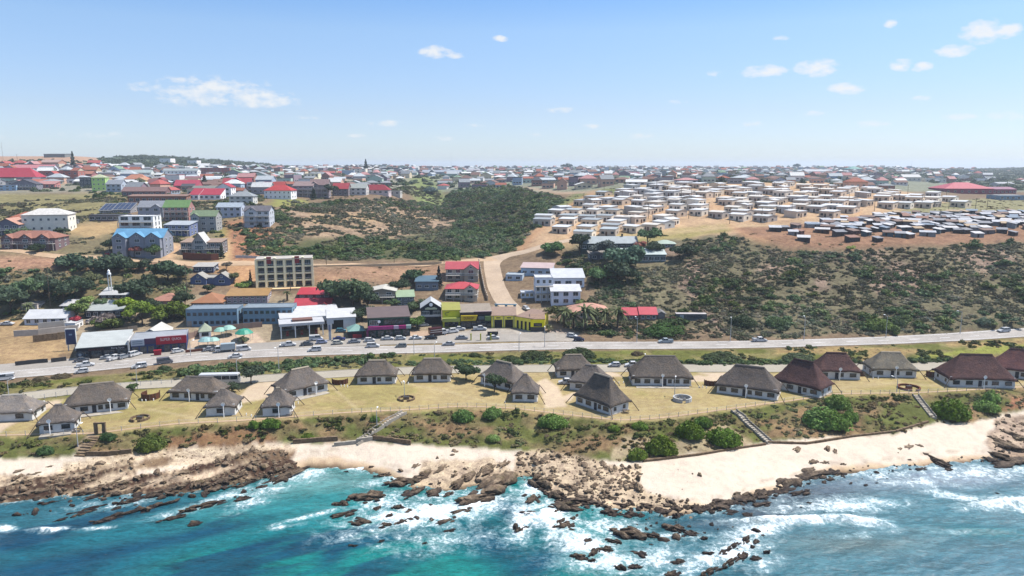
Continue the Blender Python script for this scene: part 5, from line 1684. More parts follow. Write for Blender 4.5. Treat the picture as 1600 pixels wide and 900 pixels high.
house(122, 280, 42, 8, 4, 11, 'gable', (150, 100, 98), (206, 132, 108), 'long low brick house with an orange roof beside the red brick building', 2, 1, 5, group=HH)
house(38, 297, 36, 9, 7, 10, 'gablef', (128, 124, 136), (104, 102, 112), 'charcoal gable-fronted house above the grassy slope', 6, 2, 4, balcony=True, group=HH)
house(12, 298, 26, 8, 3, 9, 'flat', (150, 182, 212), (206, 210, 220), 'light blue house at the picture edge above the grassy slope', 4, 2, 3, group=HH)
house(70, 294, 30, 6, 4, 9, 'mono', (196, 118, 112), (212, 150, 144), 'low pink house beside the charcoal gable', 3, 1, 4, group=HH)
house(211, 288, 32, 8, 7, 10, 'hip', (206, 140, 112), (226, 148, 116), 'orange house with a tiled hip roof beside the golden yellow front', 2, 2, 4, group=HH)
house(219, 290, 17, 8, 4, 9, 'gablef', (238, 206, 130), (214, 160, 120), 'golden yellow gabled house front next to the orange house', 2, 1, 3, group=HH)
house(244, 294, 26, 8, 5, 9, 'gable', (156, 96, 100), (160, 100, 104), 'dark red house beside the vermilion house', 2, 2, 3, group=HH)
house(251, 293, 12, 11, 4, 8, 'gablef', (216, 96, 84), (176, 90, 92), 'narrow vermilion house beside the dark red house', 2, 2, 2, group=HH)
house(291, 297, 36, 7, 8, 11, 'gable', (186, 90, 100), (222, 84, 108), 'house with a rose red roof above the white terrace', 2, 1, 5, group=HH)
house(282, 278, 52, 11, 3, 10, 'gable', (240, 240, 238), (176, 188, 190), 'long white apartment slab with a row of black windows', 2, 2, 9, 1.6, 1.4, group=HH)
house(337, 275, 40, 12, 2, 12, 'flat', (178, 110, 104), (196, 150, 140), 'brick apartment block with white vertical bays', 14, 3, 8, 1.3, 1.2, group=HH)
house(212, 276, 46, 6, 4, 10, 'gable', (216, 220, 216), (188, 206, 204), 'pale mint house row beside the white apartment slab', 2, 1, 6, group=HH)
house(370, 295, 42, 8, 8, 11, 'gable', (126, 84, 104), (206, 86, 96), 'plum-walled house with a wide red gable roof', 4, 1, 5, fgables=((0, .6, .8),), group=HH)
house(320, 302, 40, 6, 5, 9, 'gable', (140, 140, 130), (158, 160, 150), 'olive grey house right behind the red-roofed terrace', -2, 1, 5, group=HH)
house(225, 307, 66, 8, 6, 10, 'gable', (130, 96, 96), (160, 124, 120), 'long brown house above the green-roofed pink house', 2, 1, 8, group=HH)
house(246, 318, 88, 11, 2, 8, 'mono', (148, 96, 78), (170, 132, 116), 'long terracotta walled house with dark verandah openings', 2, 1, 9, 2.0, 2.6, group=HH)
house(300, 284, 30, 4, 4, 8, 'gable', (150, 140, 146), (180, 120, 130), 'mauve cottage behind the white apartment slab', 2, 1, 3, group=HH)

# --- below the dirt road
LH = 'houses between the dirt road and the shops'
house(318, 426, 30, 9, 3, 7, 'mono', (70, 76, 104), (206, 200, 192), 'navy shed house with a pale sloping roof above the house with two blue gables', 2, 1, 3, group=LH)
house(330, 444, 60, 9, 3, 9, 'flat', (84, 100, 140), (190, 184, 174), 'low navy house with two white-edged front gables and a lawn', 2, 1, 4, fgables=((-.3, .4, 1.2), (.3, .42, 1.2)), group=LH)
house(323, 483, 46, 10, 12, 13, 'hip', (150, 110, 84), (200, 132, 86), 'ochre-roofed house right behind the long blue building', 4, 1, 3, group=LH, rmat='roof_sheet')
house(386, 474, 62, 12, 6, 8, 'mono', (152, 138, 146), (202, 152, 86), 'mauve two-storey house with a mustard roof behind the long blue building', 5, 2, 7, group=LH, rmat='roof_sheet')
house(332, 510, 78, 27, 2, 9, 'flat', (112, 144, 168), (150, 166, 180), 'long faded blue building, the half with a white roller door', 5, 2, 9, 1.1, 1.3, garage=1, frame='dark_trim', group=LH, drop=1)
house(419, 506, 76, 25, 2, 9, 'flat', (112, 146, 168), (154, 170, 182), 'long faded blue building, the half with three garage doors', 5, 2, 9, 1.1, 1.3, frame='dark_trim', group=LH, drop=1)
house(491, 466, 50, 6, 6, 7, 'mono', (110, 84, 88), (232, 58, 78), 'narrow red-roofed outbuilding behind the red-roofed verandah house', 3, 1, 4, group=LH, rmat='roof_sheet')
house(488, 487, 56, 9, 9, 9, 'gable', (126, 108, 104), (234, 62, 80), 'verandah house with a bright red roof and a gabled front wing', 3, 1, 5, fgables=((.36, .3, 1.6),), group=LH, rmat='roof_sheet')
house(598, 472, 40, 17, 4, 11, 'gablef', (140, 130, 116), (228, 222, 208), 'olive-beige two-storey house with a low cream gable among dark trees', 3, 2, 2, balcony=True, group=LH)
house(667, 454, 35, 14, 4, 9, 'mono', (116, 130, 144), (96, 130, 150), 'slate blue flat house with three dark windows next to the red-roofed villas', 2, 1, 3, 1.2, 1.8, group=LH, rmat='roof_sheet')
house(634, 478, 26, 14, 5, 8, 'mono', (124, 124, 122), (178, 204, 158), 'grey house with a pale green sloping roof', 10, 2, 3, group=LH, rmat='roof_sheet')
house(722, 439, 50, 19, 9, 11, 'gable', (178, 166, 144), (226, 80, 92), 'upper beige villa with red roof and a big gabled balcony front', 2, 2, 4, 1.6, 2.0, fgables=((.28, .42, 1.4),), balcony=True, group=LH, rmat='roof_sheet', drop=3.5)
house(721, 469, 50, 18, 8, 11, 'hip', (192, 178, 160), (236, 76, 84), 'lower beige villa with a bright red hipped roof beside the side street', 0, 2, 4, 1.5, 1.9, fgables=((.28, .36, 1.0),), balcony=True, group=LH, rmat='roof_sheet', drop=3.5)
house(838, 431, 48, 12, 4, 9, 'mono', (170, 194, 214), (232, 200, 194), 'long light blue house with a thin pink roof across the side street', -10, 1, 4, 1.2, 2.0, group=LH, rmat='roof_sheet')
house(803, 439, 26, 9, 1, 7, 'flat', (172, 190, 206), (190, 204, 214), 'small light blue annexe downhill of the long light blue house', -10, 1, 2, group=LH)
# white stepped villa complex
house(888, 452, 50, 18, 9, 10, 'mono', (226, 230, 238), (236, 238, 242), 'upper block of the white hillside guest house with large windows', 2, 1, 3, 2.2, 2.8, group='blocks of the white guest house', rmat='roof_sheet', drop=6)
house(884, 477, 46, 22, 6, 7, 'mono', (214, 222, 238), (240, 240, 244), 'lower front block of the white hillside guest house', 2, 2, 3, 1.7, 2.2, group='blocks of the white guest house', rmat='roof_sheet', drop=6)
house(850, 470, 28, 36, 1, 9, 'flat', (216, 224, 240), (232, 234, 240), 'tall stair-stepped block of the white hillside guest house', 2, 3, 3, 1.5, 1.3, balcony=True, group='blocks of the white guest house', drop=6)
house(824, 466, 20, 8, 1, 6, 'flat', (206, 218, 236), (220, 226, 236), 'small glazed sun room at the street end of the white guest house', 2, 1, 3, 1.4, 1.3, group='blocks of the white guest house')
house(922, 499, 60, 12, 10, 12, 'hip', (200, 172, 150), (234, 170, 146), 'house with a salmon hipped roof behind the row of palms', 2, 1, 5, group=LH)
house(986, 500, 26, 8, 8, 9, 'gable', (136, 104, 96), (236, 66, 84), 'red-roofed cottage nearer the palms', -2, 1, 3, group=LH, rmat='roof_sheet')
house(1013, 500, 26, 9, 8, 9, 'gable', (168, 136, 120), (240, 72, 88), 'red-roofed cottage with three dark windows nearer the grey garage', -2, 1, 3, group=LH, rmat='roof_sheet')
house(1033, 498, 12, 8, 3, 6, 'gablef', (136, 132, 130), (150, 146, 144), 'small grey garage at the end of the red-roofed cottages', -2, 1, 1, garage=1, name='garage', cat='garage')
house(952, 392, 88, 12, 9, 9, 'gable', (56, 72, 66), (190, 202, 206), 'long dark green lodge with a silver roof on the hillside', 2, 1, 9, 1.6, 2.2, chimney=True, group=LH, rmat='roof_sheet')
house(1004, 411, 72, 13, 6, 8, 'mono', (110, 126, 128), (226, 240, 236), 'long hillside house with a white sloping roof and a white glazed end', 0, 1, 8, 1.8, 2.4, group=LH, rmat='roof_sheet')
house(1040, 387, 30, 6, 5, 8, 'hip', (120, 126, 122), (206, 224, 204), 'small lodge with a pale green roof beside the hillside tree', -6, 1, 3, group=LH, rmat='roof_sheet')
house(935, 406, 26, 8, 3, 7, 'mono', (96, 92, 96), (170, 160, 150), 'dark stone outbuilding beside the white-roofed hillside house', 4, 1, 2, group=LH)
# at the lower left
house(71, 508, 62, 11, 10, 10, 'gable', (206, 210, 220), (240, 240, 242), 'white house with a big white roof and dark verandah at the lower western corner', 5, 1, 5, 1.5, 1.6, group=LH, rmat='roof_sheet')
house(110, 516, 16, 10, 1, 6, 'flat', (236, 234, 232), (230, 230, 230), 'white flat-roofed garage with a black door beside the white house', 5, 1, 1, garage=1, name='garage', cat='garage', group=LH)
house(109, 484, 26, 6, 5, 6, 'mono', (66, 66, 72), (236, 234, 236), 'dark shed with a white sloping roof among the dark trees', 4, 1, 2, group=LH, rmat='roof_sheet')
house(178, 466, 42, 5, 7, 7, 'mono', (70, 72, 76), (224, 224, 222), 'dark shed with a pale roof under the white beacon tower', 3, 1, 4, group=LH, rmat='roof_sheet')
house(162, 498, 56, 13, 9, 9, 'mono', (54, 54, 62), (202, 208, 204), 'long dark barn with a light grey roof in the trees', 4, 1, 5, group=LH, rmat='roof_sheet')
house(258, 477, 46, 7, 9, 11, 'hip', (186, 152, 138), (206, 142, 120), 'house with a dusty pink hipped roof beside dark trees', 4, 1, 4, group=LH)
house(46, 484, 24, 8, 2, 6, 'flat', (206, 190, 180), (180, 170, 165), 'small white outbuilding uphill of the white house', 4, 1, 2, group=LH)
house(236, 531, 44, 4, 13, 12, 'gablef', (120, 120, 126), (236, 232, 222), 'barn with a wide white gable roof behind the blue shop', 8, 1, 2, group=LH, rmat='roof_sheet')

# --- four-storey unfinished apartment block
p = ground(446, 449); m = mpp(p.y)
t = thing('apartment_block', p, R(14), 'four-storey cream apartment block with maroon panels and dark open balconies', 'apartment block')
wv, fh, dd = 84 * m, 3.05, 10
clear_foot(p, R(14), wv, dd, 2)
hh = fh * 4
q = MB()
q.box(-wv / 2, 1.6, -3, wv / 2, dd, hh)
q.build('wall', 'wall_paint', t, alb(252, 222, 178, k=1.0))
nb = 6
for k in range(nb + 1):
    q = MB()
    x = -wv / 2 + wv * k / nb
    q.box(x - .45, 0, -3, x + .45, 1.597, hh + (.8 if k in (1, 2, 4, 5) else .2))
    q.build('pier', 'wall_paint', t, alb(255, 226, 186, k=1.0))
for f in range(5):
    q = MB()
    for k in range(nb):
        q.box(-wv / 2 + wv * k / nb + .453, .05, f * fh - .42, -wv / 2 + wv * (k + 1) / nb - .453, 1.597, f * fh + .16)
    fl = q.build('floor_slab', 'wall_paint', t, alb(255, 226, 186, k=1.0))
    if 0 < f < 4:
        q = MB()
        for k in range(nb):
            q.box(-wv / 2 + wv * k / nb + .46, .1, f * fh + .85, -wv / 2 + wv * (k + 1) / nb - .46, .16, f * fh + .95)
        q.build('balustrade', 'white_trim', fl)
for f in range(4):
    for k in range(nb):
        win(t, -wv / 2 + wv * (k + .5) / nb, 1.57, f * fh + .13, wv / nb * .62, 2.3, bars=2, frame='dark_trim' if f < 3 else 'white_trim')
for k in (1, 4):
    q = MB()
    q.box(-wv / 2 + wv * k / nb + .46, .0, 3 * fh + 1.2, -wv / 2 + wv * (k + .62) / nb, .6, hh + 1.1)
    q.build('maroon_panel', 'wall_paint', t, alb(146, 56, 62, k=1.3))
q = MB(); q.box(-wv / 2 - .2, -.2, hh + .05, wv / 2 + .2, dd + .2, hh + .3); q.build('roof', 'roof_sheet', t, alb(230, 220, 206))
q = MB(); q.box(-wv / 2 - 1, -3.2, -3.2, wv / 2 + 2, -.003, -.05); q.build('terrace', 'wall_paint', t, alb(238, 200, 152, k=1.3))

# --- shops along the slip road
def facade(pxl, pyl, pxr, pyr, d, h, label, name, cat, wallc, roofc, roof='flat', rh=.6, rmat='roof_sheet', drop=1.0, ov=.3):
    a, b = ground(pxl, pyl), ground(pxr, pyr)
    z = (a.z + b.z) / 2
    ya = math.atan2(b.y - a.y, b.x - a.x)
    wv = math.hypot(b.x - a.x, b.y - a.y)
    c = (a + b) / 2
    c.z = z
    t = thing(name, c, ya, label, cat)
    clear_foot(c, ya, wv, d, 1.0)
    wm, rm = roof_and_walls(roof, wv, d, h, rh, drop, ov)
    wm.build('wall', 'wall_paint', t, alb(*wallc, k=1.2))
    rm.build('roof', rmat, t, alb(*roofc))
    return t, wv
SG_ = 'shopfronts along the slip road'
# black-fronted workshop
t, wv = facade(121, 563, 201, 556, 13, 3.9, 'black-fronted workshop with a long pale roof and white lettering over its doors', 'workshop', 'shop', (40, 42, 50), (222, 226, 222), 'mono', 2.3)
for k in range(4):
    x = -wv / 2 + wv * (k + .5) / 4
    o = mesh_obj('shop_window', win_mesh(wv / 4 * .8, 2.4, 'dark_trim', 3), t, (x, -.03, .2))
lettering(t, 'Berg', wv * .12, wv * .23, -.09, 3.15, (236, 232, 236), .75)
lettering(t, 'Spot', wv * .12, wv * .37, -.09, 3.15, (236, 232, 236), .75)
lettering(t, 'BAKKIES', wv * .3, -wv * .12, -.09, 3.05, (112, 52, 62), .7, 'faded_lettering')
q = MB(); q.tube((-wv * .44, -.05, 1.7), (-wv * .44, -.16, 1.7), 1.15, 1.15, 20); o = q.build('round_emblem', 'sign_paint', t, alb(78, 88, 100))
q = MB(); q.tube((-wv * .44, -.163, 1.7), (-wv * .44, -.19, 1.7), .5, .5, 14); q.build('emblem_centre', 'sign_paint', o, alb(176, 186, 196))
q = MB(); q.box(wv / 2 + .003, -.4, -.5, wv / 2 + .5, 13, 5.4); q.build('end_wall', 'wall_paint', t, alb(240, 238, 236))
# blue and red shop
t, wv = facade(206, 555, 292, 547, 13, 4.6, 'blue and red retail shop with a long red sign over dark glass doors', 'retail_shop', 'shop', (52, 68, 110), (196, 200, 206), 'flat', .3)
q = MB(); q.box(-wv / 2, -.35, 3.0, -wv * .26, -.003, 5.1); o = q.build('white_board', 'sign_paint', t, alb(206, 216, 232))
q = MB()
for z in (3.6, 4.3):
    q.box(-wv / 2 + .5, -.39, z, -wv * .26 - .5, -.354, z + .22)
q.build('board_stripe', 'sign_paint', o, alb(110, 132, 150))
q = MB(); q.box(-wv * .257, -.3, 3.3, -wv * .05, -.003, 5.2); q.build('dark_sign', 'sign_paint', t, alb(88, 56, 96))
q = MB(); q.box(-wv * .047, -.5, 2.9, wv / 2 + .15, -.003, 5.5); o = q.build('red_sign', 'sign_paint', t, alb(206, 30, 60))
lettering(o, 'SUPER', wv * .18, wv * .12, -.55, 4.5, (250, 244, 244), .95)
lettering(o, 'QUICK', wv * .18, wv * .33, -.55, 4.5, (250, 244, 244), .95)
q = MB(); q.box(-wv * .047, -.5, 5.504, wv / 2 + .15, 0, 5.7); q.build('sign_capping', 'sign_paint', o, alb(240, 190, 196))
for k in range(7):
    mesh_obj('shop_window', win_mesh(wv / 7 * .82, 2.3, 'dark_trim', 2), t, (-wv / 2 + wv * (k + .5) / 7, -.03, .25))
q = MB(); q.box(wv * .02, -3.2, 0, wv * .12, -1.8, 1.5); tt_ = thing('display_stand', t.location + Vector((0, -1, 0)), t.rotation_euler.z, 'red display stand on the pavement before the blue and red shop', 'display stand')
q = MB(); q.box(-1.1, -2.4, 0, 1.1, -1.4, 1.5).box(-1.2, -2.5, 1.503, 1.2, -1.3, 1.62); q.build('cabinet', 'sign_paint', tt_, alb(206, 44, 66))
# fuel station
t, wv = facade(415, 532, 512, 522, 15, 4.4, 'fuel station building with a white flat roof behind the dark canopy', 'fuel_station', 'fuel station', (206, 210, 216), (246, 246, 246), 'mono', 1.4)
for k in range(5):
    mesh_obj('shop_window', win_mesh(wv / 5 * .8, 2.4, 'dark_trim', 2), t, (-wv / 2 + wv * (k + .5) / 5, -.03, .3))
t.location += Vector((2.5, 10, 1.0))
t, wv = facade(437, 531, 508, 524, 10, 4.6, 'fuel station canopy with a white edge over dark pump bays', 'fuel_canopy', 'canopy', (40, 40, 48), (238, 238, 240), 'flat', .3)
for ch in list(t.children):
    bpy.data.objects.remove(ch)
q = MB(); q.box(-wv / 2, 0, 4.6, wv / 2, 10, 5.4); r_ = q.build('roof', 'roof_sheet', t, alb(238, 238, 240))
q = MB(); q.box(-wv / 2 + .1, -.06, 4.5, wv / 2 - .1, -.003, 5.45); q.build('fascia', 'sign_paint', r_, alb(222, 226, 232))
q = MB(); q.box(-wv * .2, 3, 5.404, wv * .25, 7, 6.1); q.build('brown_panel', 'wall_paint', r_, alb(150, 112, 102))
for x in (-.46, -.15, .16, .46):
    for y in (.6, 9.2):
        q = MB(); q.box(wv * x - .18, y - .18, -.3, wv * x + .18, y + .18, 4.597); q.build('column', 'white_trim', t)
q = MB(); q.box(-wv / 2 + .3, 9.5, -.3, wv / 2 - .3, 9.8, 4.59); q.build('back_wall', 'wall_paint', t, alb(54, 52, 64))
for k, (x, lab) in enumerate(((-.32, 'fuel pump under the canopy by the western column'), (.0, 'middle fuel pump under the canopy'), (.32, 'fuel pump under the canopy by the white price column'))):
    w_ = t.matrix_basis @ Vector((wv * x, 3.2, 0))
    pm = thing('fuel_pump', w_, t.rotation_euler.z, lab, 'fuel pump', 'fuel pumps')
    q = MB(); q.box(-.5, -.3, 0, .5, .3, .5).box(-.42, -.25, .503, .42, .25, 1.9); q.build('body', 'sign_paint', pm, alb(196, 60, 60))
    q = MB(); q.box(-.3, -.28, 1.2, .3, -.254, 1.65); q.build('display', 'window_glass', pm)
# white price column
t = thing('price_column', on(516, 532), R(8), 'tall white price column at the corner of the fuel station', 'sign')
q = MB(); q.box(-.45, -.25, -.3, .45, .25, 7.5); q.build('post', 'sign_paint', t, alb(236, 238, 242))
q = MB(); q.box(-.95, -.3, 6.2, 1.5, -.253, 8.0); q.build('panel', 'sign_paint', t, alb(226, 230, 240))
q = MB(); q.box(-.38, -.29, 3.4, .38, -.253, 5.8); q.build('price_board', 'sign_paint', t, alb(150, 160, 186))
# white side building of the station
t, wv = facade(512, 515, 556, 512, 11, 4.2, 'white service hall with dark open bay beside the price column', 'service_hall', 'hall', (214, 216, 220), (246, 246, 246), 'mono', 1.3)
q = MB(); q.box(-wv * .34, -.06, .05, wv * .06, .02, 3.4); q.build('bay_shade_sheet', 'interior_dark', t)  # near-black sheet on the wall, painted shade of the open bay
# green and pink shop
t, wv = facade(576, 529, 641, 525, 12, 7.4, 'two-storey dark green shop with a magenta sign band over the pavement', 'corner_shop', 'shop', (38, 66, 58), (132, 112, 106), 'mono', 1.6)
q = MB(); q.box(-wv / 2 - .1, -1.2, 3.2, wv * .1, -.003, 4.4); o = q.build('sign_band', 'sign_paint', t, alb(196, 66, 146))
q = MB(); q.box(wv * .103, -1.2, 3.2, wv * .22, -.003, 4.4); q.build('white_sign_panel', 'sign_paint', t, alb(232, 206, 232))
q = MB(); q.box(wv * .223, -1.2, 3.2, wv * .4, -.003, 4.4); q.build('magenta_sign_panel', 'sign_paint', t, alb(200, 60, 140))
q = MB(); q.box(wv * .403, -1.2, 3.2, wv * .52, -.003, 4.4); q.build('mint_sign_panel', 'sign_paint', t, alb(206, 230, 222))
q = MB(); q.box(-wv * .1, -.1, 7.0, wv / 2, -.003, 7.5).box(-wv / 2, -.1, 7.0, -wv * .1, -.003, 7.5); q.build('green_edge', 'sign_paint', t, alb(88, 130, 110))
q = MB(); q.box(-wv / 2 - .7, -1.0, -.3, -wv / 2 - .003, 2.5, 3.2); q.build('magenta_pillar', 'sign_paint', t, alb(150, 52, 112))
win(t, -wv * .36, -.04, 4.7, 3.2, 1.8, bars=3)
mesh_obj('upper_glass', win_mesh(wv * .5, 1.8, 'dark_trim', 5), t, (wv * .12, -.03, 4.9))
q = MB(); q.tube((-wv * .24, -.05, 6.0), (-wv * .24, -.2, 6.0), .55, .55, 14); q.build('round_sign', 'dish_white', t)
for k in range(5):
    mesh_obj('shop_window', win_mesh(wv / 5 * .8, 2.2, 'dark_trim', 2), t, (-wv / 2 + wv * (k + .5) / 5, -.03, .4))
# teal canopy stall
t, wv = facade(545, 529, 570, 527, 7, 2.6, 'stall with a domed teal canopy and red counter before the green shop', 'canopy_stall', 'stall', (60, 56, 60), (150, 196, 186), 'hip', 1.8)
q = MB(); q.box(-wv * .25, -.6, 0, wv * .3, -.1, 1.3); q.build('counter', 'sign_paint', t, alb(190, 48, 66))
# dark gabled bar
t, wv = facade(658, 508, 690, 507, 10, 6.6, 'dark two-storey bar with a white gable roof and a curved cream sign', 'gabled_bar', 'bar', (48, 54, 60), (228, 230, 230), 'gablef', 2.6, drop=1.5)
q = MB(); q.tube((0, -.05, 7.9), (0, -.2, 7.9), .7, .7, 16); q.build('round_sign', 'dish_white', t)
q = MB(); q.prism([(-2.3, 6.0), (2.3, 6.0), (2.3, 6.45), (1.2, 6.95), (.4, 6.7), (-.4, 6.7), (-1.2, 6.95), (-2.3, 6.45)], -.22, -.05); q.build('curved_sign', 'sign_paint', t, alb(244, 246, 206))
for x in (-.27, .27):
    mesh_obj('upper_window', win_mesh(wv * .36, 1.5, 'white_trim', 4), t, (wv * x, -.04, 3.9))
q = MB(); q.box(-wv / 2, -1.5, 3.3, wv / 2, -.003, 3.5); b_ = q.build('balcony', 'wall_paint', t, alb(120, 124, 128))
q = MB(); q.box(-wv / 2, -1.5, 3.503, wv / 2, -1.44, 4.2); q.build('railing', 'steel_pole', b_)
for x in (-.46, .46):
    q = MB(); q.box(wv * x - .12, -1.45, -.5, wv * x + .12, -1.2, 3.297); q.build('column', 'dark_trim', t)
q = MB(); q.box(-wv * .3, -.06, 0, wv * .3, .02, 2.7); q.build('entrance_shade_sheet', 'interior_dark', t)  # flat black sheet; the gloom inside the doorway is its colour
# yellow-green boarded restaurant
t, wv = facade(692, 512, 719, 511, 9, 6.6, 'yellow-green boarded restaurant with an arrow-like mark on its tall front', 'boarded_restaurant', 'restaurant', (206, 204, 60), (190, 186, 90), 'mono', 1.2)
q = MB(); q.box(-wv / 2 - .2, -1.9, 2.5, wv / 2, -.003, 3.9); q.build('awning', 'sign_paint', t, alb(206, 214, 110))
q = MB()
for k in range(9):
    a0, a1 = R(70 + k * 24), R(94 + k * 24)
    q.tube((-1.6 + .75 * math.cos(a0), -.08, 5.3 + .55 * math.sin(a0)), (-1.6 + .75 * math.cos(a1), -.08, 5.3 + .55 * math.sin(a1)), .08, .08, 5)
q.tube((-1.4, -.08, 5.8), (-.5, -.08, 6.2), .16, .05, 5)
q.build('arrow_mark', 'dark_trim', t)
mesh_obj('shop_window', win_mesh(wv * .8, 2.0, 'dark_trim', 3), t, (0, -.03, .3))
# yellow awning tyre shop
t, wv = facade(720, 513, 768, 511, 9, 6.0, 'dark tyre shop under a bright yellow lettered awning', 'tyre_shop', 'shop', (56, 54, 62), (186, 170, 150), 'mono', 1.4)
q = MB(); q.prism([(-wv / 2, 3.0), (-wv * .02, 3.0), (wv * .04, 5.0), (-wv / 2, 5.0)], -1.3, -.003); o = q.build('yellow_sign', 'sign_paint', t, alb(238, 206, 40))
lettering(o, 'DUNLOP', wv * .32, -wv * .25, -1.36, 4.0, (116, 44, 34), .95)
q = MB(); q.box(-wv / 2, -.4, 5.05, -wv * .08, -.003, 6.0); q.build('dark_sign', 'sign_paint', t, alb(70, 60, 72))
q = MB(); q.box(-wv * .07, -.5, 5.3, wv / 2, -.003, 6.2); o = q.build('maroon_fascia', 'sign_paint', t, alb(66, 34, 50))
q = MB(); q.box(-wv * .07, -.55, 6.203, wv / 2, 0, 6.45); q.build('pale_edge', 'sign_paint', o, alb(236, 206, 204))
q = MB(); q.box(wv * .07, -.9, 3.3, wv * .26, -.003, 4.4); q.build('grey_awning', 'sign_paint', t, alb(96, 118, 128))
q = MB(); q.box(wv * .28, -1.2, 2.9, wv * .47, -.003, 4.5); q.build('green_awning', 'sign_paint', t, alb(130, 160, 96))
for k in range(6):
    mesh_obj('shop_window', win_mesh(wv / 6 * .8, 2.3, 'dark_trim', 1), t, (-wv / 2 + wv * (k + .5) / 6, -.03, .3))
# yellow arcade building, two wings
t, wv = facade(768, 512, 806, 512, 12, 4.6, 'yellow building with a low tan roof, the wing with two black garage bays', 'garage_wing', 'garage', (250, 234, 96), (182, 156, 138), 'mono', 1.0, 'roof_tile')
for x in (-.22, .22):
    q = MB(); q.box(wv * x - wv * .16, -.06, 0, wv * x + wv * .16, .02, 3.1); q.build('garage_shade_slab', 'interior_dark', t)  # solid slab coloured like the unlit inside of the bay
    q = MB(); q.box(wv * x - wv * .09, -.08, 3.6, wv * x + wv * .09, -.003, 4.0); q.build('dark_plate', 'dark_trim', t)
for x in (-.42, 0, .42):
    q = MB(); q.box(wv * x - .22, -.14, 0, wv * x + .22, -.003, 4.5); q.build('pilaster', 'wall_paint', t, alb(226, 222, 150))
t, wv = facade(806, 512, 831, 518, 11, 4.6, 'yellow arcade wing with narrow black openings turning to the side street', 'arcade_wing', 'arcade', (250, 232, 96), (178, 150, 134), 'mono', 1.0, 'roof_tile')
for k in range(4):
    q = MB(); q.box(-wv / 2 + wv * (k + .25) / 4, -.06, 0, -wv / 2 + wv * (k + .72) / 4, .02, 3.2); q.build('arcade_shade_slab', 'interior_dark', t)  # shade behind each arcade gap painted as a black slab
t, wv = facade(829, 518, 851, 518, 9, 4.7, 'bright yellow gable end with a black base and a lettered dark panel', 'yellow_gable_end', 'shop', (250, 232, 40), (180, 150, 130), 'gable', 1.0, 'roof_tile', ov=.2)
q = MB(); q.box(-wv / 2 - .02, -.08, -.6, wv / 2 + .02, -.003, 1.7); q.build('black_base', 'dark_trim', t)
q = MB(); q.box(-wv * .28, -.1, 1.9, wv * .3, -.003, 3.2); o = q.build('dark_panel', 'interior_dark', t)
lettering(o, 'TYRES', wv * .44, .05, -.14, 2.55, (206, 190, 150), .7)
# pale blue columns of the portico behind the yellow building
t = thing('portico', on(785, 489), R(-4), 'pale blue portico columns standing behind the yellow arcade roof', 'portico')
for k, x in enumerate((-2.5, 1.5, 5.0)):
    q = MB(); q.box(x - .5, -.4, -.5, x + .5, .4, 3.4); q.build('column', 'wall_paint', t, alb(150, 196, 222))
q = MB(); q.box(-3.2, -.5, 3.404, 5.8, .5, 3.7); q.build('beam', 'wall_paint', t, alb(140, 180, 206))
# green roofed kiosk with its tent awnings
t, wv = facade(312, 530, 330, 528, 6, 2.6, 'white kiosk with a peaked sage green roof', 'kiosk', 'kiosk', (226, 230, 230), (196, 206, 178), 'hip', 2.4)
mesh_obj('shop_window', win_mesh(wv * .6, 1.2, 'dark_trim', 2), t, (0, -.03, 1.0))
def tent(px, py, r, h, col, label, group, dark=False):
    t = thing('tent_canopy', on(px, py), random.uniform(-.2, .3), label, 'canopy', group)
    q = MB()
    n = 10
    V_ = [(r * math.cos(6.283 * k / n), r * math.sin(6.283 * k / n), h) for k in range(n)] + [(r * .55 * math.cos(6.283 * k / n), r * .55 * math.sin(6.283 * k / n), h + r * .38) for k in range(n)] + [(0, 0, h + r * .52)]
    F_ = [(k, (k + 1) % n, n + (k + 1) % n, n + k) for k in range(n)] + [(n + k, n + (k + 1) % n, 2 * n) for k in range(n)]
    q.add(V_, F_)
    q.add([(x, y, z - .08) for x, y, z in V_], [tuple(reversed(f)) for f in F_])
    q.build('cloth', 'sign_paint', t, alb(*col))
    for k in range(0, n, 3):
        a = 6.283 * k / n
        q = MB(); q.tube((r * .93 * math.cos(a), r * .93 * math.sin(a), -.2), (r * .93 * math.cos(a), r * .93 * math.sin(a), h), .06); q.build('pole', 'steel_pole', t)
tent(345, 526, 2.4, 2.3, (168, 220, 200), 'pale mint tent canopy next to the white kiosk', 'tent canopies')
tent(358, 524, 2.6, 2.5, (182, 226, 210), 'larger pale mint tent canopy between the kiosk and the green dome', 'tent canopies')
tent(382, 531, 3.2, 2.6, (72, 176, 146), 'emerald green domed canopy over a dark red counter', 'tent canopies')
tent(322, 542, 2.6, 2.3, (166, 206, 206), 'grey-mint tent canopy standing before the kiosk', 'tent canopies')
tent(334, 541, 2.2, 2.2, (176, 220, 206), 'mint tent canopy nearest the low brick wall', 'tent canopies')
q = MB()
t = thing('brick_wall', on(312, 549), R(24), 'low brick wall round the terrace of the kiosk', 'wall')
q.box(-4.5, -.15, -.3, 4.5, .15, .9); q.build('brickwork', 'brick_red', t)
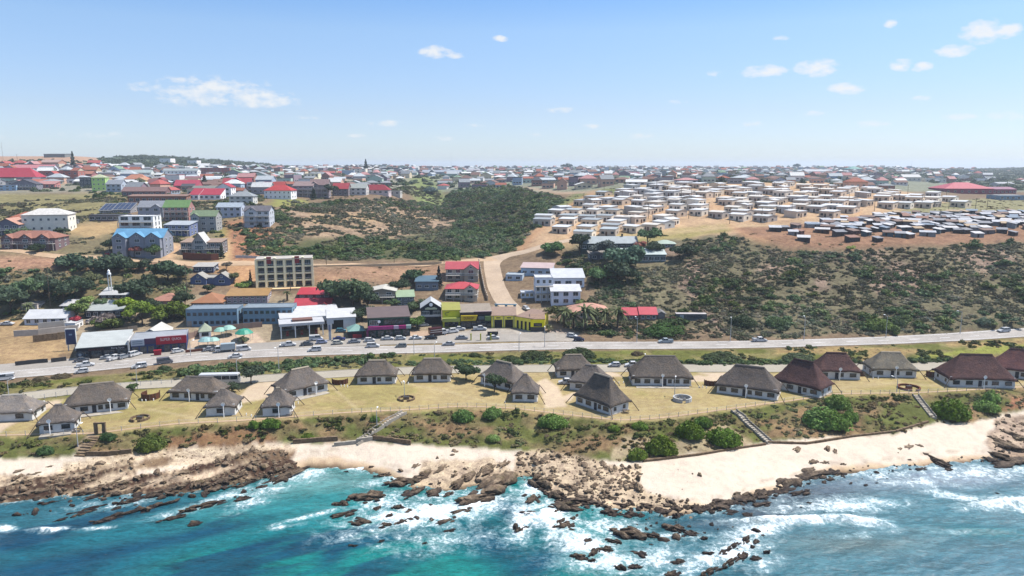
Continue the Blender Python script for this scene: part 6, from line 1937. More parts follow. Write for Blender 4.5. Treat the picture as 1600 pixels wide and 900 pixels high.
# shipping container
p = on(1080, 501)
t = thing('shipping_container', p, R(-2), 'grey shipping container with dark lettering at the foot of the hillside', 'container')
m = mpp(p.y); wv = 48 * m
q = MB(); q.box(-wv / 2, 0, -.3, wv / 2, 2.6, 2.5)
for k in range(int(wv / .5)):
    x = -wv / 2 + .25 + k * .5
    q.box(x - .1, -.06, .05, x + .1, -.003, 2.35)
q.build('body', 'shack_sheet', t, alb(122, 132, 134))
q = MB(); q.box(-wv / 2, -.08, 2.503, wv / 2, 2.65, 2.62); q.build('roof', 'roof_sheet', t, alb(236, 226, 222))
q = MB(); q.box(-wv * .38, -.1, .6, -wv * .25, -.063, 2.2); q.build('white_panel', 'sign_paint', t, alb(222, 228, 226))
lettering(t, 'MAERSK', wv * .5, wv * .12, -.1, 1.5, (38, 44, 70), 1.05)
for s_ in (-1, 1):
    q = MB(); q.box(s_ * wv / 2 - .12, -.1, -.3, s_ * wv / 2 + .12, -.065, 2.49); q.build('corner_post', 'dark_trim', t)

# ---------------------------------------------------------------- walls, fences, posts and small things of the town
def wall_run(pts, h, th, mat, name, label, cat, col=None, posts=None, slats=False, group=None):
    """a wall or fence along photo points, each panel stepping with the ground"""
    g = [ground(*p) for p in pts]
    t = thing(name, g[0], 0, label, cat, group)
    q, pq = MB(), MB()
    for a, b in zip(g[:-1], g[1:]):
        n = max(1, int((b - a).length / 2.5))
        for k in range(n):
            p0, p1 = a.lerp(b, k / n) - g[0], a.lerp(b, (k + 1) / n) - g[0]
            d = (p1 - p0).normalized(); nn = Vector((-d.y, d.x, 0)) * th / 2
            z0, z1 = min(p0.z, p1.z) - .4, max(p0.z, p1.z) + h
            if slats:
                for zz in (.35, .75, 1.0):
                    q.tube(p0 + Vector((0, 0, h * zz)), p1 + Vector((0, 0, h * zz)), .02, .02, 3)
            else:
                q.add([(*(p0 - nn).xy, z0), (*(p1 - nn).xy, z0), (*(p1 + nn).xy, z0), (*(p0 + nn).xy, z0), (*(p0 - nn).xy, z1), (*(p1 - nn).xy, z1), (*(p1 + nn).xy, z1), (*(p0 + nn).xy, z1)],
                      [(0, 3, 2, 1), (4, 5, 6, 7), (0, 1, 5, 4), (1, 2, 6, 5), (2, 3, 7, 6), (3, 0, 4, 7)])
            if posts:
                pp = MB()
                pp.box(p0.x - posts, p0.y - posts, z0, p0.x + posts, p0.y + posts, p0.z + h + .12)
                pq.add(pp.v, pp.f)
    q.build('wires' if slats else 'panel', mat, t, alb(*col) if col else None)
    if posts:
        o = pq.build('posts', 'steel_pole' if slats else mat, t, alb(*col) if col else None)
        o['kind'] = 'stuff'
    return t
wall_run([(292, 531), (330, 519), (380, 514), (410, 511)], 2.0, .15, 'wall_paint', 'concrete_fence', 'pinkish concrete panel fence behind the kiosk and tents', 'fence', (196, 166, 150), .12)
wall_run([(128, 533), (160, 524), (200, 519), (215, 516)], 1.8, .15, 'wall_paint', 'concrete_fence', 'grey-brown concrete panel fence behind the black-fronted workshop', 'fence', (150, 138, 124), .12)
wall_run([(22, 526), (60, 524), (105, 519), (122, 517)], 2.2, .3, 'wall_paint', 'garden_wall', 'long whitewashed wall below the white house', 'wall', (238, 226, 212))
wall_run([(60, 515), (100, 511), (104, 510)], 2.4, .3, 'wall_paint', 'garden_wall', 'pale upper wall between the white house and its garage', 'wall', (232, 226, 216))
wall_run([(52, 535), (90, 531), (108, 528)], 2.4, .3, 'stone_wall', 'stone_wall', 'dark stone wall at the top of the vacant yard', 'wall')
wall_run([(24, 572), (60, 568), (75, 567)], 1.4, .25, 'dark_trim', 'retaining_wall', 'black low wall between the vacant yard and the slip road, the longer stretch', 'wall')
wall_run([(80, 567), (104, 564)], 1.4, .25, 'dark_trim', 'retaining_wall', 'black low wall between the vacant yard and the slip road, the stretch by the workshop', 'wall')
wall_run([(286, 405), (330, 407), (342, 406)], 3.0, .4, 'brick_red', 'terrace_wall', 'brick terrace wall below the house with the steep white gable', 'wall')
wall_run([(368, 403), (420, 405), (470, 404)], 1.2, .3, 'wall_paint', 'garden_wall', 'white garden wall above the apartment block', 'wall', (236, 232, 228))
wall_run([(748, 409), (752, 430), (757, 455), (762, 470)], 1.8, .3, 'wall_paint', 'street_wall', 'cream boundary wall along the side street', 'wall', (240, 220, 196))
wall_run([(480, 418), (560, 416), (690, 412)], .8, .2, 'wall_paint', 'parapet_wall', 'low pale parapet wall along the dirt road above the bare embankment', 'wall', (226, 204, 170))
# blue hoarding at the yard corner
t = thing('billboard', on(113, 548), R(12), 'tall dark blue board with a pale frame standing in the vacant yard corner', 'sign')
q = MB(); q.box(-1.5, -.2, 2.2, 1.5, .2, 7.5); q.build('board', 'sign_paint', t, alb(66, 80, 128))
q = MB(); q.box(-1.62, -.24, 7.503, 1.62, .24, 7.65).box(-1.64, -.24, 2.2, -1.503, .24, 7.5).box(1.503, -.24, 2.2, 1.64, .24, 7.5); q.build('frame', 'white_trim', t)
for x in (-1.1, 1.1):
    q = MB(); q.box(x - .15, -.15, -.4, x + .15, .15, 2.197); q.build('post', 'steel_pole', t)
q = MB(); q.box(-.5, -.24, 5.4, .5, -.203, 5.9); q.build('small_plate', 'sign_paint', t, alb(170, 196, 226))
# beacon tower
t = thing('beacon_tower', on(173, 459), 0, 'slender white beacon tower on twin legs among the trees', 'tower')
H_ = 40 * mpp(t.location.y) * .98
for x in (-.55, .55):
    q = MB(); q.tube((x, 0, -.5), (x, 0, H_ * .78), .22, .2, 8); q.build('leg', 'white_trim', t)
q = MB()
for z in np.arange(.08, .75, .11):
    q.tube((-.5, 0, H_ * z), (.5, 0, H_ * (z + .06)), .05, .05, 4)
q.build('bracing', 'white_trim', t)
q = MB(); q.tube((0, 0, H_ * .78), (0, 0, H_ * .84), .8, .8, 12).tube((0, 0, H_ * .84), (0, 0, H_ * .92), .5, .45, 10); q.build('gallery', 'dish_white', t)
q = MB(); q.tube((0, 0, H_ * .92), (0, 0, H_ * .98), .55, .1, 10).tube((0, 0, H_ * .98), (0, 0, H_), .05, .05, 4); q.build('lantern_roof', 'dish_white', t)
# street lamps and poles
def lamp(px, py, hpx, label, double=False, group='street lamps', arm=1.6):
    p = ground(px, py); h = hpx * mpp(p.y) * 1.03
    t = thing('street_lamp', p, random.uniform(-.3, .3), label, 'street lamp', group)
    q = MB(); q.tube((0, 0, -.4), (0, 0, h), .13, .07, 7); po = q.build('post', 'steel_pole', t)
    for s_ in ((-1, 1) if double else (1,)):
        q = MB(); q.tube((0, 0, h - .05), (0, s_ * arm, h + .15), .05, .04, 5); q.build('arm', 'steel_pole', po)
        q = MB(); q.box(-.16, min(s_ * arm, s_ * (arm + .8)), h + .08, .16, max(s_ * arm, s_ * (arm + .8)), h + .24); q.build('lamp_head', 'dish_white', t)
for a in ((436, 581, 40, 'tall pale street lamp rising from the roadside thicket before the fuel station', True), (371, 592, 30, 'street lamp beside the parked white coach'), (215, 608, 33, 'street lamp beside the rusty round screen'), (14, 620, 26, 'street lamp behind the pale grey chalet at the picture edge'),
          (647, 554, 24, 'street lamp on the main road verge below the black saloon'), (679, 563, 26, 'pale street lamp in the verge between the two roads'), (811, 550, 27, 'dark street lamp on the main road opposite the yellow building'), (851, 543, 30, 'street lamp by the junction beside the yellow gable end'),
          (995, 535, 38, 'street lamp before the roadside agaves under the red-roofed cottages'), (1141, 534, 36, 'street lamp on the main road beneath the shipping container'), (1256, 532, 36, 'street lamp on the main road at the agave slope'), (1384, 528, 34, 'street lamp on the main road under the green roadside bush'),
          (1500, 522, 34, 'street lamp on the rising end of the main road'), (589, 668, 28, 'lamp post on the beach bank beside the stone stairs'), (122, 698, 33, 'lamp post on the beach bank beside the cobbled ramp'), (1401, 613, 22, 'lamp post on the lawn beside the brown fire ring'),
          (1054, 621, 30, 'tall flagpole-like lamp beside the round white fire pit'), (632, 621, 22, 'thin pole beside the lawn stone fire ring'), (1008, 578, 22, 'lamp post at the hedge before the biggest grey chalet'), (298, 556, 22, 'thin street lamp at the red-signed shop corner')):
    lamp(*a)
for k, (px, py, lab) in enumerate(((736, 532, 'yellow post nearest the silver saloon'), (751, 532, 'middle yellow post on the forecourt'), (767, 532, 'yellow post nearest the dark trailer'))):
    t = thing('bollard', on(px, py), 0, lab, 'bollard', 'yellow posts on the forecourt')
    q = MB(); q.box(-.22, -.22, -.2, .22, .22, 2.4); q.build('post', 'sign_paint', t, alb(226, 226, 60)); q = MB(); q.box(-.26, -.26, 2.403, .26, .26, 2.55); q.build('cap', 'sign_paint', t, alb(200, 206, 60))
def pole(px, py, hpx, label, group, wires=True):
    p = ground(px, py); h = hpx * mpp(p.y)
    t = thing('utility_pole', p, random.uniform(-.2, .2), label, 'pole', group)
    q = MB(); q.tube((0, 0, -.5), (0, 0, h), .17, .12, 6); q.build('post', 'wood_pole', t)
    q = MB(); q.box(-.9, -.06, h - .5, .9, .06, h - .36); q.build('crossarm', 'wood_pole', t)
for k, (px, py, hp) in enumerate(((912, 318, 16), (922, 326, 18), (944, 296, 12), (972, 312, 14), (1013, 342, 22), (1026, 298, 18), (1064, 318, 24), (1071, 280, 16), (1076, 342, 20), (1080, 310, 16), (1107, 340, 24), (1140, 350, 26), (1165, 300, 14), (1178, 285, 16), (1190, 346, 22), (1192, 302, 14), (1209, 303, 18), (1237, 334, 16), (1250, 308, 18), (1281, 306, 16),
                                 (1316, 300, 16), (1326, 320, 20), (1340, 318, 16), (1366, 330, 16), (1404, 322, 18), (1418, 305, 16), (1440, 324, 20), (1478, 314, 18), (1482, 330, 16), (1524, 328, 18), (1542, 328, 18), (1468, 345, 16), (1296, 335, 14), (1120, 300, 16), (1005, 320, 16), (886, 330, 12))):
    pole(px, py, hp, 'dark wooden power pole standing among the settlement houses', 'power poles of the settlement')
for (px, py, hp, lab) in ((293, 470, 58, 'very tall dark pole beside the house with two blue gables'), (79, 480, 62, 'slim dark pole rising among the trees above the white house'), (510, 414, 16, 'pole on the dirt road behind the apartment block'), (616, 411, 18, 'lone pole on the dirt road above the bare embankment'), (694, 411, 20, 'pole on the dirt road behind the upper beige villa'),
                          (454, 455, 30, 'dark pole before the apartment block'), (1424, 262, 10, 'tall mast on the far eastern skyline'), (705, 262, 22, 'thin mast on the far central skyline'), (5, 250, 26, 'mast on the western skyline ridge at the picture edge'), (29, 268, 26, 'white mast above the crimson-roofed hall'), (330, 265, 10, 'mast on the wooded western skyline')):
    pole(px, py, hp, lab, None)

# ---------------------------------------------------------------- the new settlement on the plateau: rows of box houses
ORD = ['first', 'second', 'third', 'fourth', 'fifth', 'sixth', 'seventh', 'eighth', 'ninth', 'tenth', 'eleventh', 'twelfth', 'thirteenth', 'fourteenth', 'fifteenth', 'sixteenth', 'seventeenth', 'eighteenth', 'nineteenth', 'twentieth',
       'twenty-first', 'twenty-second', 'twenty-third', 'twenty-fourth', 'twenty-fifth', 'twenty-sixth', 'twenty-seventh', 'twenty-eighth', 'twenty-ninth', 'thirtieth']
BOXW, BOXR = [], []
for kind in ('mono', 'gable'):
    a_, b_ = roof_and_walls(kind, 8.6, 7.6, 3.1, .45 if kind == 'mono' else .6, 1.8, .18)
    BOXW.append(a_.mesh('wall', 'wall_paint'))
    BOXR.append(b_.mesh('roof', 'roof_sheet'))
BW, BD = win_mesh(1.5, 1.1, 'dark_trim'), door_mesh(.95, 2.05)
rr = random.Random(5)
ROWS = [(371, 905, 968), (362.5, 872, 1030), (354, 846, 1066), (346, 846, 1072), (346.5, 1142, 1200), (338.5, 862, 1345), (330.5, 880, 1350), (323, 896, 1500), (316, 915, 1502), (309.5, 935, 1470), (303.5, 965, 1420), (298, 992, 1370), (293, 1015, 1330)]
rn = 0
for py0, x0, x1 in ROWS:
    rn += 1
    px, k = x0 + rr.uniform(0, 8), 0
    while px < x1:
        py = py0 + rr.uniform(-2.8, 2.8)
        p = ground(px, py)
        m = mpp(p.y)
        step = 11.4 / m * rr.uniform(.82, 1.3)
        bad = (1056 < px < 1140 and py0 > 344) or (1330 < px < 1345) or rr.random() < .06
        if not bad:
            yaw = R(-48 + rr.choice((0, 0, 0, 90)) + rr.uniform(-8, 8)) if px > 960 or py0 < 345 else R(-26 + rr.uniform(-8, 8))
            wc_ = rr.choice([('beige', (214, 194, 172)), ('beige', (206, 186, 164)), ('sand-coloured', (222, 204, 178)), ('grey-beige', (186, 174, 162)), ('cream', (230, 218, 200)), ('greyish', (190, 188, 184))])
            rc_ = rr.choice([('white', (246, 246, 246)), ('white', (240, 240, 240)), ('pale', (226, 226, 224)), ('cream', (240, 232, 220))] if px > 960 else [('greyish', (196, 204, 206)), ('pale', (220, 222, 222)), ('grey', (176, 182, 184)), ('white', (236, 238, 238))])
            t = thing('box_house', p, yaw, '%s box house with %s roof, %s from the gully end of the %s row uphill' % (wc_[0], rc_[0], ORD[k], ORD[rn - 1]), 'house', 'box houses of the new settlement')
            t.scale = (1.14,) * 3
            v = rr.randrange(2)
            c1, c2 = alb(*wc_[1], k=1.12), alb(*rc_[1], k=1.75)
            s_ = rr.uniform(.9, 1.12)
            mesh_obj('wall', BOXW[v], t, scl=(s_, 1, 1), col=c1)
            mesh_obj('roof', BOXR[v], t, scl=(s_, 1, 1), col=c2)
            mesh_obj('door', BD, t, (rr.choice((-.6, .6)), -.03, 0), col=alb(*rr.choice([(92, 66, 58), (120, 84, 70), (70, 64, 66)])))
            for x in (-2.6, 2.6):
                mesh_obj('window', BW, t, (x * s_, -.03, .95))
            mesh_obj('window', BW, t, (4.33 * s_, 3.8, 1.1), (0, 0, R(90)), (.8, 1, .8))
            k += 1
            clear_foot(p, yaw, 10.5, 9, .5)
        px += step

# ---------------------------------------------------------------- the tin shacks on the eastern edge
SHW, SHR = [], []
for (w_, d_, h_, r_) in ((4.6, 3.6, 2.0, .7), (5.8, 4.0, 2.1, .8), (3.8, 3.2, 1.9, .6), (7.0, 3.4, 2.0, .6)):
    a_, b_ = roof_and_walls('mono', w_, d_, h_, r_, 1.8, .25)
    SHW.append(a_.mesh('wall', 'shack_sheet'))
    SHR.append(b_.mesh('roof', 'shack_sheet'))
SD = door_mesh(.8, 1.8)
rn = 0
for py0, x0, x1, dens in ((335, 1440, 1640, .9), (338, 1400, 1640, .95), (341, 1370, 1640, .95), (344, 1350, 1640, .9), (347, 1315, 1640, .9), (350, 1290, 1640, .9), (353, 1262, 1640, .85), (356, 1240, 1640, .75), (359.5, 1222, 1620, .6), (363, 1210, 1600, .6), (367, 1195, 1590, .5), (372, 1185, 1580, .36), (378, 1205, 1480, .28)):
    rn += 1
    px, k = x0 + rr.uniform(0, 10), 0
    while px < x1:
        p = ground(px, py0 + rr.uniform(-2.6, 2.6))
        m = mpp(p.y)
        v = rr.randrange(4)
        if rr.random() < dens:
            yaw = R(rr.choice((-20, -12, 10, -35, 40)) + rr.uniform(-14, 14))
            rc_ = rr.choice([('silver', (232, 232, 236)), ('silver', (220, 222, 228)), ('pale', (244, 240, 238)), ('dull grey', (186, 186, 190)), ('dull grey', (164, 164, 170)), ('rusty', (176, 126, 100)), ('brown', (150, 118, 100)), ('blue-grey', (150, 166, 184)), ('sandy', (214, 184, 144))])
            wc_ = rr.choice([('dark', (78, 72, 76)), ('dark', (64, 60, 64)), ('brown', (120, 88, 72)), ('grey', (126, 124, 128)), ('blue-green', (90, 122, 136)), ('maroon', (112, 70, 70)), ('pale', (176, 182, 184))])
            t = thing('tin_shack', p, yaw, '%s-walled tin shack with %s roof, %s eastward in the %s shack row' % (wc_[0], rc_[0], ORD[min(k, 29)], ORD[rn - 1]), 'shack', 'tin shacks on the plateau edge')
            mesh_obj('wall', SHW[v], t, col=alb(*wc_[1]))
            mesh_obj('roof', SHR[v], t, col=alb(*rc_[1]))
            mesh_obj('door', SD, t, (rr.uniform(-1, 1), -.03, 0), col=alb(60, 48, 44))
            clear_foot(p, yaw, 6, 4, .2)
            k += 1
        px += (5.2, 6.4, 4.4, 7.6)[v] / m * rr.uniform(.85, 1.25)

# ---------------------------------------------------------------- larger far buildings
def far_block(px, py, wpx, hpx, rpx, d, kind, wc_, rc_, label, yaw=0, cols=6, name='warehouse', cat='building', floors=1):
    return house(px, py, wpx, hpx, rpx, d, kind, wc_, rc_, label, yaw, floors, cols, name=name, cat=cat, rmat='roof_sheet', drop=4)
far_block(1514, 303, 72, 8, 9, 34, 'hip', (150, 70, 86), (232, 96, 106), 'wide school hall with a bright red hipped roof on the eastern plateau', -4, 7, 'school_hall', 'hall')
far_block(1560, 303, 52, 7, 3, 26, 'gable', (140, 64, 86), (190, 120, 140), 'long maroon wing behind the red-roofed school hall', -4, 9, 'school_wing', 'building')
far_block(1498, 296, 26, 6, 2, 20, 'flat', (232, 224, 212), (226, 222, 220), 'cream flat-roofed block behind the red-roofed school hall', -4, 4)
far_block(1583, 313, 42, 7, 1, 18, 'flat', (120, 150, 176), (206, 212, 220), 'pale blue low warehouse at the eastern picture edge', -2, 5)
far_block(1572, 291, 24, 4, 2, 20, 'gable', (196, 186, 186), (206, 206, 206), 'pale grey shed beyond the maroon wing', -4, 3)
far_block(1425, 283, 26, 6, 4, 20, 'gable', (216, 206, 190), (226, 224, 220), 'cream double-gabled building on the rise before the school hall', -6, 4)
far_block(1462, 285, 30, 6, 2, 20, 'flat', (222, 216, 204), (236, 236, 232), 'cream flat building on the rise before the school hall', -6, 5)
far_block(615, 268, 34, 5, 3, 40, 'flat', (40, 50, 66), (44, 54, 70), 'dark navy warehouse on the far skyline', 4, 4)
far_block(690, 272, 60, 3, 3, 44, 'gable', (150, 160, 172), (176, 184, 196), 'very long pale industrial roof in the far middle distance', 2, 8)
far_block(745, 270, 50, 3, 3, 44, 'gable', (160, 150, 150), (190, 186, 190), 'long mauve-grey industrial roof next to the long pale one', 2, 8)
far_block(560, 273, 22, 9, 2, 26, 'flat', (236, 226, 206), (236, 232, 224), 'tall cream apartment house beside the skyline pine', 4, 3, floors=3)
far_block(486, 281, 22, 9, 2, 20, 'flat', (238, 228, 190), (236, 230, 210), 'pale yellow apartment house in the middle of the western town', 6, 4, floors=2)
far_block(940, 277, 34, 3, 2, 40, 'gable', (170, 176, 180), (206, 212, 214), 'long silver shed in the far middle town', -2, 6)
far_block(985, 275, 30, 3, 3, 40, 'gable', (160, 70, 76), (150, 80, 86), 'dark red shed in the far middle town', -2, 6)
far_block(1280, 272, 40, 4, 3, 40, 'gable', (196, 190, 186), (214, 214, 216), 'long white shed on the far eastern town edge', -4, 6)
far_block(1338, 268, 20, 4, 4, 40, 'hip', (170, 176, 170), (120, 186, 170), 'building with a sea green roof on the eastern skyline', -4, 4)
far_block(85, 246, 30, 5, 1, 30, 'mono', (120, 124, 122), (150, 156, 150), 'long grey stand roof on the bare western skyline ridge', 6, 6, 'grandstand', 'grandstand')
far_block(258, 254, 16, 6, 1, 24, 'flat', (240, 232, 230), (236, 230, 228), 'square white water tank house below the wooded western ridge', 4, 2)
far_block(300, 256, 14, 5, 1, 24, 'flat', (244, 236, 234), (238, 232, 230), 'square white block next to the pink roofs below the wooded ridge', 4, 2)

# ---------------------------------------------------------------- the old town: houses row behind row to the skyline
UW, UR = {}, {}
for kind in ('gable', 'hip', 'flat', 'gablef'):
    a_, b_ = roof_and_walls(kind, 12, 9, 3.4 if kind != 'flat' else 4.6, 2.0, 3.0, .4)
    UW[kind] = a_.mesh('wall', 'wall_paint')
    UR[kind] = b_.mesh('roof', 'roof_tile')
TW = win_mesh(2.4, 1.5, 'white_trim')
WALLS = [('white', (236, 232, 230)), ('cream', (232, 214, 186)), ('peach', (222, 180, 158)), ('grey', (166, 166, 170)), ('brick', (164, 122, 110)), ('pale blue', (176, 192, 210)), ('tan', (196, 168, 140)), ('mauve', (160, 140, 150)), ('mint', (190, 210, 196))]
ROOFS = [('grey', (156, 160, 164)), ('rust', (170, 108, 90)), ('brown', (140, 112, 104)), ('white', (232, 232, 230)), ('red', (188, 102, 98)), ('charcoal', (92, 92, 98)), ('silver', (196, 202, 206)), ('pink', (196, 146, 144)), ('green', (140, 164, 138))]
DIST = [(-999, 'crimson-roofed hall'), (70, 'red brick building'), (150, 'lime green house'), (210, 'orange house'), (260, 'white apartment slab'), (320, 'brick apartment block'), (380, 'plum-walled house'), (430, 'bright red roof'), (480, 'yellow apartment house'), (540, 'skyline pine'), (610, 'navy warehouse'), (690, 'long industrial roof'), (770, 'dark wooded slope'),
        (850, 'gully track top'), (930, 'long silver shed'), (1010, 'dark red shed'), (1090, 'settlement rows'), (1170, 'settlement centre rows'), (1250, 'long white shed'), (1330, 'sea green roof'), (1410, 'double-gabled building'), (1490, 'red-roofed school hall'), (1560, 'maroon school wing')]
used = {}
cand = []
py = 309.0
while py > 260.5:
    px = -20 + rr.uniform(0, 10)
    while px < 1620:
        pj = py + rr.uniform(-1.2, 1.2) * (py - 258) / 40
        Ybar = None
        ok = True
        if px < 640:
            ok = py < 306 - (0 if px > 200 else 14) and py > 258
            if px < 160 and py < 256: ok = False
            if 200 < px < 440 and py < 262 + (px < 330) * 2: ok = False
            if 430 < px < 640 and py > 296 - max(0, (px - 560) * .12): ok = False
        elif px < 690:
            ok = py < 276
        elif px < 850:
            ok = py < 296 - max(0, (770 - px)) * .02 and py > 262
        elif px < 1000:
            ok = py < 300 - (px - 850) * .06
        elif px < 1330:
            ok = py < 288
        elif px < 1500:
            ok = py < 296 and (py < 288 or px < 1420)
            if px > 1380 and rr.random() < .45: ok = False
        else:
            ok = py < 290 and rr.random() < .3
        if ok:
            s_, K_ = (px - 800) / kden(pj), kk(pj)
            p = ground(px, pj)
            if p.y > 500:
                cand.append((px, pj, p))
            m = mpp(max(p.y, 480))
        else:
            m = mpp(900)
        px += 14.5 / m * rr.uniform(.8, 1.7)
    py -= max(1.15, (py - 256) * .105)
def keep_at(p):
    i = int(np.clip((math.log(p.y) - LOGY0) / LOGDY, 0, NR - 1)); j = int(np.clip((p.x / p.y + S_MAX) / (2 * S_MAX) * (NS - 1), 0, NS - 1))
    return KEEP[i, j]
cand = [c_ for c_ in cand if c_[2].y < 3000 and keep_at(c_[2])]
cand.sort(key=lambda c_: c_[2].y)
far_v, far_f, far_c = [], [], []
def far_add(me_w, me_r, p, yaw, s3, cw, cr):
    ca, sa = math.cos(yaw), math.sin(yaw)
    for me, c_ in ((me_w, cw), (me_r, cr)):
        b0 = len(far_v)
        for v in me.vertices:
            x, y, z = v.co.x * s3[0], v.co.y * s3[1], v.co.z * s3[2]
            far_v.append((p.x + ca * x - sa * y, p.y + sa * x + ca * y, p.z + z))
            far_c.append((*c_[:3], 1))
        for f in me.polygons:
            far_f.append(tuple(b0 + i for i in f.vertices))
for n, (px, pj, p) in enumerate(cand):
    di = max(i for i, d_ in enumerate(DIST) if d_[0] <= px)
    kind = rr.choice(['gable', 'gable', 'hip', 'hip', 'flat', 'gablef'])
    yaw = R(rr.choice((0, 0, 12, -14, 80)) + rr.uniform(-8, 8))
    sc3 = (rr.uniform(.75, 1.45), rr.uniform(.8, 1.2), rr.choice((.9, 1.0, 1.0, 1.7)))
    for _ in range(60):
        wi, ri = rr.randrange(len(WALLS)), rr.choice((0, 0, 0, 1, 2, 2, 3, 3, 5, 6, 6, 6, 7, 4 if rr.random() < .4 else 0, 8 if rr.random() < .4 else 2))
        if (di, wi, ri) not in used:
            break
    cw, cr = alb(*WALLS[wi][1], k=1.35), alb(*ROOFS[ri][1], k=1.7)
    if n < 300:
        first = (di, wi, ri) not in used
        used[(di, wi, ri)] = 1
        t = thing('town_house', p, yaw, '%s house with %s roof in the old town around the %s' % (WALLS[wi][0], ROOFS[ri][0], DIST[di][1]), 'house', 'houses of the old town')
        mesh_obj('wall', UW[kind], t, scl=sc3, col=cw)
        mesh_obj('roof', UR[kind], t, scl=sc3, col=cr)
        for x in (-3.6, 0, 3.6):
            mesh_obj('window', TW, t, (x * sc3[0], -.04, 1.1 * sc3[2]))
        mesh_obj('window', TW, t, ((6.03 if p.x < 0 else -6.03) * sc3[0], 4.5 * sc3[1], 1.1 * sc3[2]), (0, 0, R(90) * (1 if p.x < 0 else -1)), (.7, 1, 1))
    else:
        far_add(UW[kind], UR[kind], p, yaw, sc3, cw, cr)
t = NT('far_house_paint')
at = t.n('ShaderNodeAttribute', attribute_name='tint')
t.base(t.mix(at.outputs['Color'], (.6, .6, .6), t.maprange(t.noise(t.pos(), .3, 3), .4, .65, 0, .35), 'MULTIPLY'))
t.rough(.8, .15)
M['far_house_paint'] = t.m
if far_v:
    me = bpy.data.meshes.new('distant_houses')
    me.from_pydata(far_v, [], far_f)
    me.materials.append(M['far_house_paint'])
    a_ = me.attributes.new('tint', 'FLOAT_COLOR', 'POINT')
    a_.data.foreach_set('color', np.array(far_c, np.float32).ravel())
    tag(mesh_obj('distant_houses', me), 'hazy mass of small pale and rust roofs filling the town out to the skyline', kind='stuff')
print('town houses', len(cand), len([o for o in bpy.data.objects if o.name.startswith('box_house')]), len([o for o in bpy.data.objects if o.name.startswith('tin_shack')]))

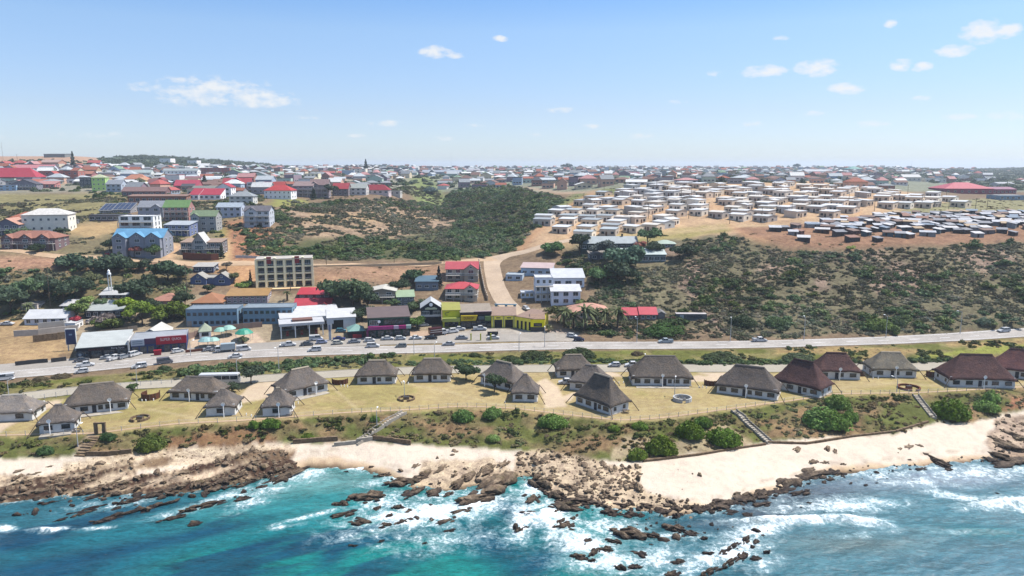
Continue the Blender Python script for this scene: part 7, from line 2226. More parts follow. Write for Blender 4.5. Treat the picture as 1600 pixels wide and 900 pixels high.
# ---------------------------------------------------------------- trees that can be told apart
DG_, MG_, LG_, OL_, GG_ = (58, 74, 50), (82, 104, 60), (134, 150, 66), (96, 100, 66), (92, 104, 88)
TREES = [  # px, py, crown radius px, height px, colour, label
    (18, 490, 26, 40, DG_, 'big dark tree at the picture edge above the white house'), (46, 474, 22, 36, MG_, 'mid green tree between the dark trees above the white house'), (70, 462, 20, 30, DG_, 'dark tree uphill of the white house'), (100, 474, 22, 36, DG_, 'dark tree behind the slim pole above the white house'),
    (128, 466, 20, 32, DG_, 'dark tree between the slim pole and the beacon tower'), (120, 500, 15, 26, (104, 122, 56), 'olive green tree beside the dark shed'), (137, 484, 12, 20, (126, 142, 66), 'yellow-green bushy tree before the long dark barn'), (146, 448, 16, 24, OL_, 'olive tree uphill of the white beacon tower'),
    (200, 500, 17, 34, (136, 158, 52), 'bright lime tree beside the long dark barn'), (222, 508, 20, 34, (116, 138, 50), 'larger bright green tree above the concrete fence'), (205, 476, 22, 34, DG_, 'dark spreading tree next to the beacon tower shed'), (228, 460, 18, 28, DG_, 'dark tree above the dusty pink roof'),
    (160, 512, 16, 22, (150, 138, 132), 'greyish leafless-looking tree before the long dark barn'), (176, 514, 17, 14, (118, 134, 78), 'low spreading green tree above the concrete fence'), (118, 507, 8, 14, (172, 52, 70), 'crimson flowering tree by the white garage'), (160, 482, 9, 16, MG_, 'small round tree before the long dark barn roof'),
    (240, 492, 16, 26, DG_, 'dark tree below the dusty pink roof'), (272, 500, 24, 26, (110, 128, 58), 'wide green tree beside the long blue building'), (290, 488, 15, 30, DG_, 'dark tree against the end of the long blue building'), (285, 472, 10, 18, OL_, 'olive tree under the very tall dark pole'),
    (262, 440, 26, 30, (60, 82, 56), 'large dark bush-like tree below the dirt road near the tall pole'), (215, 425, 14, 18, DG_, 'dark tree below the dirt road beside the larger dark bush-like tree'), (105, 420, 22, 24, (66, 86, 62), 'dark rounded tree clump below the dirt road embankment'), (165, 425, 26, 20, (70, 88, 66), 'wide grey-green tree clump above the beacon tower'),
    (240, 403, 14, 22, (84, 108, 62), 'green tree before the sky blue roofed house'), (210, 402, 9, 18, (150, 92, 84), 'reddish tree before the sky blue roofed house'), (172, 393, 12, 18, DG_, 'dark tree at the uphill corner of the sky blue roofed house'), (98, 372, 8, 16, DG_, 'dark round tree beside the cream-white house'),
    (60, 394, 10, 12, DG_, 'dark shrub tree before the brown two-storey house'), (30, 372, 13, 16, (78, 96, 62), 'green tree between the grey gable house and the cream-white house'), (347, 404, 5, 24, (70, 80, 56), 'narrow cypress beside the house with the steep white gable'), (392, 448, 4, 26, (72, 56, 58), 'narrow dark cypress beside the apartment block'),
    (354, 424, 7, 14, (92, 80, 66), 'brownish tree above the house with two blue gables'), (366, 440, 9, 14, OL_, 'olive tree beside the house with two blue gables'), (380, 452, 12, 12, (116, 140, 66), 'bright green tree on the lawn beside the house with two blue gables'), (325, 458, 8, 12, DG_, 'dark shrub tree under the lawn of the house with two blue gables'),
    (552, 476, 30, 40, (74, 92, 58), 'large dark garden tree uphill of the white service hall'), (532, 470, 16, 30, (86, 100, 62), 'garden tree next to the red-roofed outbuilding'), (575, 482, 18, 30, DG_, 'dark tree between the garden tree and the olive-beige house'), (566, 502, 16, 22, DG_, 'dark tree right above the white service hall roof'),
    (628, 458, 14, 20, DG_, 'dark tree between the olive-beige and the slate blue house'), (646, 442, 18, 18, (66, 90, 58), 'green tree clump behind the slate blue house'), (612, 484, 9, 16, MG_, 'small green tree at the olive-beige house corner'), (650, 484, 14, 12, (80, 98, 64), 'green shrub tree by the pale green roof'),
    (686, 450, 7, 34, (48, 60, 62), 'tall dark cypress beside the upper beige villa'), (652, 514, 13, 18, (96, 126, 62), 'round green tree at the kerb of the dark gabled bar'), (640, 512, 8, 12, DG_, 'dark tree between the green shop and the round green tree'),
    (842, 512, 5, 10, (190, 190, 80), 'small yellow tree behind the yellow gable end'), (872, 504, 16, 28, (104, 106, 62), 'olive tree before the white guest house'), (1012, 388, 16, 30, (74, 102, 60), 'tall green tree behind the white-roofed hillside house'), (1000, 392, 9, 14, (150, 76, 62), 'rust red tree beside the silver-roofed lodge'),
    (945, 404, 18, 26, (78, 88, 84), 'grey-green tree before the silver-roofed lodge'), (905, 398, 18, 30, DG_, 'dark tree at the low end of the silver-roofed lodge'), (1025, 400, 14, 20, DG_, 'dark tree between the two hillside lodges'), (976, 422, 30, 34, (70, 98, 74), 'big blue-green tree below the white-roofed hillside house'),
    (1062, 404, 16, 22, DG_, 'dark tree at the glazed end of the white-roofed hillside house'), (940, 440, 20, 24, (80, 110, 62), 'green tree above the salmon roof'), (968, 440, 24, 28, DG_, 'dark tree uphill of the salmon roof'), (1002, 494, 8, 8, DG_, 'dark hedge tree behind the red-roofed cottages'),
    (862, 395, 16, 14, (84, 118, 66), 'green bush tree inside the dirt track fork'), (1040, 512, 14, 12, MG_, 'green tree under the red-roofed cottages'), (1048, 506, 7, 11, (116, 92, 78), 'brown tree beside the shipping container'),
    (728, 594, 16, 26, (58, 78, 44), 'tall round dark tree on the lawn between two chalets'), (773, 613, 14, 29, (58, 76, 46), 'round tree with the dark shadow before the angled chalet'), (393, 600, 17, 32, (58, 72, 50), 'dark spreading tree behind the sandy drive next to the coach'), (362, 614, 13, 17, (66, 80, 56), 'low dark tree beside the small pointed chalet'), (26, 636, 12, 18, DG_, 'dark tree behind the pale grey chalet'), (208, 612, 9, 12, MG_, 'small green tree at the end of the long brown-grey chalet'),
    (115, 264, 5, 26, (66, 80, 70), 'tall pine rising over the western town against the bare ridge'), (572, 272, 5, 22, (66, 84, 78), 'skyline pine beside the tall cream apartment house'), (490, 312, 6, 18, (54, 72, 58), 'dark tree between the mauve villa and the raspberry red roof'), (520, 310, 9, 20, (58, 76, 58), 'dark garden trees clump west of the raspberry red roof'),
    (463, 285, 8, 14, (54, 92, 72), 'deep green round tree behind the mauve villa'), (320, 290, 6, 16, (60, 74, 62), 'dark tree above the red-roofed terrace'), (450, 303, 8, 12, (54, 66, 54), 'dark tree behind the bright red roof'), (268, 272, 7, 10, (58, 78, 62), 'dark tree beside the white apartment slab'), (143, 264, 6, 9, (50, 66, 58), 'dark tree clump on the western town edge'),
    (675, 304, 10, 12, (86, 104, 96), 'blue-green trees at the far end of the green gully'), (886, 264, 6, 8, (70, 92, 86), 'far skyline tree above the middle town'), (1243, 262, 5, 7, (66, 90, 90), 'far skyline tree on the eastern town edge'), (1328, 392, 6, 8, (150, 160, 70), 'yellow-green bush tree below the shacks'),
]
for (px, py, r_, h_, c_, lab) in TREES:
    tree(px, py, r_, h_, c_, lab, trunk=.4, group='trees between the houses')

# palms
def palm(px, py, hpx, rpx, label, group='date palms'):
    p = ground(px, py); m = mpp(p.y)
    h, r = hpx * m, rpx * m
    t = thing('palm_tree', p, random.uniform(0, 6), label, 'palm', group)
    q = MB()
    n = 6
    for k in range(n):
        q.tube((0, 0, -.4 + (h * .7 + .4) * k / n), (0, 0, -.4 + (h * .7 + .4) * (k + 1) / n), .42 - .02 * k, .38 - .02 * k, 8)
    q.build('trunk', 'trunk_bark', t)
    V_, F_ = [], []
    g = random.Random(int(px * 13 + py))
    for k in range(46):
        a = g.uniform(0, 6.283); up = g.uniform(-.35, 1.15); L = r * g.uniform(.85, 1.15)
        prev = None
        for s_ in range(7):
            u = s_ / 6
            x = L * u * math.cos(max(0, up) * .9)
            z = h * .72 + L * (math.sin(up) * u - .55 * u * u)
            wv = .42 * (1 - u * .8) * r / 3.2
            c, sn = math.cos(a), math.sin(a)
            row_ = [(x * c - wv * sn, x * sn + wv * c, z - wv * .5), (x * c, x * sn, z), (x * c + wv * sn, x * sn - wv * c, z - wv * .5)]
            b0 = len(V_)
            V_ += row_
            if prev is not None:
                F_ += [(prev, prev + 1, b0 + 1, b0), (prev + 1, prev + 2, b0 + 2, b0 + 1)]
            prev = b0
    q = MB(); q.add(V_, F_)
    q.build('fronds', 'leaf_tree', t, G(96, 104, 66))
for a in ((913, 516, 44, 24, 'tallest date palm in front of the salmon roof'), (881, 512, 36, 20, 'date palm before the white guest house at the junction'), (930, 512, 34, 18, 'date palm between the tallest palm and the salmon roof end'), (945, 513, 36, 19, 'date palm at the end of the salmon roof'), (965, 512, 38, 20, 'date palm next to the red-roofed cottages'), (896, 514, 30, 18, 'shorter date palm beside the tallest palm'),
          (552, 462, 26, 20, 'palm rising from the garden tree uphill of the white service hall'), (449, 470, 18, 8, 'thin palm below the apartment block terrace'), (380, 536, 12, 8, 'small palm beside the emerald domed canopy'), (858, 518, 12, 9, 'low palm beside the yellow gable end'), (44, 488, 16, 12, 'palm beside the white outbuilding')):
    palm(*a)

# ---------------------------------------------------------------- clipped shrubs of the beach bank, one by one
DUNE_G = (106, 128, 44)
for a in ((229, 708, 26, 30, (97, 112, 44), 'big square-cut dark green shrub above the low stone wall'), (165, 691, 17, 12, (68, 97, 53), 'dark shrub beside the stone gate arch'), (66, 712, 16, 14, (73, 102, 53), 'green shrub on the sand slope west of the cobbled ramp'),
          (722, 660, 21, 22, (85, 117, 47), 'green shrub on the bank crest behind the wide beach, the western of a pair'), (768, 656, 20, 18, (92, 122, 51), 'green shrub on the bank crest behind the wide beach, the eastern of a pair'), (770, 692, 14, 12, (112, 136, 58), 'pale green low shrub halfway down the bank'),
          (866, 670, 28, 22, (102, 131, 49), 'broad leafy shrub on the bank below the forked drive'), (998, 720, 20, 20, DUNE_G, 'smaller rounded shrub at the foot of the bank'), (1034, 714, 29, 33, DUNE_G, 'large rounded shrub touching the smaller rounded shrub'), (1082, 690, 27, 30, (102, 129, 44), 'rounded shrub higher on the bank next to the large pair'),
          (1134, 700, 34, 30, (95, 126, 40), 'wide rounded shrub just above the sand edge path'), (1100, 670, 18, 18, (95, 126, 49), 'leafy shrub under the lawn edge beside the long stairs'), (1296, 674, 44, 38, (92, 122, 42), 'largest dark green shrub mass below the maroon end-on chalet'), (1312, 640, 24, 26, (100, 126, 44), 'tall shrub at the lawn edge rising behind the largest shrub mass'), (1330, 662, 16, 24, (97, 126, 44), 'shrub joined to the side of the largest shrub mass'),
          (1493, 658, 34, 38, (97, 126, 42), 'large domed shrub beside the curved beach stairs'), (1552, 632, 17, 22, (102, 131, 44), 'domed shrub at the lawn edge next to the large domed shrub'), (1548, 648, 24, 20, (97, 126, 42), 'low domed shrub by the rocky point'), (960, 675, 12, 10, (114, 141, 58), 'pale green shrub below the lawn point'), (480, 690, 12, 12, (117, 141, 58), 'green shrub beside the stone stairs'),
          (420, 672, 20, 16, (95, 126, 51), 'green shrub under the lawn edge west of the stone stairs'), (395, 672, 12, 14, (102, 134, 53), 'shrub under the small pointed chalet at the lawn edge'), (585, 660, 10, 10, (109, 136, 58), 'small green shrub beside the top of the stone stairs'), (1000, 672, 16, 12, (107, 136, 53), 'leafy shrub along the lawn edge below the end-on dark chalet')):
    bush(*a, group='rounded shrubs on the beach bank')
for a in ((800, 566, 18, 10, 'roadside bush opposite the yellow gable end'), (834, 562, 26, 14, 'broad dark roadside bush beside the thatched chalet roof'), (905, 560, 30, 16, 'broad dark roadside bush behind the pair of chalets'), (996, 556, 12, 8, 'brown roadside bush before the biggest grey chalet'), (1130, 566, 34, 14, 'long green roadside bush behind the eastern chalets'), (740, 558, 10, 8, 'small round roadside bush below the tow truck'), (60, 596, 14, 8, 'brownish roadside bush at the western end'), (90, 592, 18, 8, 'brownish roadside bush next to the western one'), (254, 580, 14, 10, 'round dark roadside bush by the rusty screen'), (1250, 566, 30, 12, 'dark roadside bush behind the maroon chalets')):
    bush(a[0], a[1], a[2], a[3], (66, 80, 42) if 'brown' not in a[4] else (104, 92, 68), a[4], group='bushes along the main road', name='bush', cat='bush')
for a in ((1166, 512, 24, 20, (68, 84, 52), 'dark roadside bush below the shipping container'), (1380, 518, 26, 20, (96, 116, 46), 'bright yellow-green roadside bush on the eastern slope'), (1408, 512, 13, 16, (74, 92, 52), 'round green bush next to the bright roadside bush'), (1040, 526, 40, 18, (70, 104, 46), 'mass of bright green bushes under the red-roofed cottages'), (1540, 510, 14, 12, (86, 104, 80), 'grey-green bush near the rising end of the road'), (1216, 512, 22, 18, (72, 96, 44), 'green bush at the agave slope beside the road')):
    bush(*a, group='bushes at the foot of the eastern hillside', name='bush', cat='bush')

# ---------------------------------------------------------------- wild cover on the slopes
cl = lambda sc, lo, hi, sd_: np.clip((fbm(XX / sc, YY / sc, 3, sd_) - lo) / (hi - lo), 0, 1)
RH = [(880, 398), (905, 388), (960, 418), (1060, 416), (1068, 376), (1150, 370), (1230, 392), (1350, 392), (1500, 384), (1700, 372), (1700, 508), (1600, 508), (1500, 518), (1200, 528), (1000, 530), (905, 520), (860, 500), (925, 460), (925, 430), (880, 420)]
sprinkle('hillside_scrub', [RH], 40, .5, 2.0, 'leaf_scrub', 31, .18 + .82 * cl(13, .24, .5, 101), 190, .17, .7, label='grey-olive scrub covering the rocky eastern hillside')
sprinkle('hillside_thicket', [RH], 3.2, 1.6, 4.0, 'leaf_thicket', 32, cl(24, .46, .64, 102), 240, .15, .75, label='darker green thicket patches on the eastern hillside')
AG = [[(1190, 512), (1200, 490), (1320, 500), (1330, 520)], [(1340, 492), (1400, 480), (1500, 505), (1480, 522), (1400, 522)], [(1500, 395), (1560, 385), (1600, 400), (1600, 440), (1520, 440)], [(1480, 470), (1560, 460), (1600, 480), (1500, 500)]]
sprinkle('agave_patch', AG, 7, .7, 1.6, 'leaf_agave', 33, cl(9, .4, .6, 103), 70, .3, .8, spiky=.85, label='pale blue-grey agaves massed on the lower eastern slope')
VL = [(560, 406), (420, 402), (395, 396), (378, 372), (400, 340), (440, 328), (500, 318), (600, 308), (690, 322), (705, 300), (770, 290), (830, 294), (880, 310), (868, 330), (832, 366), (800, 396), (760, 400), (690, 407)]
BARE = [(480, 372), (440, 332), (560, 316), (690, 334), (716, 350), (650, 382), (560, 370)]
sprinkle('valley_scrub', [VL], 15, .9, 3.0, 'leaf_scrub', 34, cl(18, .34, .58, 104), 190, .17, .7, label='mixed scrub over the valley side')
sprinkle('valley_thicket', [VL], 8, 1.6, 4.2, 'leaf_thicket', 35, cl(22, .3, .5, 105), 240, .15, .75, avoid=[BARE], label='dense dark green thicket in the valley bottom')
LHZ = [(-300, 500), (-300, 424), (150, 420), (300, 425), (300, 455), (230, 470), (300, 470), (290, 500), (130, 500)]
sprinkle('slope_scrub', [LHZ], 13, .8, 2.8, 'leaf_scrub', 36, cl(15, .3, .55, 106), 190, .17, .7, label='scrub on the slope below the dirt road')
sprinkle('slope_thicket', [LHZ, [(480, 455), (690, 440), (690, 482), (560, 500), (500, 490)]], 3.0, 1.4, 3.6, 'leaf_thicket', 37, cl(15, .4, .6, 107), 240, .15, .75, label='green thicket around the gardens above the shops')
MH = [[(-300, 398), (-300, 330), (0, 318), (195, 306), (195, 345), (110, 352), (100, 372), (190, 372), (190, 400), (60, 392)], [(240, 400), (262, 320), (400, 305), (430, 330), (400, 400), (350, 405)], [(440, 330), (480, 312), (620, 300), (690, 320), (690, 300), (640, 290), (560, 306), (430, 318)]]
sprinkle('garden_scrub', MH, 13, .8, 2.6, 'leaf_scrub', 38, cl(14, .36, .58, 108), 190, .17, .7, label='scrub and garden bushes between the hill houses')
EM = [[(482, 418), (690, 412), (708, 440), (610, 446), (505, 452)], [(-300, 425), (-300, 400), (200, 410), (300, 418), (230, 428)], [(355, 410), (352, 345), (430, 372), (440, 405)], [(850, 325), (905, 300), (1005, 290), (940, 310)], [(905, 378), (1060, 366), (1140, 356), (1146, 362), (1050, 374), (960, 382)], [(1150, 372), (1240, 358), (1330, 345), (1400, 385), (1240, 390)], [(1380, 335), (1500, 312), (1700, 305), (1700, 345), (1500, 338)]]
sprinkle('garden_thicket', [MH[1], [(180, 400), (200, 345), (440, 305), (640, 300), (640, 285), (200, 285), (100, 300), (190, 320)]], 4.0, 1.2, 3.4, 'leaf_thicket', 49, cl(12, .42, .6, 131), 240, .15, .75, label='green garden trees and hedges between the hill houses')
sprinkle('sparse_tussocks', EM, 4.5, .5, 1.5, 'leaf_dune', 39, cl(10, .4, .6, 109), 150, .2, .6, label='sparse tussocks on bare earth banks')
verge_m = (YY > row(5) + 10.8) & (YY < row(6) - 1.0)
vp = [(-300, 700), (-300, 500), (1900, 480), (1900, 640)]
sprinkle('verge_bushes', [vp], 30.0, .6, 2.3, 'leaf_verge', 40, cl(9, .42, .6, 110) * (PX < 880) + cl(9, .52, .66, 110) * (PX >= 880), 210, .16, .7, extra=verge_m, label='bushes in the verge between the two roads')
sprinkle('verge_thicket', [[(290, 598), (300, 572), (400, 560), (500, 551), (612, 550), (625, 560), (520, 580), (420, 590), (370, 594)]], 22, 1.5, 3.4, 'leaf_thicket', 41, .3 + .7 * cl(8, .2, .45, 111), 240, .15, .75, extra=verge_m, label='dense roadside thicket before the fuel station')
hedge_m = (YY > row(5) + 7.4) & (YY < row(5) + 10.4)
sprinkle('chalet_hedge', [[(640, 600), (640, 560), (1900, 540), (1900, 600)]], 60, 1.0, 1.7, 'leaf_thicket', 42, None, 200, .17, .8, extra=hedge_m, label='continuous dark clipped hedge along the chalet road')
sprinkle('chalet_hedge', [[(-300, 700), (-300, 560), (640, 560), (640, 600)]], 30, .5, 1.0, 'leaf_scrub', 43, None, 180, .18, .8, extra=hedge_m, label='thin grey-green hedge along the western chalet road')
bank_m = (YY > row(3) + .5) & (YY < row(4) - .6)
bz = [(-300, 760), (-300, 600), (1900, 590), (1900, 740)]
sprinkle('bank_scrub', [bz], 46, .35, 1.15, 'leaf_dune', 44, cl(6, .3, .55, 112), 170, .19, .6, extra=bank_m, label='low dry scrub over the beach bank')
sprinkle('bank_thicket', [bz], 30, .5, 1.6, 'leaf_verge', 45, cl(7, .38, .58, 113) * np.clip((YY - row(3)) / (row(4) - row(3)) * 2.2 - .6, 0, 1), 220, .16, .65, extra=bank_m, label='green bushes along the top of the beach bank')
FARZ = [[(-50, 300), (-50, 262), (160, 254), (430, 262), (640, 262), (640, 292), (430, 300)], [(690, 292), (690, 262), (1000, 263), (1300, 263), (1300, 286), (1000, 288)], [(640, 300), (640, 276), (690, 276), (700, 300)]]
sprinkle('distant_trees', FARZ, .34, 3.0, 6.5, 'leaf_far', 46, cl(60, .3, .6, 114), 260, .14, .8, label='garden trees scattered through the far town')
sprinkle('far_woods', [[(158, 262), (150, 241), (230, 241), (420, 252), (560, 262), (430, 270)], [(1300, 290), (1290, 262), (1640, 262), (1640, 300), (1500, 292), (1420, 280)], [(-50, 262), (-50, 252), (160, 252), (160, 262)], [(540, 264), (545, 255), (620, 255), (640, 264)], [(780, 300), (690, 296), (690, 285), (790, 284)]], .42, 3.5, 8.0, 'leaf_far', 47, cl(80, .22, .5, 115), 260, .14, .8, label='hazy woods along the skyline')
# dry grass tufts on the lawn edge and verge
sprinkle('dry_grass', [bz, vp], 26, .18, .45, 'leaf_dune', 48, cl(5, .4, .6, 116), 60, .28, .9, spiky=.7, extra=((YY > row(3)) & (YY < row(4))) | verge_m, label='tufts of dry grass')

# ---------------------------------------------------------------- rocks
def chip(bm, g, c, r, sub):
    """one angular block: a ball cut flat from many sides"""
    v0 = len(bm.verts)
    bmesh.ops.create_icosphere(bm, subdivisions=sub, radius=1)
    bm.verts.ensure_lookup_table()
    cuts = [(Vector((g.gauss(0, 1), g.gauss(0, 1), g.gauss(0, .9))).normalized(), g.uniform(.42, .85)) for _ in range(11)]
    ph = [g.uniform(0, 9) for _ in range(4)]
    for v in bm.verts[v0:]:
        for d, lim in cuts:
            k = v.co.dot(d)
            if k > lim:
                v.co -= d * (k - lim)
        p = v.co
        v.co = p * (1 + .10 * math.sin(p.x * 7 + ph[0]) * math.sin(p.y * 6 + ph[1]) + .08 * math.sin(p.z * 11 + p.x * 5 + ph[2]) + g.uniform(-.05, .05))
        v.co = Vector((c[0] + v.co.x * r[0], c[1] + v.co.y * r[1], c[2] + v.co.z * r[2]))
def rock_mesh(seed, strata=0.0, sub=3):
    """a broken rock: one main block with smaller ones grown into it, slabs set on edge where the reef is layered"""
    g = random.Random(seed)
    bm = bmesh.new()
    if sub < 3:
        chip(bm, g, (0, 0, 0), (1, 1, 1), sub)
    elif strata:
        for k in range(15):
            x, y = g.uniform(-.8, .8), g.uniform(-.7, .7)
            L = g.uniform(.22, .5) * (1.1 - abs(x) * .6)
            chip(bm, g, (x, y * (1 - abs(x) * .5), g.uniform(-.1, .25)), (L, g.uniform(.16, .3), g.uniform(.35, .8) * (1.1 - abs(x) * .7)), 2)
    else:
        chip(bm, g, (0, 0, 0), (.75, .75, .7), 3)
        for k in range(13):
            a, q = g.uniform(0, 6.28), g.uniform(.35, .82)
            s_ = g.uniform(.18, .42)
            chip(bm, g, (q * math.cos(a), q * math.sin(a), g.uniform(-.15, .45) * (1.1 - q * .6)), (s_ * 1.2, s_, s_ * g.uniform(.8, 1.5)), 2)
    me = bpy.data.meshes.new('rock')
    bm.to_mesh(me)
    bm.free()
    me.materials.append(M['shore_rock'])
    return me
ROCK = [rock_mesh(i) for i in range(6)]
LEDGE = [rock_mesh(20 + i, 1.0) for i in range(5)]
RK = random.Random(3)
STONES = [  # px, py (waterline middle), width px, height px, tilt of the long axis in the photo, kind
    (15, 778, 56, 16, 8, 'l'), (62, 768, 48, 12, 12, 'l'), (98, 757, 48, 10, 12, 'l'), (40, 752, 40, 8, 14, 'l'), (152, 766, 58, 9, 18, 'l'), (186, 752, 48, 10, 20, 'l'), (168, 772, 60, 8, 18, 'l'), (232, 778, 56, 10, 18, 'l'), (272, 764, 64, 12, 18, 'l'), (302, 756, 54, 12, 18, 'l'), (332, 750, 42, 11, 20, 'l'), (206, 785, 42, 10, 15, 'l'), (252, 790, 42, 9, 16, 'l'),
    (190, 806, 48, 11, 20, 'l'), (168, 815, 40, 7, 15, 'l'), (138, 798, 44, 5, 18, 'l'), (114, 808, 40, 6, 20, 'l'), (84, 786, 26, 6, 16, 'l'), (318, 794, 54, 12, 22, 'l'), (376, 782, 20, 8, 20, 'r'), (306, 820, 22, 7, 10, 'r'), (268, 812, 40, 8, 16, 'l'), (348, 752, 60, 11, 20, 'l'), (388, 758, 34, 9, 24, 'l'), (432, 754, 62, 13, 24, 'l'), (458, 740, 40, 12, 24, 'l'), (378, 742, 54, 13, 20, 'l'), (226, 758, 40, 8, 18, 'l'), (292, 738, 44, 8, 20, 'l'), (410, 746, 40, 9, 22, 'l'),
    (30, 736, 18, 5, 12, 'r'), (56, 740, 14, 4, 12, 'r'), (76, 730, 14, 4, 12, 'r'), (96, 742, 18, 6, 14, 'r'), (130, 738, 14, 5, 14, 'r'),
    (532, 790, 19, 11, 10, 'r'), (576, 782, 46, 17, 6, 'r'), (627, 757, 42, 15, 8, 'r'), (652, 750, 34, 13, 10, 'r'), (640, 774, 32, 10, 28, 'r'), (666, 740, 22, 15, 42, 'r'), (606, 742, 46, 7, 14, 'l'), (581, 730, 12, 5, 8, 'r'), (540, 738, 8, 4, 0, 'r'), (680, 770, 24, 9, 32, 'r'), (716, 756, 24, 20, 46, 'r'), (700, 776, 15, 8, 30, 'r'), (620, 795, 18, 10, 0, 'r'), (608, 808, 13, 9, 10, 'r'), (560, 811, 10, 5, 0, 'r'), (590, 796, 12, 8, 36, 'r'), (628, 818, 15, 9, 28, 'r'), (600, 824, 20, 10, 10, 'r'), (563, 818, 28, 9, 4, 'r'), (535, 806, 30, 8, 20, 'r'), (670, 817, 14, 10, 34, 'r'), (641, 799, 9, 6, 0, 'r'),
    (743, 784, 52, 18, 18, 'r'), (720, 802, 27, 10, 18, 'r'), (697, 817, 26, 9, 22, 'r'), (701, 831, 16, 5, 10, 'r'), (551, 854, 12, 5, 0, 'r'), (595, 847, 9, 5, 20, 'r'), (663, 850, 9, 5, 10, 'r'), (770, 764, 60, 26, 22, 'r'), (790, 748, 44, 24, 26, 'r'), (734, 744, 26, 16, 40, 'r'), (690, 734, 20, 9, 40, 'r'), (760, 736, 30, 14, 30, 'r'), (786, 726, 26, 12, 30, 'r'), (650, 728, 16, 6, 36, 'r'),
    (846, 760, 34, 18, -20, 'r'), (834, 782, 24, 11, 38, 'r'), (842, 744, 22, 14, 30, 'r'), (880, 795, 44, 18, -10, 'r'), (902, 786, 36, 15, 0, 'r'), (868, 776, 34, 16, -14, 'r'), (930, 788, 30, 12, 0, 'r'), (955, 780, 28, 11, 0, 'r'), (890, 764, 30, 13, -16, 'r'), (862, 748, 26, 13, 10, 'r'), (996, 766, 14, 22, -70, 'r'), (998, 748, 10, 16, 80, 'r'), (970, 790, 26, 9, -8, 'r'), (1010, 792, 30, 9, -8, 'r'), (1040, 800, 32, 8, -4, 'r'),
    (828, 803, 16, 6, 10, 'r'), (811, 830, 13, 10, 30, 'r'), (822, 825, 8, 5, 10, 'r'), (872, 800, 13, 6, 10, 'r'), (875, 820, 15, 12, 40, 'r'), (886, 824, 26, 14, 20, 'r'), (890, 830, 14, 6, 0, 'r'), (896, 812, 9, 9, 30, 'r'), (870, 826, 13, 8, 0, 'r'), (905, 873, 24, 10, -12, 'r'), (930, 866, 16, 13, 40, 'r'), (946, 862, 20, 10, 0, 'r'), (960, 849, 22, 9, -10, 'r'), (918, 846, 16, 7, 14, 'r'), (925, 878, 12, 6, 0, 'r'), (985, 838, 48, 18, -12, 'r'), (1018, 840, 24, 11, -10, 'r'), (955, 804, 28, 11, -6, 'r'), (985, 806, 22, 8, 0, 'r'), (1055, 830, 30, 14, -6, 'r'), (1080, 836, 24, 8, -4, 'r'), (1000, 868, 22, 7, -6, 'r'), (970, 889, 17, 11, -10, 'r'), (990, 888, 20, 8, 0, 'r'), (1060, 881, 20, 10, 8, 'r'), (1052, 899, 24, 9, 10, 'r'),
    (1108, 898, 40, 14, 22, 'l'), (1140, 884, 38, 14, 26, 'l'), (1160, 872, 20, 12, 34, 'r'), (1146, 856, 30, 9, 24, 'l'), (1166, 846, 14, 11, 40, 'r'), (1132, 864, 16, 5, 20, 'r'), (1182, 848, 12, 8, 36, 'r'), (1106, 866, 14, 6, 0, 'r'), (1198, 864, 10, 8, 10, 'r'), (1180, 874, 16, 7, 4, 'r'), (1177, 856, 8, 6, 0, 'r'), (1100, 842, 10, 5, 0, 'r'),
    (1128, 790, 46, 14, 12, 'r'), (1160, 782, 42, 14, 14, 'r'), (1192, 774, 42, 13, 14, 'r'), (1230, 760, 46, 13, 16, 'r'), (1270, 748, 46, 12, 14, 'r'), (1300, 738, 38, 8, 12, 'r'), (1218, 770, 32, 9, 12, 'r'), (1090, 798, 34, 9, 6, 'r'), (1250, 772, 30, 6, 12, 'r'), (1190, 790, 26, 6, 10, 'r'), (1320, 742, 12, 5, 10, 'r'), (1142, 802, 22, 5, 10, 'r'), (1170, 806, 20, 5, 10, 'r'),
    (1448, 710, 12, 6, 0, 'r'), (1458, 716, 20, 9, -48, 'r'), (1468, 726, 20, 9, -46, 'r'), (1420, 698, 22, 5, 20, 'r'), (1436, 697, 14, 5, -10, 'r'), (1482, 735, 14, 5, 10, 'r'), (1421, 719, 8, 4, 0, 'r'), (1406, 702, 10, 5, 20, 'r'), (1440, 734, 18, 4, 10, 'r'), (1558, 712, 32, 16, -50, 'r'), (1578, 700, 42, 22, -30, 'r'), (1592, 722, 44, 11, 6, 'r'), (1554, 722, 22, 8, -30, 'r'), (1572, 728, 40, 8, 0, 'r'), (1586, 682, 34, 18, -20, 'r'), (1562, 690, 20, 12, -40, 'r'), (1293, 701, 14, 9, 40, 'r'), (1305, 706, 10, 7, 50, 'r'), (1246, 702, 18, 7, 30, 'r'), (1272, 722, 20, 9, 20, 'r'), (1290, 724, 16, 8, 10, 'r'), (1318, 726, 10, 7, 0, 'r'), (1559, 772, 5, 3, 0, 'r'), (1093, 742, 8, 10, 80, 'r'), (995, 728, 9, 9, 0, 'r')]
def where(px, py):
    if px < 480: return 'the western reef'
    if px < 660: return 'the sandy cove'
    if px < 810: return 'the foaming bay'
    if px < 1010: return 'the boulder point'
    if px < 1210: return 'the eastern surf reef'
    if px < 1400: return 'the rocky beach edge'
    return 'the eastern point'
seen = {}
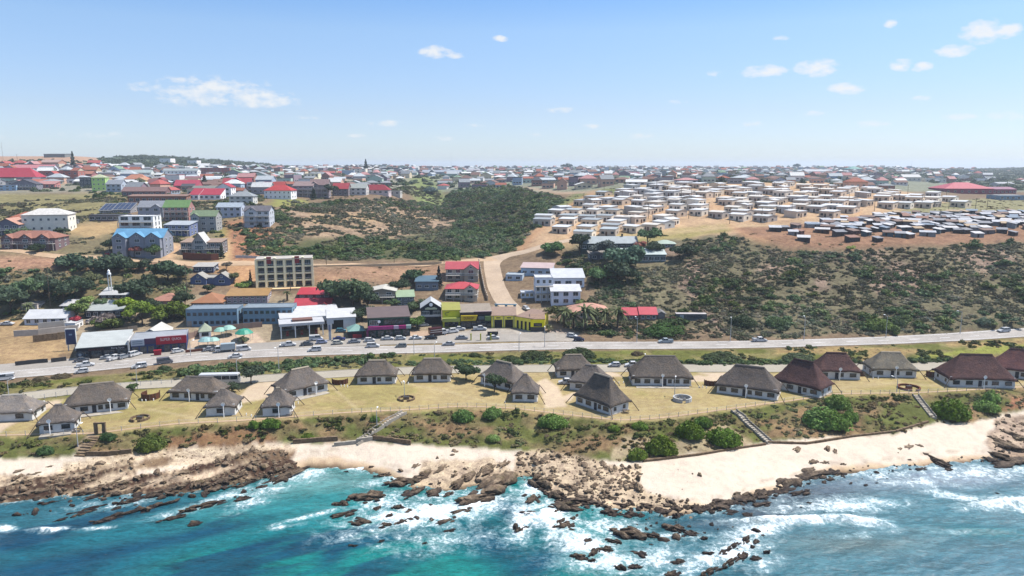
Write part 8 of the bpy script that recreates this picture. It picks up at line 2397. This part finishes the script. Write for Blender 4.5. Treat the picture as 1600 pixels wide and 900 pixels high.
for k, (px, py, wp, hp, an, kd) in enumerate(STONES):
    p = ground(px, py, 0.0)
    m = mpp(p.y)
    fore = max(.3, math.sin(math.atan(kk(py))))
    big = 1.28 if p.z < .1 else 1.05
    L = wp * m * .56 * big
    Hh = hp * m * .60 * big
    wet_ = p.z < .35
    D = max(L * (.30 if kd == 'l' else .62), .5)
    # the long axis: its slant in the photo laid out on the ground
    a = math.atan2(math.sin(R(an)) / fore, math.cos(R(an)))
    if abs(an) > 4:
        L = L * math.hypot(math.cos(R(an)), math.sin(R(an)) / fore) * .92
        D = max(min(D, L * .55), .4)
    reg = where(px, py)
    size = 'small' if wp < 16 else ('long' if kd == 'l' or wp > 36 else 'mid-sized')
    place = 'in water off' if p.z <= 0.0 else 'ashore at'
    key = (size, place, reg)
    seen.setdefault(key, []).append(px)
    n_ = len(seen[key])
    lab = '%s dark %s %s %s, %s' % (size, 'ledge' if kd == 'l' else 'rock', place, reg, ORD[min(n_ - 1, 29)])
    t = mesh_obj('rock', RK.choice(LEDGE if kd == 'l' else ROCK), None, (p.x, p.y + D * .3, max(p.z, -.05) - Hh * (.12 if p.z > .05 else -.06)), (RK.uniform(-.15, .15), RK.uniform(-.1, .1), a), (L, D, Hh * (1.0 if kd == 'r' else .85)))
    tag(t, lab, 'rock', 'rocks along the shore')
STONES_OBJ = [o for o in bpy.data.objects if o.name.startswith('rock') and o.get('category') == 'rock']
by = {}
for o, (px, py, wp, hp, an, kd) in zip(STONES_OBJ, STONES):
    by.setdefault(o['label'].rsplit(',', 1)[0], []).append((px, o))
for base_, lst in by.items():     # ordinals follow the order from west to east
    lst.sort(key=lambda q_: q_[0])
    for i, (_, o) in enumerate(lst):
        o['label'] = '%s, %s from the west' % (base_, ORD[min(i, 29)]) if len(lst) > 1 else base_
# cobbles and rubble nobody could count
COB = [rock_mesh(50 + i, 0, 2) for i in range(6)]
for me in COB:
    me.materials.clear()
    me.materials.append(M['pale_cobble'])
    me.polygons.foreach_set('use_smooth', [False] * len(me.polygons))
def rubble(name, polys, per100, smin, smax, seed, label, mat=None, clump=None, power=3.0, extra=None):
    mask = np.zeros(PX.shape, bool)
    for pl in polys:
        mask |= inpoly(jx, jy, pl)
    if extra is not None:
        mask &= extra
    X, Y = pick(mask, per100, seed, clump)
    g = np.random.default_rng(seed)
    sz = smin + (smax - smin) * g.random(len(X)) ** power
    S3 = np.stack([sz * g.uniform(.7, 1.5, len(X)), sz * g.uniform(.6, 1.1, len(X)), sz * g.uniform(.45, .85, len(X))], 1)
    if mat:
        ms = []
        for me in COB:
            c_ = me.copy(); c_.materials.clear(); c_.materials.append(M[mat]); ms.append(c_)
    else:
        ms = COB
    o = scatter(name, np.stack([X, Y, np.maximum(zt(X, Y), -.12) + sz * .1], 1), S3, proto_collection(name, ms), None, .3, seed)
    o['label'] = label
    return o
shore_m = YY <= row(3) + 2
rubble('beach_cobbles', [rk[1], rk[0]], 60, .10, .55, 61, 'pale cobbles strewn over the western beach', clump=cl(7, .3, .6, 120), extra=shore_m)
rubble('reef_rubble', [rk[0]], 150, .2, 1.2, 62, 'dark rubble between the reef ledges', 'shore_rock', clump=np.clip((STRATA - .48) * 7, 0, 1), extra=shore_m)
rubble('boulder_field', [rk[2]], 130, .2, 1.0, 63, 'tan boulders heaped on the central point', 'shore_rock', clump=cl(6, .2, .5, 122), extra=shore_m)
rubble('boulder_cobbles', [rk[2]], 40, .15, .6, 64, 'pale cobbles between the tan boulders', clump=cl(5, .3, .6, 123), extra=shore_m)
rubble('cove_rubble', [rk[3], [(640, 745), (560, 738), (600, 728), (720, 706), (790, 706), (800, 722)]], 22, .15, .9, 65, 'rubble around the central reef', 'shore_rock', clump=cl(5, .4, .6, 124), extra=shore_m)
rubble('point_rubble', [rk[4]], 50, .2, 1.0, 66, 'rubble on the eastern rocky point', 'shore_rock', clump=cl(5, .25, .5, 125), extra=shore_m)
rubble('tide_rubble', [[(-300, 830), (-300, 700), (1900, 620), (1900, 820), (1080, 830)]], 34, .12, .7, 67, 'dark stones along the tide line', 'shore_rock', clump=cl(7, .38, .6, 126), extra=(YY < row(2) + 2.4) & (YY > row(2) - 2.0) & ~inpoly(PX, PY, [(470, 770), (480, 700), (640, 700), (600, 770)]))
rubble('shallow_rubble', [[(1000, 830), (1000, 790), (1090, 800), (1200, 770), (1330, 738), (1400, 748), (1280, 800), (1150, 826)]], 26, .25, .9, 68, 'half-drowned dark stones in the eastern shallows', 'shore_rock', clump=cl(8, .45, .6, 127))
SURF = fbm(su / 7, sv / 1.3, 4, 144)
rubble('drowned_reef', [[(-300, 850), (-300, 770), (60, 780), (300, 765), (440, 740), (475, 730), (440, 765), (330, 805), (180, 824), (60, 815)]], 90, .25, 1.5, 71, 'dark jagged reef stones breaking the shallow water off the western beach', 'shore_rock', clump=np.clip((SURF - .53) * 7, 0, 1))
rubble('bay_reef', [[(520, 790), (580, 765), (640, 740), (800, 740), (800, 770), (740, 815), (640, 835), (560, 830)], [(800, 850), (815, 790), (880, 790), (1000, 800), (1080, 830), (1200, 830), (1210, 880), (1080, 905), (960, 895), (880, 860)]], 30, .25, 1.3, 72, 'small dark reef stones showing through the surf', 'shore_rock', clump=np.clip((SURF - .56) * 8, 0, 1))
rubble('hillside_stones', [RH, BARE, EM[0], EM[2]], 3.0, .25, 1.1, 69, 'pinkish stones showing through the hillside scrub', clump=cl(14, .48, .62, 128))
rubble('beach_stones', [[(1000, 740), (1100, 712), (1300, 688), (1450, 682), (1540, 660), (1540, 720), (1330, 738), (1100, 790)]], 2.2, .1, .4, 70, 'scattered small stones on the wide beach', 'shore_rock', clump=cl(9, .5, .65, 129), extra=shore_m)

# ---------------------------------------------------------------- things on the lawn and the bank
def ring(px, py, rpx, h, mat, col, label, gap=True, grill=True):
    p = ground(px, py); m = mpp(p.y); r = rpx * m
    t = thing('fire_ring', p, 0, label, 'fire ring', 'fire rings on the lawn')
    q = MB()
    n = 18
    for k in range(n):
        if gap and k in (13,):
            continue
        a0, a1 = 6.283 * k / n, 6.283 * (k + .94) / n
        v = []
        for rr_ in (r, r - .35):
            for a in (a0, a1):
                v.append((rr_ * math.cos(a), rr_ * math.sin(a)))
        q.add([(x, y, -.3) for x, y in v] + [(x, y, h) for x, y in v], [(0, 1, 5, 4), (3, 2, 6, 7), (4, 5, 7, 6), (0, 4, 6, 2), (1, 3, 7, 5)])
    q.build('seat_wall', mat, t, alb(*col) if col else None)
    if grill:
        q = MB(); q.box(-.8, -.5, 0, .8, .5, .75); q.build('hearth', mat, t, alb(*col) if col else None)
        q = MB(); q.box(-.7, -.4, .753, .7, .4, .8); q.build('grate', 'dark_trim', t)
ring(219, 655, 15, .6, 'stone_wall', None, 'stone fire ring with a hearth on the western lawn')
ring(635, 624, 14, .55, 'stone_wall', None, 'low stone fire ring in the middle of the central lawn')
ring(1066, 626, 15, 1.1, 'wall_paint', (232, 232, 230), 'whitewashed round fire pit before the biggest grey chalet')
ring(1420, 607, 17, .6, 'brick_red', None, 'brown fire ring above the curved beach stairs')
def screen(px, py, wpx, hpx, label, arc=150, yaw=0):
    p = ground(px, py); m = mpp(p.y); r = wpx * m / 2
    t = thing('curved_screen', p, R(yaw), label, 'screen', 'curved screens between the chalets')
    q = MB(); n = 14
    for k in range(n):
        a0, a1 = R(270 - arc / 2 + arc * k / n), R(270 - arc / 2 + arc * (k + 1) / n)
        v = [(r * math.cos(a0), r * math.sin(a0)), (r * math.cos(a1), r * math.sin(a1)), ((r - .15) * math.cos(a1), (r - .15) * math.sin(a1)), ((r - .15) * math.cos(a0), (r - .15) * math.sin(a0))]
        q.add([(x, y, -.3) for x, y in v] + [(x, y, hpx * m) for x, y in v], [(0, 1, 5, 4), (2, 3, 7, 6), (4, 5, 6, 7), (1, 2, 6, 5), (3, 0, 4, 7)])
    q.build('panel', 'wall_paint', t, alb(128, 84, 66))
    q = MB()
    for k in range(0, n + 1, 2):
        a = R(270 - arc / 2 + arc * k / n)
        q.tube(((r + .03) * math.cos(a), (r + .03) * math.sin(a), -.3), ((r + .03) * math.cos(a), (r + .03) * math.sin(a), hpx * m + .15), .09)
    q.build('posts', 'wood_pole', t)['kind'] = 'stuff'
screen(236, 622, 27, 10, 'rusty round screen between the two long western chalets', 260)
screen(532, 598, 26, 8, 'curved brown screen beside the angled chalet')
screen(1111, 600, 24, 8, 'curved brown screen between the two dark eastern chalets')
screen(1457, 587, 25, 9, 'maroon curved screen by the olive-grey chalet')
screen(1346, 587, 10, 6, 'small brown screen next to the olive-grey chalet')
screen(366, 628, 12, 9, 'dark brown screen beside the small pointed western chalet')
# gate arch
t = thing('gate_arch', on(157, 678), R(6), 'stone gate arch at the top of the cobbled ramp', 'arch')
m = mpp(t.location.y)
q = MB(); q.box(-1.35, -.3, -.3, -.6, .3, 2.6).box(.6, -.3, -.3, 1.35, .3, 2.6); q.build('pillars', 'stone_wall', t)
q = MB(); q.prism([(-1.35, 2.603), (-.6, 2.603), (-.35, 2.28 + .33), (.35, 2.61), (.6, 2.603), (1.35, 2.603), (1.4, 3.0), (-1.4, 3.0)], -.32, .32); q.build('lintel', 'stone_wall', t)
# stairs and ramps down the bank
def stairs(p0, p1, wid, label, mat='concrete', rails=True, name='stairs', group=None):
    a, b = ground(*p0), ground(*p1)
    t = thing(name, b, 0, label, 'stairs', group)
    d = (a - b); hd = Vector((d.x, d.y, 0)); L = hd.length; hd.normalize(); nn = Vector((-hd.y, hd.x, 0)) * wid / 2
    n = max(6, int(L / .8))
    q, r_ = MB(), MB()
    for k in range(n):
        c0, c1 = hd * L * k / n, hd * L * (k + 1) / n
        wpt = b + hd * L * (k + .5) / n
        z = max(d.z * (k + 1) / n, float(zt(wpt.x, wpt.y)) - b.z + .12)
        v = [c0 - nn, c0 + nn, c1 + nn, c1 - nn]
        q.add([(x.x, x.y, z - 1.8) for x in v] + [(x.x, x.y, z) for x in v], [(4, 7, 6, 5), (0, 1, 5, 4), (2, 3, 7, 6), (1, 2, 6, 5), (3, 0, 4, 7)])
        for s_ in (-1, 1):
            v = [c0 + nn * s_ * 1.0, c0 + nn * s_ * 1.22, c1 + nn * s_ * 1.22, c1 + nn * s_ * 1.0]
            r_.add([(x.x, x.y, z - 1.8) for x in v] + [(x.x, x.y, z + .45) for x in v], [(4, 5, 6, 7), (0, 1, 5, 4), (2, 3, 7, 6), (1, 2, 6, 5), (3, 0, 4, 7)])
    q.build('steps', mat, t)
    if rails:
        r_.build('side_wall', mat, t)
stairs((632, 645), (556, 694), 1.6, 'straight stone stairs from the lawn to the small cove')
stairs((1146, 642), (1204, 694), 1.6, 'straight concrete stairs from the lawn to the wide beach')
stairs((1430, 617), (1458, 654), 1.5, 'curving beach stairs below the brown fire ring')
stairs((149, 682), (124, 714), 2.6, 'wide cobbled ramp from the gate arch to the beach', 'stone_wall', False, 'ramp')
wall_run([(135, 712), (170, 712), (206, 708)], 1.0, .5, 'stone_wall', 'stone_wall', 'low stone wall below the square-cut shrub', 'wall')
wall_run([(458, 693), (495, 690), (528, 688)], 1.0, .6, 'stone_wall', 'stone_wall', 'low stone wall west of the stone stairs', 'wall')
wall_run([(522, 697), (558, 693), (582, 687)], .8, .5, 'concrete', 'stone_wall', 'pale low wall at the foot of the stone stairs', 'wall')
wall_run([(583, 686), (615, 690), (642, 695)], .9, .5, 'stone_wall', 'stone_wall', 'dark timber-like low wall east of the stone stairs', 'wall')
wall_run([(1005, 722), (1090, 712), (1150, 702), (1196, 695)], .5, .5, 'stone_wall', 'sand_edge_wall', 'low stone edging between bank and wide beach, western stretch', 'wall')
wall_run([(1200, 692), (1260, 694), (1330, 683), (1400, 675), (1450, 660)], .45, .5, 'stone_wall', 'sand_edge_wall', 'low stone edging between bank and wide beach, eastern stretch', 'wall')
wall_run([(x, float(np.interp(x, [p_[0] for p_ in NEAR[4]], [p_[1] for p_ in NEAR[4]])) - .8) for x in range(-20, 1640, 30)], 1.2, .1, 'steel_pole', 'wire_fence', 'thin wire fence along the sea edge of the lawn', 'fence', None, .05, True)
wall_run([(-40, 640), (70, 624), (140, 612), (220, 603), (300, 597)], 1.5, .1, 'steel_pole', 'wire_fence', 'wire fence behind the western chalet road', 'fence', None, .05, True)
# white marker stones and picnic sets
for k, (px, py) in enumerate(((533, 604), (538, 604), (543, 605), (628, 599), (632, 599), (638, 600), (466, 631), (960, 599), (967, 599), (974, 599), (1092, 606), (1098, 606), (1104, 607), (222, 627), (228, 627), (240, 626), (1364, 592), (1372, 592), (1460, 594), (1468, 594), (385, 649), (393, 651), (789, 630))):
    t = thing('marker_post', on(px, py), 0, 'short white marker post on the lawn beside a chalet drive', 'marker post', 'white marker posts on the lawn')
    q = MB(); q.tube((0, 0, -.2), (0, 0, .55), .14, .12, 8); q.build('post', 'dish_white', t); q = MB(); q.tube((0, 0, .553), (0, 0, .65), .12, .03, 8); q.build('cap', 'dish_white', t)
def picnic(px, py, label, yaw):
    t = thing('picnic_table', on(px, py), R(yaw), label, 'picnic table', 'picnic tables at the chalets')
    q = MB(); q.box(-.9, -.4, .72, .9, .4, .78); q.build('tabletop', 'wood_pole', t)
    for y in (-.8, .8):
        q = MB(); q.box(-.9, y - .15, .42, .9, y + .15, .47); q.build('bench', 'wood_pole', t)
    for x in (-.6, .6):
        q = MB(); q.tube((x, -.75, -.1), (x, .2, .715), .05).tube((x, .75, -.1), (x, -.2, .715), .05); q.build('leg', 'wood_pole', t)
for a in ((106, 673, 'picnic table before the small grey chalet by the gate arch', 20), (121, 674, 'second picnic set between the small grey chalet and the gate arch', 20), (150, 643, 'picnic table on the patio of the long brown-grey chalet', 22), (187, 634, 'picnic table at the end of the long brown-grey chalet', 22), (487, 616, 'picnic table on the brick patio of the angled chalet', 42), (453, 648, 'picnic table beside the small pointed chalet below the wide drive', 10), (978, 645, 'picnic table at the gable end of the dark end-on chalet', 0)):
    picnic(*a)

# ---------------------------------------------------------------- sea air
t = NT('sea_air')
vo = t.n('ShaderNodeVolumePrincipled')
vo.inputs['Color'].default_value = (.80, .88, .97, 1)
vo.inputs['Density'].default_value = HAZE
vo.inputs['Anisotropy'].default_value = .2
for l_ in list(t.out.inputs[0].links):
    t.t.links.remove(l_)
t.t.nodes.remove(t.b)
t.l(vo.outputs[0], t.out.inputs['Volume'])
M['sea_air'] = t.m
q = MB(); q.box(-9500, -2000, -12, 9500, 12500, 118)
tag(q.build('haze', 'sea_air'), kind='stuff')
